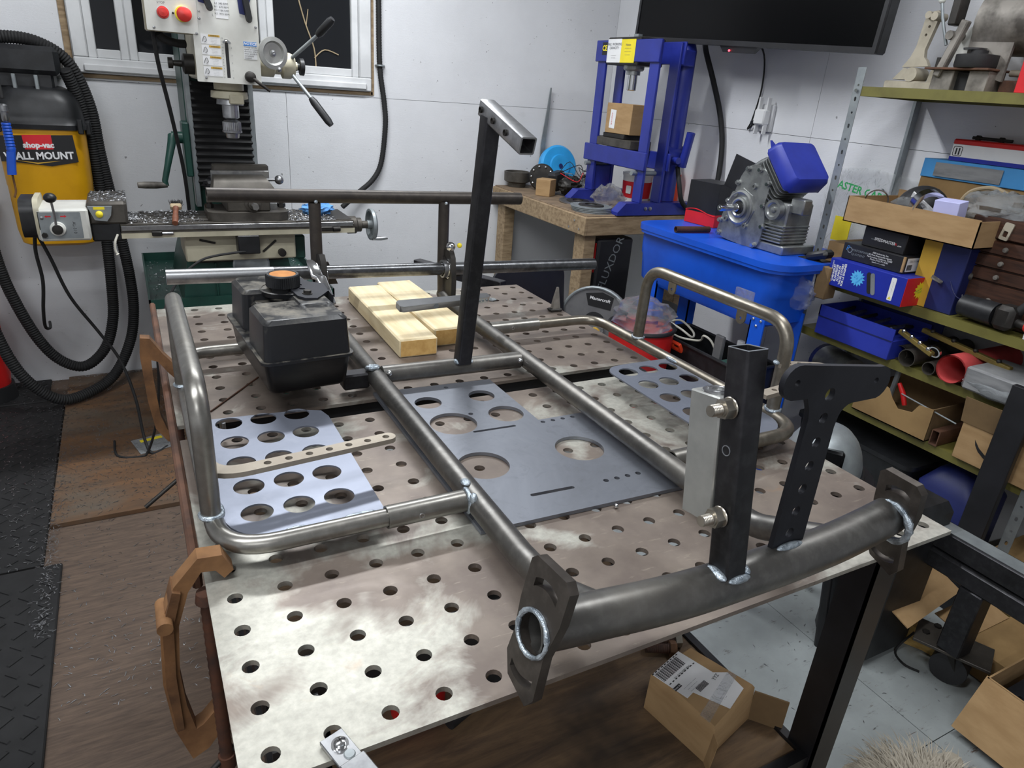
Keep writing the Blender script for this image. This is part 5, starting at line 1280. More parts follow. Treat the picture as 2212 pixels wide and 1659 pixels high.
    o = thing('cleaner_bottle', 'orange-labelled cleaner bottle with white shoulder behind the press', 'bottle', (2.235, 2.23, .037))
    part('bottle', MB().lathe([(0, 0), (.042, 0), (.044, .006), (.044, .155), (.036, .175), (.022, .20), (.016, .225), (.016, .245), (0, .246)], 24, T(2.235, 2.23, .037)), 'paper_white', o)
    part('label', MB().lathe([(.0448, .012), (.0448, .150)], 24, T(2.235, 2.23, .037)), 'orange_plastic', o)
    # long tapered tool leaning behind
    solo('scraper', MB().loft([[(x + dx, 2.885 + dy, zz) for x, dy in ((-w_, -.002), (w_, -.002), (w_, .004), (-w_, .004))] for dx, w_, zz in ((1.90, .014, .045), (1.90, .013, .25), (1.915, .008, .42), (1.92, .003, .52))]), 'galv', 'long grey blade standing against the wall inside the press', 'tool')
    # under the bench: black chair, saw, pail
    o = thing('plastic_chair', 'black plastic chair standing behind the far right table edge', 'chair', (1.36, 1.72, FLOOR))
    m = Rz(0.25)
    def bowed(w, h, t, c, rz):
        rings = []
        out = rrect(-w / 2, 0, w / 2, h, (.05, .05, .01, .01), 6)
        return MB().plate(out, [], t, T(*c) @ Rz(rz) @ Rx(PI / 2 - .12))
    part('backrest', bowed(.36, .22, .012, (1.33, 1.90, -.36), .15), 'box_black', o)
    part('seat', MB().box(-.19, -.38, -.42, .19, .01, -.395, .01, T(1.33, 1.90, 0) @ Rz(.15)), 'box_black', o)
    for x in (-.16, .16):
        for y in (-.34, -.02): part('leg', MB().cyl(tuple(T(1.33, 1.90, 0) @ Rz(.15) @ Vector((x, y, -.42))), tuple(T(1.33, 1.90, 0) @ Rz(.15) @ Vector((x * 1.12, y * 1.05, FLOOR))), .012, n=10), 'black_paint', o)
    # saw on its stand
    o = thing('mitre_saw', 'grey mitre saw with round blade guard under the bench', 'saw', (1.66, 1.92, FLOOR))
    m = basis((1.60, 1.83, -.37), (.62, -.78, 0), (0, .05, 1))
    g = MB().plate([(.15 * math.cos((-30 + 240 * i / 24) * D2R), .15 * math.sin((-30 + 240 * i / 24) * D2R)) for i in range(25)], [circle(0, 0, .048, 24)], .035, m)
    gd = part('blade_guard', g, 'saw_grey', o)
    part('guard_rim', MB().tube([tuple(m @ Vector((.15 * math.cos((-30 + 240 * i / 24) * D2R), .15 * math.sin((-30 + 240 * i / 24) * D2R), -.002))) for i in range(25)], .007, 8), 'galv', gd)
    part('nameplate', MB().plate([(-.035, .072), (.062, .065), (.070, .120), (.02, .135), (-.05, .120)], [], .001, m @ T(0, 0, .001)), 'print_black', gd)
    lettering('Mastercraft', .019, m @ T(.012, .104, .0018) @ Rz(-.05), 'print_white', gd, shear=.15, bold=.0003)
    part('hub', MB().lathe([(.047, -.02), (.047, .004), (.030, .006), (0, .006)], 26, m), 'print_black', o)
    part('arbor_knob', MB().lathe([(.022, 0), (.020, .016), (0, .018)], 20, m @ T(.012, -.035, .006)), 'print_amber', o)
    part('lower_guard', MB().plate(rrect(-.20, -.10, .045, .01, .02, 4), [], .012, m @ T(0, 0, .012)), 'smoky_bag', o)
    part('motor', MB().cyl(tuple(m @ Vector((0, 0, -.05))), tuple(m @ Vector((0, .02, -.20))), .055, n=18), 'black_plastic', o)
    part('saw_base', MB().box(1.50, 1.75, -.56, 1.80, 1.99, -.52, .01), 'saw_grey', o)
    part('stand', MB().box(1.52, 1.77, FLOOR, 1.78, 1.97, -.56, .004), 'black_paint', o)
    # banner tube with lettering leaning beside the bench leg
    o = thing('black_case', 'tall black case with white lettering leaning behind the bench leg', 'case', (1.80, 2.10, FLOOR))
    part('case', MB().box(1.73, 2.045, FLOOR, 1.92, 2.14, -.07, .01), 'box_black', o)
    lettering('4 FLUXDOR', .055, basis((1.80, 2.0445, -.20), (.35, 0, 1), (-1, 0, .35)), 'galv', o)
    part('red_stripe', MB().box(1.728, 2.06, -.22, 1.7295, 2.12, -.09), 'red_paint', o)
build_bench_things()

# ================================================================= parts washer and engine
def build_washer():
    B = 'washer_blue'
    o = thing('parts_washer', 'bright blue parts washer tub on legs with a flat lid', 'parts washer', (1.88, 1.43, FLOOR))
    lid = [(1.945, 1.035), (1.945, 1.18), (2.13, 1.18), (2.13, 1.79)]
    lid += [(1.78 + .085 * math.cos((90 + 90 * i / 6) * D2R), 1.705 + .085 * math.sin((90 + 90 * i / 6) * D2R)) for i in range(7)]
    lid += [(1.78 + .085 * math.cos((180 + 90 * i / 6) * D2R), 1.12 + .085 * math.sin((180 + 90 * i / 6) * D2R)) for i in range(7)]
    part('lid', MB().plate(lid, [], .020, T(0, 0, .060)), B, o)
    part('lid_lip', MB().plate([(1.9 + (p[0] - 1.9) * .985, 1.42 + (p[1] - 1.42) * .985) for p in lid], [], .012, T(0, 0, .0405)), B, o)
    def ring(g, z): return [(1.835 + p[0] * (1 - g), 1.42 + p[1] * (1 - g), z) for p in rrect(-.11, -.345, .11, .345, .045, 5)]
    part('tub', MB().loft([ring(.10, -.165), ring(.03, -.15), ring(.0, -.06), ring(-.015, -.052), ring(-.02, -.02), ring(-.02, .0285)]), B, o)
    for y in (1.655, 1.105):
        for x in (1.728, 1.91):
            l = part('leg', MB().box(x, y - .03, FLOOR, x + .005, y + .03, -.12).box(x, y - .03 if y > 1.4 else y + .025, FLOOR, x + .04, y - .025 if y > 1.4 else y + .03, -.12), B, o)
            if x < 1.8:
                for k, (dy, dz) in enumerate(((-.016, -.135), (.016, -.135), (0, -.155))): part('rivet', MB().sphere((x - .001, y + dy, dz), .005, 8, 6), 'chrome', l)
    part('shelf', MB().box(1.735, 1.10, -.53, 1.93, 1.66, -.515, .002), B, o)
    # dark drum under the tub
    solo('dark_drum', MB().lathe([(0, 0), (.10, 0), (.10, .33), (.10, .34), (0, .34)], 24, T(2.05, 1.50, FLOOR)), 'dark_blue', 'dark blue drum on the floor behind the washer legs', 'drum')
build_washer()
def build_engine():
    A = 'alu_cast'
    o = thing('engine', 'bare aluminium small engine with blue tape on the cylinder, on the washer lid', 'engine', (1.90, 1.35, .06))
    Z = .0605
    # side cover facing left (-x): outline in (y, z)
    m = basis((1.842, 0, Z), (0, -1, 0), (0, 0, 1))     # u = -y
    oc = [(-1.452, .012), (-1.30, .0), (-1.262, .020), (-1.255, .10), (-1.268, .145), (-1.262, .205), (-1.285, .250), (-1.325, .268), (-1.365, .262), (-1.395, .225), (-1.412, .17), (-1.440, .12), (-1.455, .06)]
    oc = [(p.x, p.y) for p in smooth([(a, b, 0) for a, b in oc], 3, True)]
    part('side_cover', MB().plate(oc, [], .03, m @ T(0, 0, .014)), A, o, 'cast side cover')
    part('crankcase', MB().plate([(1.36 + (p[0] + 1.36) * .93 - 2.72, .13 + (p[1] - .13) * .95) for p in oc], [], .13, m @ T(0, 0, -.016)), A, o)
    bm = m @ T(-1.372, .122, .014)
    part('bearing_boss', MB().lathe([(.058, -.004), (.058, .006), (.052, .008), (.046, .004), (.034, .002), (.034, .010), (.028, .012), (.022, .008), (.020, .002)], 36, bm), A, o)
    part('boss_flange', MB().lathe([(.068, -.004), (.066, .003), (.056, .004)], 8, bm), A, o)
    part('oil_seal', MB().lathe([(.021, .010), (.013, .010)], 24, bm), 'black_rubber', o)
    part('crankshaft', MB().lathe([(.0135, 0), (.0135, .020), (.0115, .022), (.0115, .094), (.0100, .097), (.004, .097), (.004, .090), (0, .090)], 22, bm), 'chrome', o)
    for i, (a, b) in enumerate(oc[::4]):
        c = m @ Vector((a * .985 - .0205, .13 + (b - .13) * .93, .014))
        bo = MB().lathe([(.0095, -.012), (.0095, .006)], 12, T(*c) @ basis((0, 0, 0), (0, -1, 0), (0, 0, 1)), True)
        bb = part('bolt_boss', bo, A, o); part('bolt', MB().hexnut(tuple(c + Vector((-.009, 0, 0))), (1, 0, 0), .0062, .007), 'chrome', bb)
    for a, b in ((-1.40, .165), (-1.325, .20), (-1.335, .065), (-1.428, .075)):
        c = m @ Vector((a, b, .014)); part('threaded_boss', MB().lathe([(.010, 0), (.010, .007), (.0045, .007), (.0045, .001), (0, .001)], 16, T(*c) @ basis((0, 0, 0), (0, -1, 0), (0, 0, 1))), A, o)
    # base with feet and ribs
    part('base', MB().box(1.835, 1.16, Z - .0004, 1.99, 1.44, Z + .03, .004), 'tan_cast' if False else A, o)
    for i in range(6): part('rib', MB().box(1.832, 1.175, Z + .036 + .0105 * i, 1.96, 1.262, Z + .041 + .0105 * i, .001), A, o)
    part('case_end', MB().box(1.845, 1.18, Z + .03, 1.965, 1.27, Z + .165, .005), A, o)
    pm = basis((1.832, 1.225, Z + .140), (0, -1, 0), (0, 0, 1))
    part('round_port', MB().lathe([(.033, -.012), (.033, .010), (.024, .010), (.020, .004), (.010, .003), (.008, .010), (0, .011)], 24, pm), A, o)
    part('mount_lug', MB().box(1.86, 1.135, Z + .135, 1.90, 1.19, Z + .185, .004), A, o)
    # inclined cylinder with fins
    d = Vector((0, -.72, .69)).normalized(); c0 = Vector((1.905, 1.315, Z + .195)); u = Vector((1, 0, 0)); v = d.cross(u)
    for i in range(7):
        q = c0 + d * (.010 + i * .0125); s_ = 1.0 + .02 * math.sin(i)
        part('cooling_fin', MB().plate(rrect(-.075 * s_, -.070, .075 * s_, .070, .022, 4), [], .0035, basis(q, u, v)), A, o)
    part('cylinder', MB().obox(c0 + d * .045, u, v, None, .11, .10, .11, .01), A, o)
    # taped head
    t0 = c0 + d * .095
    rnd = random.Random(8)
    def tr(k, r, jit): return [tuple(t0 + d * k + u * (p[0] * r) + v * (p[1] * r + jit * rnd.uniform(-1, 1))) for p in rrect(-.085, -.080, .085, .080, .02, 4)]
    part('tape_cover', MB().loft([tr(0, 1.0, .006), tr(.006, 1.04, .002), tr(.040, 1.0, .001), tr(.055, .90, .002)]), 'tool_blue', o, 'blue masking tape over the cylinder head')
    part('tape_peak', MB().loft([[tuple(t0 + d * .02 + u * a + v * b) for a, b in ((-.05, -.09), (.02, -.09), (.02, -.075), (-.05, -.075))], [tuple(t0 + d * .035 + u * a + v * b) for a, b in ((-.045, -.115), (-.03, -.115), (-.03, -.110), (-.045, -.110))]]) if False else MB().loft([[tuple(t0 + d * .010 + u * a + v * b) for a, b in ((-.07, .068), (-.035, .068), (-.035, .082), (-.07, .082))], [tuple(t0 + d * .012 + u * a + v * b) for a, b in ((-.060, .108), (-.050, .108), (-.050, .112), (-.060, .112))]]), 'tool_blue', o)
    part('pushrod_tube', MB().tube(smooth([(1.88, 1.43, Z + .16), (1.885, 1.42, Z + .22), (1.89, 1.37, Z + .27), (1.895, 1.31, Z + .295)], 5), .014, 10), A, o)
build_engine()
def build_washer_things():
    o = thing('parts_carton', 'black and red parts carton with an open flap on the washer lid behind the engine', 'box', (2.0, 1.68, .06))
    m = T(2.0, 1.69, .0605) @ Rz(.12)
    part('carton', MB().box(-.06, -.075, 0, .06, .075, .165, .001, m), 'box_black', o)
    part('red_band', MB().box(-.0606, -.0756, .001, .0606, .0756, .048, 0, m), 'box_red', o)
    part('flap', MB().box(-.06, -.165, .0, -.057, .0, .12, 0, m @ T(.02, -.075, .165) @ Rx(.25)), 'box_black', o)
    part('stripe', MB().tube(smooth([tuple(m @ Vector((-.0612, .075 - .15 * k / 6, .050 + .008 * math.sin(k * .8)))) for k in range(7)], 2), .002, 6), 'box_red', o)
    solo('steel_tube', MB().tube([(1.716, 1.556, .0725), (1.86, 1.535, .0725)], .0115, 14, True, .002), 'bolt_rust', 'rusty brown tube lying on the near left of the washer lid', 'tube')
    o = thing('pulley_disc', 'pale round disc lying on the washer lid right of the engine', 'disc', (1.975, 1.225, .0605))
    part('disc', MB().lathe([(0, 0), (.062, 0), (.064, .004), (.064, .012), (.058, .014), (.02, .014), (.018, .018), (.008, .018), (.008, .012)], 34, T(1.99, 1.255, .0605)), 'alu', o)
    solo('red_card', MB().box(-.05, -.02, 0, .05, .02, .002, 0, T(2.06, 1.27, .0606) @ Rz(.8)), 'print_red', 'thin red and white card on the washer lid beside the pale disc', 'card')
    solo('steel_plate', MB().box(-.05, -.018, 0, .05, .018, .003, .0005, T(1.925, 1.30, .0606) @ Rz(-.5)), 'steel_bright', 'small bright flat plate on the washer lid by the engine foot', 'plate')
    # toolbox with cables on the washer shelf
    o = thing('tool_crate', 'black open tool crate with an orange latch on the washer shelf', 'toolbox', (1.85, 1.37, -.515))
    w = MB()
    x0, x1, y0, y1, z0, z1 = 1.737, 1.925, 1.14, 1.615, -.5145, -.335
    part('crate', w.box(x0, y0, z0, x1, y1, z0 + .006).box(x0, y0, z0, x0 + .006, y1, z1).box(x1 - .006, y0, z0, x1, y1, z1).box(x0, y0, z0, x1, y0 + .006, z1).box(x0, y1 - .006, z0, x1, y1, z1), 'black_plastic', o)
    part('rim', MB().tube(fil([(x0, y0, z1), (x1, y0, z1), (x1, y1, z1), (x0, y1, z1)], .02, 4, True), .007, 8, closed=True), 'black_plastic', o)
    part('latch', MB().plate(rrect(-.03, -.022, .03, .018, .004, 3), [rrect(-.022, -.012, .022, .012, .002, 2)], .012, basis((1.722, 1.46, -.355), (0, -1, 0), (-.5, 0, .85))), 'orange_plastic', o)
    part('lid_strut', MB().box(1.74, 1.62, -.34, 1.75, 1.66, -.25, .003), 'galv', o) if False else None
    for i, pts in enumerate(([(1.76, 1.60, -.34), (1.75, 1.56, -.29), (1.77, 1.50, -.30), (1.80, 1.46, -.325), (1.84, 1.50, -.32), (1.82, 1.56, -.29), (1.77, 1.58, -.31), (1.76, 1.50, -.33), (1.80, 1.42, -.325), (1.78, 1.38, -.29), (1.79, 1.35, -.30), (1.80, 1.33, -.33)], [(1.74, 1.65, -.50), (1.735, 1.66, -.40), (1.74, 1.63, -.33), (1.76, 1.60, -.31), (1.80, 1.55, -.33)])):
        solo('cable', MB().tube(smooth(pts, 6), .0042, 8), 'cable_white', ('coiled white cable on top of the black tool crate', 'white cable hanging over the left side of the tool crate')[i], 'cable')
    solo('white_adapter', MB().box(1.785, 1.285, -.36, 1.80, 1.33, -.265, .004), 'saw_grey', 'grey upright box standing in the tool crate', 'box')
    solo('white_adapter', MB().box(1.83, 1.235, -.36, 1.85, 1.265, -.27, .004), 'paper_white', 'white upright box standing in the tool crate', 'box')
    solo('green_case', MB().box(1.76, 1.17, -.40, 1.86, 1.28, -.345, .01), 'mill_green', 'dark green case lying in the tool crate', 'case')
    # red pail with a clear bag
    o = thing('red_pail', 'red round pail with a black rim and clear bag under the washer', 'pail', (1.60, 1.66, FLOOR))
    px, py = 1.605, 1.53
    part('pail', MB().lathe([(0, 0), (.105, 0), (.112, .30), (.118, .31), (.114, .33), (.116, .40), (.124, .41), (.120, .43), (.122, .515), (.117, .515), (.10, .06)], 32, T(px, py, FLOOR)), 'red_paint', o)
    part('rim', MB().tube([(px + .122 * math.cos(2 * PI * i / 32), py + .122 * math.sin(2 * PI * i / 32), FLOOR + .518) for i in range(32)], .008, 8, closed=True), 'print_black', o)
    lb = part('label', MB().lathe([(.1215, .22), (.1225, .30)], 12, T(px, py, FLOOR)) if False else MB().plate(circle(0, 0, .05, 20), [], .001, basis((px - .118, py - .035, FLOOR + .30), (.28, -.96, 0), (0, 0, 1))), 'print_yellow', o)
    lettering('UC', .05, basis((px - .1195, py - .035, FLOOR + .30), (.28, -.96, 0), (0, 0, 1)), 'print_red', lb, bold=.002)
    lettering('NO\nHOT', .02, basis((px - .060, py - .1085, FLOOR + .30), (.88, -.48, 0), (0, 0, 1)), 'print_white', o)
    part('bag', MB().crumple((px, py, FLOOR + .555), .105, (1, 1, .65), 31, amp=.3), 'clear_bag', o)
    o = thing('white_pail', 'white and dark red pail with a black lid beside the washer leg', 'pail', (1.62, 1.35, FLOOR))
    px, py = 1.93, 1.88
    part('pail', MB().lathe([(0, 0), (.10, 0), (.115, .44), (.115, .46)], 30, T(px, py, FLOOR)), 'paper_white', o)
    part('label', MB().lathe([(.1095, .24), (.1155, .41)], 30, T(px, py, FLOOR)), 'red_paint', o)
    part('lid', MB().lathe([(.124, .44), (.126, .47), (.11, .475), (0, .47)], 30, T(px, py, FLOOR)), 'print_black', o)
build_washer_things()

# ================================================================= TV, cables, outlet
def build_tv():
    a = Vector((2.05, 2.410, .742)); b = Vector((2.05, 1.163, .685)); u = (b - a).normalized(); v = Vector((0, 0, 1)); v = (v - u * v.dot(u)).normalized()
    m = basis(a, u, v); Wd = (b - a).length; Hh = .72
    o = thing('television', 'large black flat television mounted high on the right wall', 'television', tuple((a + b) / 2))
    part('case', MB().box(0, 0, -.055, Wd, Hh, -.004, .006, m), 'black_plastic', o)
    part('bezel', MB().plate(rrect(0, 0, Wd, Hh, .004, 2), [rrect(.014, .018, Wd - .014, Hh - .014, .001, 1)], .012, m), 'box_black', o)
    part('screen', MB().box(.012, .016, -.006, Wd - .012, Hh - .012, -.003, 0, m), 'tv_screen', o)
    s = part('sensor_pod', MB().loft([[(x, -.022 * k, z) for x, z in ((Wd * .44, -.03), (Wd * .60, -.03), (Wd * .60, -.008), (Wd * .44, -.008))] if k == 0 else [(x, -.022, z) for x, z in ((Wd * .455, -.028), (Wd * .58, -.028), (Wd * .58, -.012), (Wd * .455, -.012))] for k in (0, 1)], m), 'box_black', o)
    part('standby_light', MB().sphere(tuple(m @ Vector((Wd * .485, -.016, -.008))), .004, 8, 6), 'led_red', s)
    part('wall_mount', MB().box(2.105, 1.60, .92, 2.296, 1.98, 1.20, .01), 'black_paint', o)
    part('power_cable', MB().tube(smooth([tuple(m @ Vector((.40, .05, -.06))), (2.20, 2.10, .72), (2.235, 2.06, .60), (2.27, 2.02, .47), (2.28, 1.985, .35), (2.27, 1.96, .22), (2.255, 1.95, .10), (2.25, 1.95, -.05)], 7), .0115, 10), 'black_rubber', o, 'thick black cable hanging from the screen')
    part('power_cable', MB().tube(smooth([tuple(m @ Vector((.66, .05, -.06))), (2.27, 1.83, .70), (2.288, 1.825, .58), (2.29, 1.845, .46), (2.288, 1.86, .42), (2.286, 1.84, .432), (2.284, 1.825, .447)], 6), .0035, 8), 'black_rubber', o, 'thin black cable with a plug')
    part('plug', MB().box(2.270, 1.815, .435, 2.292, 1.838, .455, .004), 'black_plastic', o)
    # red sticker on the top edge of the press seen below the screen
build_tv()
def build_outlet():
    o = thing('power_outlet', 'white double outlet box with a white adapter on the right wall', 'outlet', (2.295, 1.765, .42))
    part('cover', MB().box(2.282, 1.735, .415, 2.2995, 1.805, .52, .004), 'white_trim', o)
    part('adapter', MB().box(2.245, 1.742, .44, 2.282, 1.800, .50, .006), 'paper_white', o)
    for y in (1.748, 1.792): part('adapter_leg', MB().box(2.255, y - .004, .405, 2.275, y + .004, .545, .002), 'paper_white', o)
    for z in (.425, .512): part('cover_screw', MB().sphere((2.2815, 1.770, z), .003, 8, 6), 'galv', o)
build_outlet()
# ================================================================= olive shelf unit on the right wall
SX = 1.97; SB = 2.292
def build_shelf():
    o = thing('shelf_unit', 'olive steel shelf unit with slotted grey posts along the right wall', 'shelf', (2.13, .3, FLOOR))
    Y0, Y1 = -.55, 1.120
    for zt, lb in ((.589, 'top olive shelf'), (0.0, 'upper middle olive shelf'), (-.178, 'middle olive shelf'), (-.374, 'lower middle olive shelf'), (-.752, 'bottom olive shelf')):
        y0 = Y0
        sh = MB().box(SX, y0, zt - .003, SB, Y1, zt).box(SX, y0, zt - .027, SX + .0025, Y1, zt - .003).box(SB - .0025, y0, zt - .027, SB, Y1, zt - .003).box(SX, Y1 - .0025, zt - .027, SB, Y1, zt - .003)
        part('shelf', sh, 'olive', o, lb)
    def post(x, y, sx, sy):
        # slotted angle: one leg in the x-plane, one in the y-plane, with holes
        hl = []
        n = 36
        for i in range(n):
            zz = FLOOR + .02 + .0392 * i
            hl.append(circle(sy * -.014, zz, .0036, 8) if i % 2 else [(sy * -.014 + p[0], zz + p[1]) for p in slot(0, -.003, 0, .003, .0038, 4)])
        m = Matrix(((0, 0, sx, x), (1, 0, 0, y), (0, 1, 0, 0), (0, 0, 0, 1)))
        ol = [(0, FLOOR), (0, .642), (sy * -.028, .642), (sy * -.028, FLOOR)]
        part('post', MB().plate(ol, hl, .0018, m).box(x, y - .0009, FLOOR, x - sx * .028, y + .0009, .642), 'galv', o)
    post(SX - .002, 1.142, -1, 1)
    post(SX - .002, .318, -1, 1)
    post(SB - .004, 1.142, 1, 1) if False else part('post', MB().box(SB - .03, 1.122, FLOOR, SB - .002, 1.124, .642).box(SB - .004, 1.124, FLOOR, SB - .002, 1.15, .642), 'galv', o)
    for zz in (.577, -.012, -.19, -.388): part('shelf_bolt', MB().hexnut((SX - .006, 1.128, zz), (1, 0, 0), .0055, .004), 'chrome', o)
build_shelf()
FX = basis((0, 0, 0), (0, -1, 0), (0, 0, 1))     # face towards -x: text x runs to -y
def face_x(x, y, z): return T(x, y, z) @ FX
def starburst(r0, r1, n): return [((r0 if i % 2 else r1) * math.cos(PI * i / n), (r0 if i % 2 else r1) * math.sin(PI * i / n)) for i in range(2 * n)]
def build_shelf_things():
    # ---------- upper middle shelf: carton pile
    o = thing('valve_cover_carton', 'long blue and red printed parts carton at the bottom of the pile', 'box', (2.0, .88, 0))
    x0, x1, y0, y1, z1 = 1.905, 2.075, .757, 1.022, .086
    part('carton', MB().box(x0, y0, .0004, x1, y1, z1, .0015), 'box_blue', o)
    part('red_end', MB().box(x0 + .001, y0 - .0006, .0008, x1 - .001, y0 + .001, z1 - .001), 'box_red', o)
    f = face_x(x0 - .0005, y1, 0)
    lettering('CHEVROLET\nELANVEDGE\nALUMINUM\nVALVE COVERS\nFOR LS ENGINES', .0095, f @ T(.040, .043, 0) @ Rz(PI / 2 + .02), 'print_white', o, bold=.0003)
    lettering('PERFORMANCE', .0062, f @ T(.013, .058, 0) @ Rz(PI / 2), 'print_white', o)
    part('cross_logo', MB().plate([(-.007, -.0025), (-.003, -.0025), (-.002, -.005), (.002, -.005), (.003, -.0025), (.007, -.0025), (.007, .0025), (.003, .0025), (.002, .005), (-.002, .005), (-.003, .0025), (-.007, .0025)], [], .0003, f @ T(.013, .014, .0004) @ Rz(PI / 2)), 'print_amber', o)
    sb = part('starburst', MB().plate(starburst(.018, .026, 14), [], .0003, f @ T(.108, .046, .0004)), 'starburst_blue', o)
    lettering('6.2L\nor\nUniversal', .0085, f @ T(.108, .046, .0010) @ Rz(.9), 'print_blue', sb)
    part('picture', MB().plate(slot(0, -.025, 0, .025, .0075, 6), [], .0004, f @ T(.150, .042, .0004) @ Rz(.28)), 'print_black', o)
    part('picture', MB().plate(slot(0, -.026, 0, .026, .0070, 6), [], .0004, f @ T(.163, .042, .0008) @ Rz(.28)), 'galv', o)
    lb = part('warning_strip', MB().plate(rrect(.218, .010, .234, .078, .003, 3), [], .0003, f @ T(0, 0, .0004)), 'paper_white', o)
    part('warning_triangle', MB().plate([(-.005, -.004), (.005, -.004), (0, .005)], [], .0003, f @ T(.226, .018, .0008)), 'print_yellow', lb)
    lettering('- ------ --- ------', .0055, f @ T(.226, .050, .0008) @ Rz(PI / 2), 'print_grey', lb)
    e = T(x0, y0 - .0012, 0) @ basis((0, 0, 0), (1, 0, 0), (0, 0, 1))
    ys = part('starburst', MB().plate(starburst(.019, .027, 13), [], .0003, e @ T(.072, .047, .0004)), 'print_yellow', o)
    lettering('Now for the\nTrucks', .0085, e @ T(.072, .047, .0010) @ Rz(.35), 'print_green', ys)
    part('picture', MB().plate(slot(-.028, -.010, .028, .018, .0075, 6), [], .0004, e @ T(.122, .040, .0006)), 'galv', o)
    o = thing('gasket_carton', 'worn black carton with white print and a barcode end, second from the bottom', 'box', (2.0, .90, .086))
    x0, y0, y1 = 1.935, .800, 1.012
    m = T(0, 0, .0868)
    part('carton', MB().box(x0, y0, 0, x0 + .14, y1, .050, .002, m), 'box_black', o)
    part('torn_corner', MB().box(x0 - .0006, y0 - .001, .004, x0 + .004, y0 + .007, .050, .001, m), 'cardboard', o)
    f = face_x(x0 - .0006, y1, .0868)
    part('logo_disc', MB().plate(circle(0, 0, .009, 18), [circle(0, 0, .0065, 16)], .0003, f @ T(.026, .030, .0)), 'galv', o)
    lettering('P', .022, f @ T(.017, .034, .0004), 'print_blue', o, shear=.2)
    lettering('PERFORMANCE\nQUOTIENT', .0095, f @ T(.034, .026, 0), 'galv', o, align='LEFT', space=1.3)
    lettering('ABD Industries, Inc.\nAll Most Responsible Agents\nPerformance, California, 92683\nPhone (714) 791-8183\nwww.-------.com', .0068, f @ T(.132, .026, 0), 'print_white', o)
    en = T(x0, y0 - .0012, .0868) @ basis((0, 0, 0), (1, 0, 0), (0, 0, 1))
    bl = part('label', MB().plate(rrect(.010, .006, .075, .046, .001, 1), [], .0003, en @ T(0, 0, .0004)), 'paper_white', o)
    lettering('2561111464', .010, en @ T(.045, .036, .0008), 'print_black', bl)
    for i in range(11): part('bar', MB().box(.014 + .0022 * i, .010, .0005, .015 + .0022 * i + (.0006 if i % 3 else 0), .026, .0007, 0, en), 'print_black', bl)
    o = thing('speedmaster_carton', 'small glossy black carton with a red and white web address, third in the pile', 'box', (2.0, .89, .137))
    x0, y0, y1 = 1.952, .822, .966
    part('carton', MB().box(x0, y0, .1372, x0 + .12, y1, .196, .002), 'box_black', o)
    f = face_x(x0 - .0006, y1, .1372)
    lettering('SPEEDMASTER', .0125, f @ T(.076, .026, 0) @ Rz(-.03), 'print_white', o, sx=.9); lettering('X', .010, f @ T(.113, .025, 0), 'print_red', o); lettering('.com', .007, f @ T(.125, .0225, 0), 'print_white', o); lettering('www.', .006, f @ T(.036, .0255, 0), 'galv', o)
    carton('brown_carton', 'plain brown carton at the left end of the pile behind the black box', 1.99, 1.03, .0004, 2.16, 1.11, .118, 'cardboard')
    carton('dark_case', 'small dark case lying on the brown carton at the left of the pile', 2.0, .985, .1185, 2.12, 1.075, .150, 'box_black', None) if False else None
    o = thing('spark_plug_carton', 'dark blue and yellow carton standing under the right end of the open tray', 'box', (2.05, .72, 0))
    part('carton', MB().box(1.985, .655, .0004, 2.14, .79, .198, .002), 'dark_blue', o)
    part('yellow_side', MB().box(1.9845, .735, .002, 1.986, .789, .197), 'print_amber', o)
    lettering('WIX', .03, T(1.99, .6545, .05) @ basis((0, 0, 0), (1, 0, 0), (0, 0, 1)) @ T(.05, 0, 0), 'print_white', o)
    # open tray carton on top, with loose chrome things and bags
    o = thing('tray_carton', 'open brown tray carton full of loose chrome parts on top of the pile', 'box', (2.05, .84, .199))
    x0, x1, y0, y1, z0, z1 = 1.932, 2.175, .625, 1.037, .1992, .276
    w = MB()
    for q in ((x0, y0, z0, x1, y1, z0 + .003), (x0, y0, z0, x0 + .003, y1, z1), (x1 - .003, y0, z0, x1, y1, z1 + .02), (x0, y0, z0, x1, y0 + .003, z1 - .004), (x0, y1 - .003, z0, x1, y1, z1)): w.box(*q)
    part('tray', w, 'cardboard', o)
    part('flap', MB().box(0, -.035, -.002, .003, .0, .12, 0, T(x1 - .01, .80, z1) @ Rz(.2)), 'cardboard_dark', o) if False else None
    def ring(name, label, c, r, h, mt, ax, wall=.004): 
        return solo(name, MB().lathe([(r - wall, -h / 2), (r, -h / 2), (r, h / 2), (r - wall, h / 2), (r - wall, -h / 2)], 28, T(*c) @ basis((0, 0, 0), Vector(ax).orthogonal(), Vector(ax).cross(Vector(ax).orthogonal()))), mt, label, 'ring')
    ring('chrome_ring', 'chrome band standing at the left in the open tray', (1.985, .978, .272), .034, .024, 'chrome', (.75, .6, .1))
    ring('chrome_ring', 'chrome toothed collar standing beside the lilac box in the tray', (1.975, .808, .283), .045, .03, 'chrome', (.5, .8, .2), .012)
    solo('rubber_dome', MB().sphere((2.055, .872, .255), .075, 24, 14), 'pulley_rubber', 'large black rubber dome cap in the open tray', 'cap')
    solo('white_parcel', MB().crumple((1.975, .868, .262), .045, (.8, 1.1, .7), 41, amp=.3), 'clear_bag', 'crumpled clear bag spilling over the front of the open tray', 'bag')
    solo('white_card', MB().box(-.002, -.045, -.03, .002, .045, .03, 0, T(2.000, .842, .268) @ Rx(.5) @ Ry(-.4)), 'paper_white', 'white card among the chrome parts in the tray', 'card')
    solo('lilac_box', MB().box(-.024, -.034, 0, .024, .034, .078, .001, T(1.975, .738, .2325) @ Ry(-.12) @ Rz(.1)), 'lilac_box', 'pale lilac box standing at the right of the open tray', 'box')
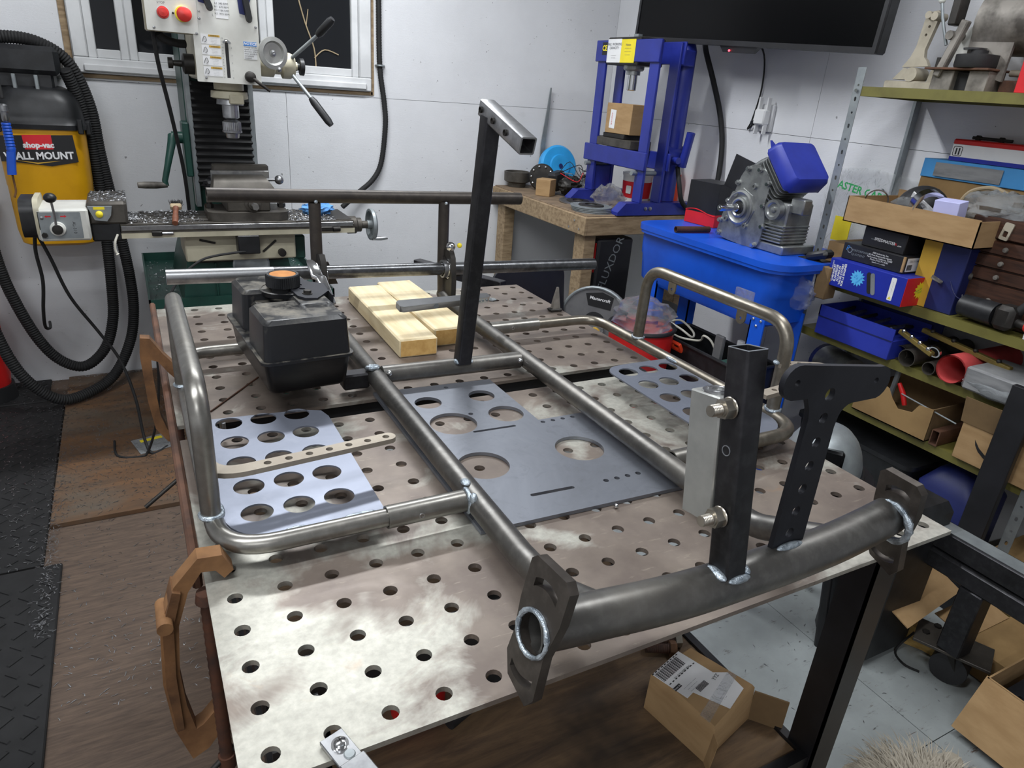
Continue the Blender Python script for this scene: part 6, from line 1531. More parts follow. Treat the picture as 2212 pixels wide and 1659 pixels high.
    solo('plastic_bag', MB().crumple((2.09, .668, .292), .085, (.7, 1.2, .55), 43, amp=.32), 'smoky_bag', 'large grey plastic bag heaped on the right end of the tray', 'bag')
    solo('ring_hose', MB().tube(smooth([(2.10, .80, .27), (2.11, .78, .325), (2.12, .73, .345), (2.12, .68, .335)], 5), .006, 8), 'tan_plastic', 'tan curved strip behind the lilac box', 'strip')
    # clear courier bag against the wall at the left end
    o = thing('courier_bag', 'clear plastic mailing bag with green print leaning on the wall behind the slotted post', 'bag', (2.2, 1.2, 0))
    n, h = 9, 8; vs = []; fs = []; rnd = random.Random(5)
    for t_ in (0, 1):
        for i in range(n):
            for j in range(h): vs.append((2.255 - .10 * (j / (h - 1) - .5) * (-1) * .4 + rnd.uniform(-.008, .008) + t_ * .01, 1.36 - .40 * i / (n - 1) + .05 * (j / h), .02 + .32 * j / (h - 1) - .05 * abs(i / (n - 1) - .45)))
    for t_ in (0, 1):
        for i in range(n - 1):
            for j in range(h - 1):
                a = t_ * n * h + i * h + j; fs.append((a, a + 1, a + h + 1, a + h))
    part('film', MB().add(vs, fs), 'clear_bag', o)
    lettering('MASTER CARD', .036, T(2.20, 1.20, .265) @ FX @ Rz(-.12), 'print_green', o, bold=.001)
    part('yellow_note', MB().box(2.222, 1.215, .08, 2.224, 1.285, .165), 'print_yellow', o)
    # black box with a white label bagged and hung on the post
    o = thing('hanging_box', 'small black box with a white barcode label hanging in front of the slotted post', 'box', (1.90, 1.10, -.05))
    m = T(1.895, 1.142, -.050) @ Rz(.10)
    part('carton', MB().box(0, -.088, 0, .055, 0, .112, .0015, m), 'box_black', o)
    f = m @ T(-.0008, 0, 0) @ FX
    l = part('label', MB().plate(rrect(.010, .004, .082, .096, .002, 2), [], .0003, f), 'paper_white', o)
    lettering('YETI\n---------- ---\n-- ----- ----', .011, f @ T(.046, .072, .0005), 'print_black', l)
    for i in range(16): part('bar', MB().box(.022 + .0030 * i, .022, .0003, .0236 + .0030 * i + (.0006 if i % 4 == 0 else 0), .048, .0005, 0, f), 'print_black', l)
    part('brown_side', MB().box(-.012, -.135, .0, .045, -.090, .105, .003, m), 'cardboard_dark', o)
    part('lid_pouch', MB().obox((1.915, 1.075, .080), (0, 1, -.35), (1, 0, 0), None, .085, .05, .028, .01), 'box_black', o)
    solo('bubble_bag', MB().crumple((1.862, 1.088, -.045), .055, (.7, 1.15, 1.0), 47, amp=.25), 'clear_bag', 'clear bubble of plastic wrap hanging under the black box', 'bag')
    # wooden machinist chest
    o = thing('tool_chest', 'dark brown wooden tool chest with small knobbed drawers', 'chest', (2.1, .45, 0))
    x0 = 2.022; C = 'chest_wood'
    part('case', MB().box(x0 + .01, .27, .0004, 2.20, .690, .225, .003), C, o)
    part('lid', MB().box(x0, .262, .2255, 2.205, .698, .280, .004), C, o)
    for zz0, zz1 in ((.186, .221), (.149, .182), (.112, .145), (.018, .108)):
        d = part('drawer', MB().box(x0 + .002, .285, zz0, x0 + .02, .672, zz1, .002), C, o)
        for y in (.585, .38): part('knob', MB().lathe([(.003, 0), (.003, .006), (.007, .008), (.006, .014), (0, .015)], 14, face_x(x0 + .002, y, (zz0 + zz1) / 2)), 'grimy_metal', d)
    part('hasp', MB().plate(rrect(-.012, -.028, .012, .018, .004, 3), [rrect(-.006, -.020, .006, -.004, .002, 2)], .004, face_x(x0 - .004, .600, .255) @ Rz(-.15)), 'tan_cast', o)
    for y in (.665,): part('corner_pin', MB().sphere((x0, y, .236), .005, 8, 6), 'grimy_metal', o)
    part('side_post', MB().box(x0 - .012, .668, .0004, x0 + .004, .692, .225, .003), 'dark_iron', o)
    # angle grinder
    o = thing('angle_grinder', 'black angle grinder with red grip lying at the front of the shelf', 'grinder', (1.99, .53, 0))
    part('motor_body', MB().tube([(1.990, .640, .040), (1.990, .632, .040), (1.987, .57, .040), (1.984, .535, .040)], [.018, .030, .032, .032], 18), 'black_plastic', o)
    part('gear_head', MB().obox((1.982, .508, .042), (0, 1, 0), (1, 0, 0), None, .052, .06, .066, .012), 'dark_iron', o)
    part('side_handle', MB().tube([(1.985, .490, .060), (1.995, .470, .090), (2.0, .445, .125)], [.012, .013, .016], 14), 'black_rubber', o)
    part('red_grip', MB().tube([(2.0, .447, .122), (2.003, .43, .145), (2.005, .42, .16)], [.016, .019, .016], 14), 'red_plastic', o)
    part('spindle', MB().cyl((1.982, .482, .035), (1.980, .452, .033), .011, n=14), 'dark_iron', o)
    part('red_flange', MB().tube([(1.980, .456, .033), (1.978, .445, .033), (1.976, .42, .033)], [.013, .018, .017], 16), 'red_plastic', o)
    o = thing('gas_torch', 'small grey torch head lying on the red carton end', 'torch', (2.0, .70, .087))
    part('head', MB().tube([(1.995, .700, .105), (2.01, .68, .115), (2.03, .655, .112)], [.010, .016, .012], 12), 'grimy_metal', o)
    part('flange', MB().plate(rrect(-.028, -.016, .028, .016, .012, 5), [circle(0, 0, .006, 12)], .004, T(1.975, .715, .094) @ Rz(.5) @ Rx(.35)), 'grimy_metal', o)
    part('wire', MB().tube(smooth([(1.99, .690, .10), (1.975, .665, .075), (1.975, .650, .06), (1.98, .640, .055)], 4), .0012, 6), 'dark_blue', o)
    carton('white_case', 'white case corner at the right edge of the upper middle shelf', 1.972, .20, .0004, 2.02, .452, .050, 'paper_white', None, None, 'case')
    # boxes at the wall above: light blue, then the red white and blue one
    carton('brown_backing_carton', 'brown carton against the wall behind the tray', 2.182, .60, .0004, 2.288, .985, .345, 'cardboard_worn')
    carton('light_blue_carton', 'light blue flat carton on top of the pile at the wall', 2.176, .66, .3455, 2.286, .985, .400, 'pale_blue_box')
    solo('grey_sheet', MB().box(-.10, -.001, -.02, .10, .001, .02, 0, T(2.172, .84, .372) @ Rz(PI / 2 + .02)), 'grey_wrap', 'grey paper slip against the light blue carton', 'paper')
    o = thing('tool_carton', 'white carton with red top and blue base, topmost at the wall', 'box', (2.24, .75, .401))
    part('carton', MB().box(2.190, .48, .4012, 2.285, .918, .462, .002), 'paper_white', o)
    part('red_top', MB().box(2.1885, .479, .446, 2.286, .919, .4635, .004), 'red_paint', o)
    part('blue_base', MB().box(2.1892, .4795, .4015, 2.2858, .9185, .413), 'box_blue', o)
    f = face_x(2.1895, .918, .401)
    lg = part('logo', MB().plate(rrect(.006, .014, .034, .042, .005, 3), [rrect(.0075, .0155, .0325, .0405, .004, 3)], .0004, f @ T(0, 0, .0004)), 'print_black', o)
    for x in (.014, .023): part('logo_bar', MB().box(x, .018, .0003, x + .004, .037, .0006, 0, f), 'print_black', lg)
    o = thing('black_bolt', 'dark threaded rod with nuts lying on the red-topped carton', 'rod', (2.22, .82, .464))
    part('rod', MB().cyl((2.225, .885, .470), (2.225, .77, .4695), .0045, n=10), 'dark_iron', o)
    for y in (.868, .80): part('nut', MB().hexnut((2.225, y, .470), (0, 1, 0), .008, .012), 'dark_iron', o)
    # ---------- top shelf
    zt = .5895; A = 'tan_cast'
    o = thing('cast_lever', 'pale cast pedal lever standing on its foot at the left end of the top shelf', 'lever', (2.1, 1.05, zt))
    f = face_x(2.095, 0, 0)
    part('foot', MB().box(2.08, .965, zt, 2.135, 1.128, zt + .024, .004), A, o)
    part('foot_ear', MB().plate([(-1.0, zt + .01), (-.962, zt + .01), (-.962, zt + .055), (-.968, zt + .066), (-.984, zt + .066), (-.994, zt + .05)], [circle(-.976, zt + .048, .006, 14)], .012, f), A, o)
    part('hinge', MB().loft([[(2.085, y, z) for y, z in ((1.105, zt + .028), (1.04, zt + .028), (1.035, zt + .052), (1.075, zt + .060))], [(2.125, y, z) for y, z in ((1.105, zt + .028), (1.04, zt + .028), (1.035, zt + .052), (1.075, zt + .060))]]), A, o)
    part('hinge_barrel', MB().cyl((2.08, 1.045, zt + .042), (2.14, 1.045, zt + .042), .020, n=18), A, o)
    arm = part('arm', MB().plate([(-1.090, zt + .062), (-1.005, zt + .066), (-1.016, zt + .082), (-1.026, zt + .09), (-1.030, zt + .11), (-1.010, zt + .205), (-1.020, zt + .214), (-1.045, zt + .210), (-1.055, zt + .19), (-1.060, zt + .12), (-1.070, zt + .09)][::-1], [circle(-1.035, zt + .172, .004, 12), circle(-1.039, zt + .150, .004, 12)], .014, f), A, o)
    part('pin', MB().cyl((2.07, 1.012, zt + .196), (2.12, 1.012, zt + .196), .011, n=14), A, arm)
    part('pin', MB().cyl((2.082, 1.040, zt + .202), (2.10, 1.040, zt + .202), .010, n=14), A, arm)
    o = thing('motor_mount', 'grimy steel motor mount with a black pulley on the top shelf', 'motor', (2.1, .88, zt))
    G = 'grimy_metal'
    part('box_left', MB().box(2.07, .905, zt, 2.15, .968, zt + .055, .002), G, o); part('box_right', MB().box(2.07, .805, zt, 2.15, .862, zt + .055, .002), G, o)
    part('inner', MB().box(2.09, .862, zt, 2.14, .905, zt + .05), 'print_black', o)
    part('plate', MB().box(2.05, .80, zt + .0555, 2.17, .985, zt + .061, .001), 'rust_bar', o)
    part('stud', MB().cyl((2.075, .963, zt + .06), (2.075, .963, zt + .088), .007, n=10), 'dark_iron', o)
    part('pulley', MB().lathe([(0, 0), (.052, 0), (.055, .006), (.055, .034), (.040, .036), (.022, .036), (.022, .046), (0, .046)], 30, T(2.095, .865, zt + .0615)), 'pulley_rubber', o)
    part('pulley_nut', MB().lathe([(0, .046), (.028, .047), (.030, .052), (0, .054)], 18, T(2.095, .880, zt + .0615)), 'steel_bright', o)
    part('bracket_arm', MB().obox((2.075, .935, zt + .11), (.05, -.25, 1), (0, 1, .25), None, .15, .022, .022, .003), G, o)
    part('quadrant', MB().plate([(-.925 + .055 * math.cos((200 - 200 * i / 12) * D2R), zt + .105 + .075 * math.sin((200 - 200 * i / 12) * D2R)) for i in range(13)] + [(-.90, zt + .07), (-.92, zt + .07)], [], .008, face_x(2.13, -.02, 0)), 'mill_white', o)
    part('pivot', MB().cyl((2.06, .945, zt + .145), (2.12, .945, zt + .145), .012, n=14), G, o)
    part('throttle_rod', MB().tube([(2.075, .955, zt + .12), (2.07, .985, zt + .19), (2.07, 1.0, zt + .232)], .0042, 10), 'galv', o)
    part('rod_ball', MB().sphere((2.07, 1.001, zt + .236), .0095, 12, 8), 'mill_white', o)
    part('motor_shell', MB().tube([(2.17, .905, zt + .185), (2.17, .90, zt + .185), (2.17, .72, zt + .18), (2.17, .70, zt + .18)], [.03, .085, .085, .06], 24), G, o, 'big oily motor shell')
    part('motor_plate', MB().plate([(-.905, zt + .06), (-.79, zt + .03), (-.785, zt + .15), (-.80, zt + .19), (-.91, zt + .19)], [], .01, face_x(2.105, 0, 0)), G, o)
    part('motor_flange', MB().box(2.06, .935, zt + .17, 2.10, .962, zt + .30, .004), 'dark_iron', o)
    part('motor_base', MB().box(2.12, .70, zt, 2.22, .80, zt + .035, .003), 'rust_bar', o)
    part('shaft', MB().cyl((2.16, .80, zt + .055), (2.16, .62, zt + .055), .009, n=12), 'tan_cast', o)
    carton('red_case', 'bright red case leaning at the right end of the top shelf', 2.0, .45, zt, 2.10, .690, zt + .20, 'box_red', T(0, 0, 0), None, 'case')
    # ---------- middle shelf (below the pile)
    z0 = -.1776
    o = thing('blue_toolbox', 'open dark blue steel toolbox standing under the carton pile', 'toolbox', (2.05, .9, z0))
    x0, y0, y1 = 1.945, .772, 1.047
    part('box', MB().box(x0, y0, z0, 2.13, y1, z0 + .062, .002).box(x0, y0, z0 + .062, x0 + .004, y1, z0 + .098).box(2.126, y0, z0 + .062, 2.13, y1, z0 + .098).box(x0, y1 - .004, z0 + .062, 2.13, y1, z0 + .098), 'tool_blue', o)
    part('seam', MB().box(x0 - .0012, y0 + .002, z0 + .058, x0 + .001, y1 - .002, z0 + .062), 'dark_blue', o)
    rnd = random.Random(6)
    for i in range(6):
        y = .80 + .04 * i; part('tool', MB().cyl((x0 + .02, y, z0 + .075 + rnd.uniform(0, .02)), (2.10, y + rnd.uniform(-.05, .05), z0 + .08), .006, n=8), ('steel_bright', 'dark_iron')[i % 2], o)
    part('lid', MB().box(2.132, .74, z0 + .05, 2.14, 1.03, z0 + .155, .002), 'dark_blue', o)
    def pipe(label, y, z, r, mt, x0=1.955, wall=.002, name='steel_pipe', cat='pipe', sl=0.0):
        return solo(name, MB().tube([(x0, y, z), (2.26, y + sl, z + .002)], r, 26, True, wall), mt, label, cat)
    pipe('wide grey pipe lying on the middle shelf with its open end to the room', .720, z0 + .0265, .0262, 'mill_steel')
    pipe('second grey pipe half hidden behind the wide one', .762, z0 + .024, .0235, 'mill_steel', 1.985)
    pipe('narrow dark pipe under the red roll', .649, z0 + .020, .0195, 'mill_steel', 1.955)
    # red felt roll
    o = thing('red_roll', 'roll of red felt lying on the middle shelf', 'roll', (2.1, .585, z0))
    pts = []
    for i in range(60):
        a = i / 59 * 2 * PI * 1.6 - 1.2; r = .0425 - .0035 * i / 59; pts.append((.585 + r * math.cos(a), z0 + .0430 + r * math.sin(a)))
    ring_o = [(1.95, y, z) for y, z in pts]; ring_i = [(2.24, y, z) for y, z in pts]
    q = [(p[0] * .96 + .585 * .04, p[1] * .96 + (z0 + .043) * .04) for p in pts]
    part('felt', MB().loft([[(1.95, y, z) for y, z in pts + q[::-1]], [(2.24, y, z) for y, z in pts + q[::-1]]], None, False, False), 'red_felt', o)
    for i, (pa, pb, lb) in enumerate((((1.975, .775, -.085), (1.965, .655, -.118), 'lower'), ((2.03, .74, -.075), (2.02, .47, -.10), 'upper'))):
        o = thing('drilled_rail', 'olive drilled rail with bright bolts lying across the pipes, %s of the two' % lb, 'rail', pa)
        a, b = Vector(pa), Vector(pb); d = (b - a).normalized()
        part('rail', MB().obox((a + b) / 2, d, (1, 0, 0), None, (b - a).length, .018, .014, .002), 'olive_strap', o)
        for k in range(4): part('bolt', MB().sphere(tuple(a.lerp(b, .12 + .25 * k) + Vector((-.004, 0, .009))), .007, 10, 7), 'chrome' if i == 0 else 'dark_iron', o)
    solo('chrome_ring_small', MB().lathe([(.014, -.004), (.018, -.004), (.018, .004), (.014, .004), (.014, -.004)], 22, T(1.962, .650, -.106) @ Ry(1.2)), 'chrome', 'small chrome ring at the end of the lower drilled rail', 'ring')
    o = thing('foil_parcel', 'grey plastic-wrapped slab resting on the brown flap box', 'parcel', (2.0, .44, z0))
    part('slab', MB().box(1.925, .24, -.166, 2.10, .535, -.100, .006, T(0, 0, 0)), 'grey_wrap', o)
    part('film', MB().crumple((1.950, .44, -.148), .07, (.45, 1.5, .35), 51, amp=.18), 'smoky_bag', o)
    # ---------- lower middle shelf
    z0 = -.3735
    o = thing('torn_carton', 'torn open brown carton with tools inside on the lower middle shelf', 'box', (2.05, .72, z0))
    x0, x1, y0, y1 = 1.955, 2.15, .595, .845
    fr_ = [(-y1, 0), (-y0, 0), (-y0, .105), (-.64, .100), (-.655, .070), (-.70, .062), (-.725, .085), (-.745, .112), (-.765, .118), (-.81, .095), (-y1, .055)]
    part('torn_front', MB().plate(fr_, [], .004, face_x(x0, 0, z0 + .0004)), 'cardboard_worn', o)
    part('sides', MB().box(x0, y0, z0 + .0004, x1, y1, z0 + .004).box(x1 - .004, y0, z0, x1, y1, z0 + .12).box(x0 + .002, y0, z0, x1, y0 + .004, z0 + .105).box(x0 + .002, y1 - .004, z0, x1, y1, z0 + .09), 'cardboard_dark', o)
    part('back_flap', MB().box(0, y0, 0, .12, y1, .003, 0, T(x1 - .13, 0, z0 + .16) @ Ry(.35)), 'cardboard', o)
    solo('red_pliers', MB().tube([(1.985, .735, z0 + .13), (1.985, .715, z0 + .105), (1.987, .700, z0 + .07)], [.006, .008, .007], 10), 'red_paint', 'red-handled pliers sticking out of the torn carton', 'pliers')
    solo('thin_rod', MB().cyl((1.975, .712, z0 + .105), (1.955, .525, z0 + .094), .0022, n=8), 'galv', 'thin bright rod leaning out of the torn carton', 'rod')
    solo('steel_angle', MB().cyl((2.03, .78, z0 + .02), (2.01, .76, z0 + .17), .008, n=8), 'galv', 'grey rod standing in the torn carton', 'rod')
    o = thing('rusty_box_section', 'rusty rectangular tube end pointing at the room beside the torn carton', 'tube', (2.05, .57, z0))
    part('tube', MB().plate(rrect(-.0125, 0, .0125, .048, .003, 2), [rrect(-.0095, .003, .0095, .045, .002, 2)], .22, face_x(1.962, .572, z0)), 'rust_bar', o)
    o = thing('flap_carton', 'brown carton with a raised flap and black printed tape on the lower middle shelf', 'box', (2.05, .43, z0))
    x0, y0, y1 = 1.952, .30, .507
    part('carton', MB().box(x0, y0, z0 + .0004, 2.16, y1, z0 + .112, .0015), 'cardboard', o)
    part('flap', MB().box(-.003, y0, 0, 0, y1 + .006, .078, 0, T(x0 - .001, 0, z0 + .112) @ Ry(-.20)), 'cardboard_dark', o)
    fm = face_x(x0 - .0008, y1, z0)
    tp = part('tape_print', MB().plate(rrect(.092, .001, .152, .111, .0005, 1), [], .0004, fm), 'print_black', o)
    lettering('prime', .026, fm @ T(.124, .077, .0008) @ Rz(.0), 'print_cyan', tp, bold=.0004)
    part('smile', MB().tube(smooth([tuple(fm @ Vector((x, y, .0008))) for x, y in ((.104, .068), (.112, .0605), (.126, .0585), (.141, .064))], 4), .0011, 6), 'print_cyan', tp)
    lettering('eligible', .009, fm @ T(.124, .101, .0008), 'print_white', tp); lettering('fast & free', .009, fm @ T(.124, .030, .0008), 'print_white', tp); lettering('amazon.com', .009, fm @ T(.124, .007, .0008), 'print_white', tp)
    part('box_icon', MB().plate([(-.010, -.006), (0, -.010), (.010, -.006), (.010, .005), (0, .009), (-.010, .005)], [], .0003, fm @ T(.124, .046, .0008)), 'cardboard', tp)
    part('return_icon', MB().plate(circle(0, 0, .009, 18), [], .0003, fm @ T(.124, .0175, .0008)), 'cardboard', tp)
    part('arrow_print', MB().plate([(.045, .075), (.050, .060), (.062, .045), (.080, .034), (.093, .030), (.093, .040), (.080, .045), (.062, .056)], [], .0004, fm), 'print_black', o)
    lettering('18', .035, T(x0 - .018, y1 - .155, z0 + .150) @ FX @ Rx(.0) @ Matrix.Scale(-1, 4, (0, 1, 0)), 'print_black', o)
    o = thing('canister', 'steel canister with a dark blue end lying on the lower middle shelf behind the washer', 'canister', (2.1, 1.04, z0))
    part('drum', MB().cyl((2.09, 1.075, z0 + .062), (2.05, .94, z0 + .062), .060, n=26), 'alu_cast', o)
    part('end_cap', MB().cyl((2.094, 1.092, z0 + .062), (2.09, 1.076, z0 + .062), .0605, n=26), 'dark_blue', o)
    # ---------- bottom shelf: dark bins
    z0 = -.7515
    o = thing('black_bin', 'black plastic bin on the bottom shelf', 'bin', (2.1, .75, z0))
    part('bin', MB().loft([[(x, y, z0 + zz) for x, y in rrect(1.98 + g, .62 + g, 2.26 - g, 1.05 - g, .03, 4)] for g, zz in ((.02, .0004), (.0, .25), (-.008, .255), (-.008, .27))]), 'black_plastic', o)
    o = thing('blue_jug', 'dark blue plastic jug on the bottom shelf', 'jug', (2.05, .5, z0))
    part('jug', MB().loft([[(x, y, z0 + zz) for x, y in rrect(1.99 + g, .42 + g, 2.19 - g, .60 - g, .03, 4)] for g, zz in ((.004, .0004), (.0, .02), (0, .24), (.03, .29), (.06, .315), (.065, .34))]), 'dark_blue', o)
    part('cap', MB().lathe([(0, .03), (.022, .03), (.024, 0), (0, 0)][::-1], 18, T(2.09, .51, z0 + .341)), 'print_black', o)
    carton('tape_carton', 'tan carton with brown tape on the bottom shelf near the front post', 1.985, .18, z0 + .0003, 2.2, .355, z0 + .14, 'cardboard_worn')
build_shelf_things()
def build_mid_floor():
    # between table and shelf: grey helmet-like hood on a stool, black case
    o = thing('round_stool', 'low black round stool between the table and the shelf', 'stool', (1.42, .56, FLOOR))
    part('seat', MB().lathe([(0, 0), (.13, 0), (.14, .015), (.13, .035), (0, .04)], 28, T(1.45, .56, -.375)), 'box_black', o)
    for i in range(3):
        a = 2 * PI * i / 3 + .4; part('leg', MB().cyl((1.45 + .08 * math.cos(a), .56 + .08 * math.sin(a), -.374), (1.45 + .15 * math.cos(a), .56 + .15 * math.sin(a), FLOOR), .012, n=10), 'black_paint', o)
    o = thing('welding_hood', 'grey and black welding hood resting on the stool beyond the table edge', 'helmet', (1.43, .56, -.335))
    m = T(1.44, .555, -.333) @ Rz(.6)
    sh = []
    for i in range(7):
        a = i / 6; z_ = .0008 + .125 * math.sin(a * PI / 2) ; r = .115 * math.cos(a * PI / 2 * .92)
        sh.append([(r * 1.15 * math.cos(t * 2 * PI / 24) - .02 * a, r * .85 * math.sin(t * 2 * PI / 24), z_) for t in range(24)])
    part('shell', MB().loft(sh, m), 'galv', o)
    part('rim', MB().tube([tuple(m @ Vector((.134 * math.cos(t * 2 * PI / 28), .100 * math.sin(t * 2 * PI / 28), .006))) for t in range(28)], .007, 8, closed=True), 'black_plastic', o)
    part('window', MB().box(-.142, -.045, .02, -.100, .045, .075, .006, m @ Ry(.25)), 'tv_screen', o)
    o = thing('black_case_small', 'black plastic case with a grey latch beyond the near right table edge', 'case', (1.55, .42, FLOOR))
    part('case', MB().box(1.46, .31, FLOOR + .0005, 1.66, .470, -.345, .02), 'black_plastic', o)
    part('latch', MB().obox((1.456, .43, -.375), (0, .5, 1), (1, 0, 0), None, .07, .01, .018, .002), 'saw_grey', o)
build_mid_floor()
# ================================================================= right foreground: dolly, boxes, wood
def build_dolly():
    o = thing('steel_dolly', 'low black steel dolly on casters at the right beyond the table corner', 'dolly', (1.62, .1, FLOOR))
    K = 'square_dark'
    part('rail', MB().box(1.600, -.65, -.455, 1.660, .33, -.402, .004), K, o, 'upper black rail with a pale top strip')
    part('rail', MB().box(1.590, -.65, -.505, 1.650, .345, -.457, .004), K, o, 'lower black rail')
    part('top_strip', MB().box(1.606, -.65, -.4018, 1.652, .328, -.4008), 'galv', o)  # thin paler strip along the upper rail's top face
    part('post', MB().box(1.590, .165, -.69, 1.645, .220, -.505, .003), K, o)
    part('foot_plate', MB().obox((1.645, .205, -.697), (.45, -1, 0), (1, .45, 0), None, .17, .10, .008, .001), 'mill_steel', o)
    for dx, dy in ((-.03, .055), (.02, .055)): part('plate_bolt', MB().hexnut((1.645 + dx, .205 + dy, -.691), (0, 0, 1), .009, .006), 'dark_iron', o)
    part('post', MB().box(1.590, -.60, FLOOR + .1, 1.645, -.545, -.505, .003), K, o)
    part('caster_fork', MB().loft([[(1.62, .185, -.702), (1.68, .185, -.702), (1.68, .235, -.702), (1.62, .235, -.702)], [(1.632, .175, -.755), (1.672, .175, -.755), (1.672, .205, -.755), (1.632, .205, -.755)]]), 'dark_iron', o)
    part('caster_wheel', MB().cyl((1.628, .190, -.757), (1.676, .205, -.757), .0425, n=24), 'pulley_rubber', o)
    part('caster_wheel', MB().cyl((1.60, -.57, -.757), (1.64, -.57, -.757), .0425, n=24), 'pulley_rubber', o)
    solo('dark_board', MB().box(1.905, .338, FLOOR, 1.925, .405, -.10, .002, T(0, 0, 0)), 'box_black', 'dark upright board standing in front of the slotted shelf post', 'board')
    o = thing('wood_chunk', 'split piece of pale firewood lying on the floor by the dolly caster', 'wood', (1.70, .33, FLOOR))
    rnd = random.Random(11); rings = []
    a, b = Vector((1.678, .358, -.770)), Vector((1.745, .235, -.772)); d = (b - a).normalized(); s = Vector((-d.y, d.x, 0))
    for i in range(5):
        c = a.lerp(b, i / 4); rings.append([tuple(c + s * (x * .040 * rnd.uniform(.85, 1.1)) + Vector((0, 0, y * .028 * rnd.uniform(.9, 1.0)))) for x, y in ((-1, -1), (1, -1), (1.05, .2), (.5, 1), (-.6, 1), (-1.1, .1))])
    part('chunk', MB().loft(rings), 'firewood', o)
    solo('floor_cable', MB().tube(smooth([(1.60, .235, -.797), (1.585, .27, -.796), (1.61, .31, -.795), (1.65, .30, -.74)], 5), .003, 8), 'black_rubber', 'thin black wire curling on the floor by the caster', 'cable')
    # big open carton, flaps out
    o = thing('open_carton', 'large open brown carton with flaps folded out in the near right corner', 'box', (1.75, -.15, FLOOR))
    x0, x1, y0, y1, zt = 1.560, 2.05, -.50, .085, -.655
    w = MB()
    for q in ((x0, y0, FLOOR + .0005, x1, y1, FLOOR + .004), (x0, y0, FLOOR, x0 + .004, y1, zt), (x1 - .004, y0, FLOOR, x1, y1, zt), (x0, y0, FLOOR, x1, y0 + .004, zt), (x0, y1 - .004, FLOOR, x1, y1, zt)): w.box(*q)
    part('walls', w, 'cardboard', o)
    part('flap', MB().box(-.145, y0, -.003, 0, y1 + .003, 0, 0, T(x0 + .002, 0, zt + .001) @ Ry(-1.05)), 'cardboard', o, 'flap hanging down outside')
    part('flap', MB().box(x0 - .02, 0, 0, x0 + .26, .125, .003, 0, T(0, y1 - .004, zt) @ Rz(.12) @ Rx(.40)), 'cardboard', o, 'flap standing out over the dolly') 
    o2 = thing('drilled_block', 'dark drilled block inside the open carton', 'block', (1.65, -.05, FLOOR))
    part('block', MB().plate(rrect(1.585, -.20, 1.78, .06, .012, 3), [circle(1.66, .00, .022, 18), circle(1.615, .03, .006, 10), circle(1.72, .02, .012, 14)], .05, T(0, 0, -.690)), 'tee_dark', o2)
    part('block_foot', MB().box(1.60, -.18, FLOOR + .005, 1.77, .05, -.741), 'tee_dark', o2)
    solo('glass_tube', MB().tube([(1.60, -.02, -.682), (1.68, -.07, -.680)], .009, 12), 'clear_bag', 'small clear tube lying in the open carton', 'tube')
    # second carton further back with the tan tape side
    o = thing('tan_carton', 'open tan carton lying behind the dolly post', 'box', (1.80, .2, FLOOR))
    part('carton', MB().box(1.72, .105, FLOOR + .0005, 1.94, .215, -.715, .003), 'cardboard_worn', o)
    part('flap', MB().box(0, 0, 0, .20, .09, .003, 0, T(1.72, .212, -.716) @ Rx(.15)), 'cardboard', o)
build_dolly()
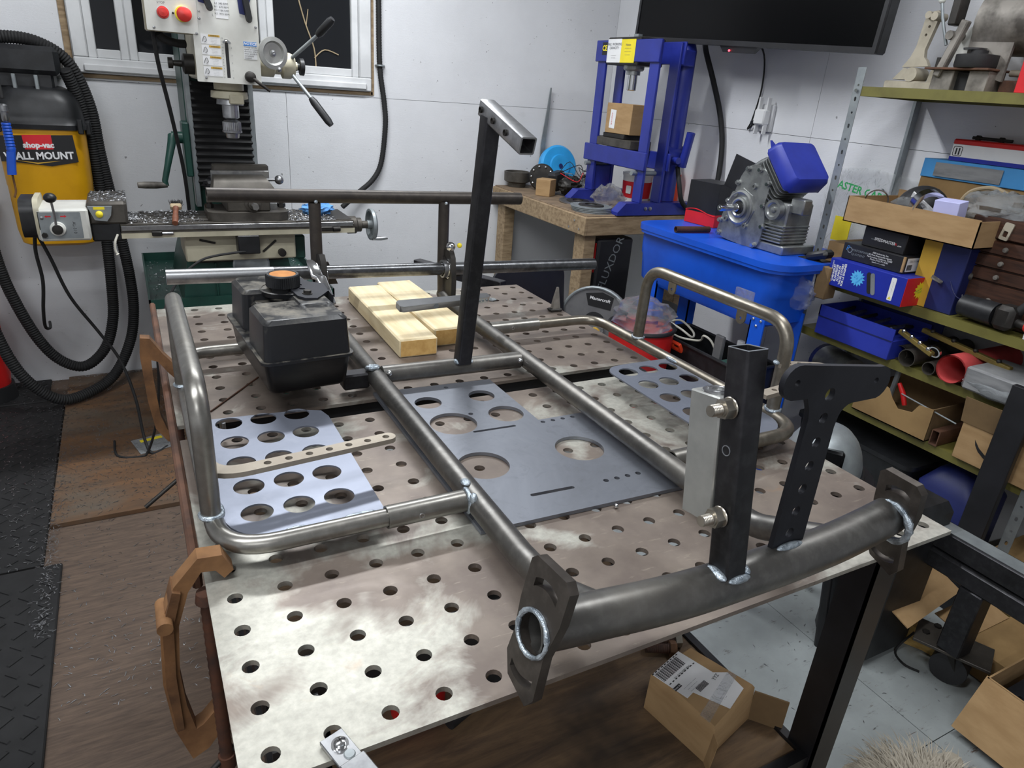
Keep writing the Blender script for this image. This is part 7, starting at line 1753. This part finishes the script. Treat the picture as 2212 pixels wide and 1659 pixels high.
def build_under_table():
    ZD = -.4395
    o = thing('parcel', 'small battered brown parcel with white shipping labels on the table\'s lower deck', 'parcel', (.69, .15, ZD))
    c = [(.622, .205), (.722, .225), (.765, .112), (.640, .072)]
    zt = -.362
    part('carton', MB().loft([[(x, y, ZD) for x, y in ((.618, .203), (.735, .222), (.775, .112), (.640, .078))], [(x, y, zt - .006) for x, y in c], [(.693 + (x - .693) * .93, .15 + (y - .15) * .93, zt) for x, y in c]]), 'cardboard', o)
    part('open_flap', MB().loft([[(.640, .078, ZD), (.632, .060, ZD), (.6315, .0603, ZD), (.6395, .0785, ZD)], [(.640, .0725, zt - .008), (.634, .056, zt - .012), (.6335, .0563, zt - .012), (.6395, .073, zt - .008)]]), 'cardboard', o)
    part('open_flap', MB().box(-.0015, -.055, 0, .0015, 0, .062, 0, T(.768, .112, ZD) @ Rz(.7)), 'cardboard_dark', o)
    # labels on the top face
    m = basis((.6365, .1955, zt + .0006), (.098, .0195, 0), (.02, -.1, 0))
    m = basis((.639, .197, zt + .0006), (.10, .020, 0), (-.02, .1, 0))    # u along the far edge, v away
    U = Vector((.098, .022, 0)).normalized(); V = Vector((-.025, .118, 0)).normalized()
    m = basis((.640, .083, zt + .0006), U, V)
    l1 = part('label', MB().plate([(.004, .118), (.083, .124), (.092, .060), (.012, .052)][::-1], [], .0003, m), 'paper_white', o)
    for i in range(24): 
        x = .014 + .0026 * i; wdt = (.0006, .0013, .0009, .0017)[i * 7 % 4]; part('bar', MB().box(x, .0945, 0.0002, x + wdt, .114, .0005, 0, m @ Rz(.06)), 'print_black', l1)
    for i in range(9): part('dash', MB().box(.010 + .0085 * i, .1155, .0002, .0145 + .0085 * i, .1172, .0005, 0, m @ Rz(.06)), 'print_black', l1); part('dash', MB().box(.016 + .0085 * i, .0850, .0002, .0205 + .0085 * i, .0867, .0005, 0, m @ Rz(.06)), 'print_black', l1)
    lettering('201 8100 0090 8041', .0055, m @ T(.050, .0905, .0005) @ Rz(.06), 'print_black', l1)
    part('block', MB().box(.012, .071, .0002, .030, .0775, .0005, 0, m @ Rz(.06)), 'print_black', l1)
    lettering('From the', .005, m @ T(.0165, .0752, .0008) @ Rz(.06), 'print_white', l1)
    lettering('---- ---------- ------\n---- --- ---- --\n------ --- ----', .0052, m @ T(.040, .063, .0005) @ Rz(.06), 'print_grey', l1)
    l2 = part('label', MB().plate([(.028, .062), (.082, .072), (.112, .050), (.104, .014), (.050, .004)][::-1], [], .0003, m @ T(0, -.006, .0004)), 'paper_white', o)
    lettering('YYZ', .009, m @ T(.086, .050, .0010) @ Rz(.15), 'print_black', l2)
    for i in range(12): part('bar', MB().box(.042 + .0022 * i, .044, .0008, .0432 + .0022 * i, .054, .0010, 0, m @ Rz(.06)), 'print_black', l2)
    lettering('---- ----\n- ---', .006, m @ T(.062, .018, .0010) @ Rz(.2), 'print_grey', l2)
    part('tape_film', MB().plate([(.0, .02), (.115, .045), (.118, .030), (.0, .002)], [], .0004, m @ T(0, .0, .0012)), 'clear_bag', o)
    for i, (p, q, lab) in enumerate((((.700, .305, ZD + .010), (.745, .282, ZD + .010), 'left'), ((.716, .318, ZD + .010), (.768, .296, ZD + .012), 'right'))):
        o = thing('big_bolt', 'rusty threaded bolt on the lower deck beside the parcel, %s of the pair' % lab, 'bolt', p, 'bolts on the lower deck')
        a, b = Vector(p), Vector(q); d = (b - a).normalized()
        part('shank', MB().tube([a + (b - a) * (k / 24) for k in range(25)], [.0085 if k % 2 else .0095 for k in range(25)], 12), 'bolt_rust', o)
        part('nut', MB().hexnut(tuple(b), d, .015, .012), ('rust', 'zinc_bolt')[i], o)
    solo('black_hose', MB().tube(smooth([(.30, .30, ZD + .012), (.42, .36, ZD + .012), (.50, .50, ZD + .012), (.45, .62, ZD + .012)], 5), .012, 10), 'black_rubber', 'black hose lying on the lower deck in shadow', 'hose')
    solo('red_can', MB().lathe([(0, 0), (.045, 0), (.045, .10), (.03, .115), (0, .116)], 22, T(.27, .36, ZD)), 'red_paint', 'orange-red can on the lower deck under the plate holes', 'can')
build_under_table()
def build_floor_things():
    # rubber mats with raised tread, plywood sheet, chips, sleeve, red bin at far left
    for i, (y0, y1, lb) in enumerate(((2.665, 2.90, 'black rubber floor mat nearest the window wall'), (1.515, 2.655, 'black diamond-tread rubber mat along the left edge of the floor'), (.10, 1.505, 'black diamond-tread rubber mat in the near left corner'))):
        o = thing('rubber_mat', lb, 'mat', (-.75, (y0 + y1) / 2, FLOOR), 'floor mats')
        x1 = (-.445, -.385, -.340)[i]
        part('mat', MB().box(-1.20, y0, FLOOR + .0003, x1, y1, FLOOR + .012, .003), 'black_rubber', o)
        tr = MB(); s = .046; k = 0
        ny = int((y1 - y0 - .03) / s); nx = int((x1 + .80) / s)
        for a in range(nx):
            for b in range(ny):
                cx, cy = x1 - .03 - a * s, y0 + .03 + b * s; ang = .75 if (a + b) % 2 else -.75
                tr.add([(p[0], p[1], zz) for zz, f in ((0.012, 1.0), (.0145, .55)) for p in [(cx + (u * .018 * math.cos(ang) - v * .0045 * math.sin(ang)) * (1 if zz < .013 else f + .3), cy + (u * .018 * math.sin(ang) + v * .0045 * math.cos(ang)) * (1 if zz < .013 else f + .3)) for u, v in ((-1, -1), (1, -1), (1, 1), (-1, 1))]], [(4, 5, 6, 7), (0, 1, 5, 4), (1, 2, 6, 5), (2, 3, 7, 6), (3, 0, 4, 7)], T(0, 0, FLOOR))
        part('tread', tr, 'black_rubber', o, kind='stuff')
    solo('plywood_sheet', MB().box(-.380, 1.705, FLOOR + .0003, .55, 2.895, FLOOR + .016, .001), 'floor_ply', 'brown stained plywood sheet on the floor in front of the mill', 'board')
    rnd = random.Random(12); ch = MB()
    def chip(x, y, z, s=1.0):
        a = rnd.uniform(0, 6.3); l = rnd.uniform(.003, .008) * s; t_ = rnd.uniform(.0005, .0011) * s; b = a + rnd.uniform(-.9, .9)
        p0 = Vector((x, y, z)); p1 = p0 + Vector((math.cos(a), math.sin(a), .15)) * l; p2 = p1 + Vector((math.cos(b), math.sin(b), -.1)) * l
        n0 = Vector((-math.sin(a), math.cos(a), 0)) * t_
        ch.add([p0 - n0, p0 + n0, p1 - n0, p1 + n0, p2 - n0 * .5, p2 + n0 * .5], [(0, 2, 3, 1), (2, 4, 5, 3)])
    for _ in range(1500): chip(rnd.uniform(-.37, .10), min(2.88, 1.72 + abs(rnd.gauss(0, .75))), FLOOR + .0168)
    for _ in range(700): chip(rnd.gauss(-.372, .012), rnd.uniform(1.2, 2.8), FLOOR + .0170 if rnd.random() < .5 else FLOOR + .0128)
    for _ in range(900): chip(rnd.uniform(-.75, -.40), rnd.uniform(1.5, 2.88), FLOOR + .0140)
    for _ in range(350): chip(rnd.uniform(-.38, .02), rnd.uniform(.9, 1.70), FLOOR + .0008)
    for _ in range(260): chip(rnd.uniform(.3, 1.6), rnd.uniform(.0, .9), FLOOR + .0008, .8)
    so = solo('metal_chips', ch, 'steel_bright', 'fine bright metal chips scattered over the floor around the mill', 'metal chips', None, 'stuff')
    o = thing('zip_bag', 'clear zip bag with a yellow label lying on the plywood sheet', 'bag', (-.07, 2.15, FLOOR))
    m = T(-.075, 2.14, FLOOR + .0172) @ Rz(.25)
    part('film', MB().box(-.07, -.06, 0, .07, .06, .002, 0, m), 'smoky_bag', o); part('yellow_label', MB().box(-.045, .025, .0022, .03, .045, .0026, 0, m), 'print_yellow', o)
    o = thing('red_extinguisher', 'red cylinder with a black base at the far left edge by the wall', 'cylinder', (-.60, 2.78, FLOOR))
    part('cylinder', MB().lathe([(0, .06), (.07, .06), (.075, .10), (.075, .30), (.05, .36), (.02, .38), (0, .38)], 24, T(-.635, 2.76, FLOOR + .012)), 'red_paint', o)
    part('base', MB().lathe([(0, 0), (.085, 0), (.08, .06), (0, .061)], 24, T(-.635, 2.76, FLOOR + .0125)), 'print_black', o)
    solo('red_valve', MB().lathe([(0, 0), (.012, 0), (.014, .02), (.008, .035), (0, .036)], 16, T(-.30, .745, FLOOR + .0005)), 'red_plastic', 'tiny red plastic cap on the floor at the bottom left corner', 'cap')
build_floor_things()
def build_dog():
    # a pale furry dog lying on the floor just below the picture, its back fur reaching in
    o = thing('dog', 'pale grey long-haired dog lying by the near right table leg', 'dog', (1.06, -.10, FLOOR))
    import bmesh
    me = bpy.data.meshes.new('body')
    # skeleton: pelvis, spine, chest, neck, head, muzzle, four folded legs, tail
    J = [(0, .00, .115), (.14, .0, .125), (.28, .0, .13), (.40, .0, .15), (.47, .0, .20), (.55, .0, .215), (.62, .0, .195),
         (.02, .09, .08), (.12, .13, .05), (.02, .15, .03), (.02, -.09, .08), (.12, -.13, .05), (.02, -.15, .03),
         (.33, .08, .07), (.29, .12, .03), (.42, .12, .025), (.33, -.08, .07), (.29, -.12, .03), (.42, -.12, .025), (-.10, .03, .09), (-.20, .08, .05)]
    Rr = [.105, .11, .115, .095, .07, .065, .03, .06, .035, .025, .06, .035, .025, .045, .03, .024, .045, .03, .024, .03, .022]
    Eg = [(0, 1), (1, 2), (2, 3), (3, 4), (4, 5), (5, 6), (0, 7), (7, 8), (8, 9), (0, 10), (10, 11), (11, 12), (2, 13), (13, 14), (14, 15), (2, 16), (16, 17), (17, 18), (0, 19), (19, 20)]
    ang = -2.6; ca, sa = math.cos(ang), math.sin(ang)
    P0 = (1.16, -.02)
    V = [(P0[0] + (x * ca - y * sa) - 1.06, P0[1] + (x * sa + y * ca) + .10, z) for x, y, z in J]
    me.from_pydata(V, Eg, []); b = bpy.data.objects.new('body', me); COL.objects.link(b); b.parent = o
    me.materials.append(MATS['dog_fur'])
    b.modifiers.new('skin', 'SKIN'); sub = b.modifiers.new('sub', 'SUBSURF'); sub.levels = 2; sub.render_levels = 2
    if not me.skin_vertices: bpy.context.view_layer.update()
    for i, sv in enumerate(me.skin_vertices[0].data): sv.radius = (Rr[i], Rr[i])
    me.skin_vertices[0].data[0].use_root = True
    # long coat as tapered strands growing from the back
    rnd = random.Random(20); fur = MB()
    bx = [Vector((v[0] + 1.06, v[1] - .10, v[2] + FLOOR)) for v in V]
    for _ in range(5200):
        t_ = rnd.uniform(0, 2.999); i = int(t_); f_ = t_ - i; c = bx[i].lerp(bx[i + 1], f_); r = Rr[i] * (1 - f_) + Rr[i + 1] * f_
        ax = (bx[i + 1] - bx[i]).normalized(); a = rnd.uniform(-1.6, 1.6)
        s = Vector((-ax.y, ax.x, 0)); n = (Vector((0, 0, 1)) * math.cos(a) + s * math.sin(a))
        p = c + n * r * .93; d = (n * .55 - ax * .6 + Vector((0, 0, -.25)) + Vector((rnd.uniform(-.4, .4), rnd.uniform(-.4, .4), rnd.uniform(-.2, .3)))).normalized(); L = rnd.uniform(.025, .055)
        w_ = d.cross(n).normalized() * .0009
        q = p + d * L * .55; e = p + d * L + Vector((0, 0, -.008))
        if min(q.z, e.z) < FLOOR + .002: continue
        fur.add([p - w_, p + w_, q - w_ * .8, q + w_ * .8, e], [(0, 1, 3, 2), (2, 3, 4)])
    part('fur', fur, 'dog_fur', o, kind='stuff')
    for s in (-1, 1):
        part('ear', MB().sphere((0, 0, 0), .03, 12, 8, T(*(bx[5] + Vector((-sa * s * .06, ca * s * .06, -.01)))), (.7, .7, 1.4)), 'dog_fur', o)
    part('nose', MB().sphere(tuple(bx[6] + Vector((ca * .025, sa * .025, .0))), .012, 10, 8), 'print_black', o)
build_dog()
bpy.context.view_layer.update()
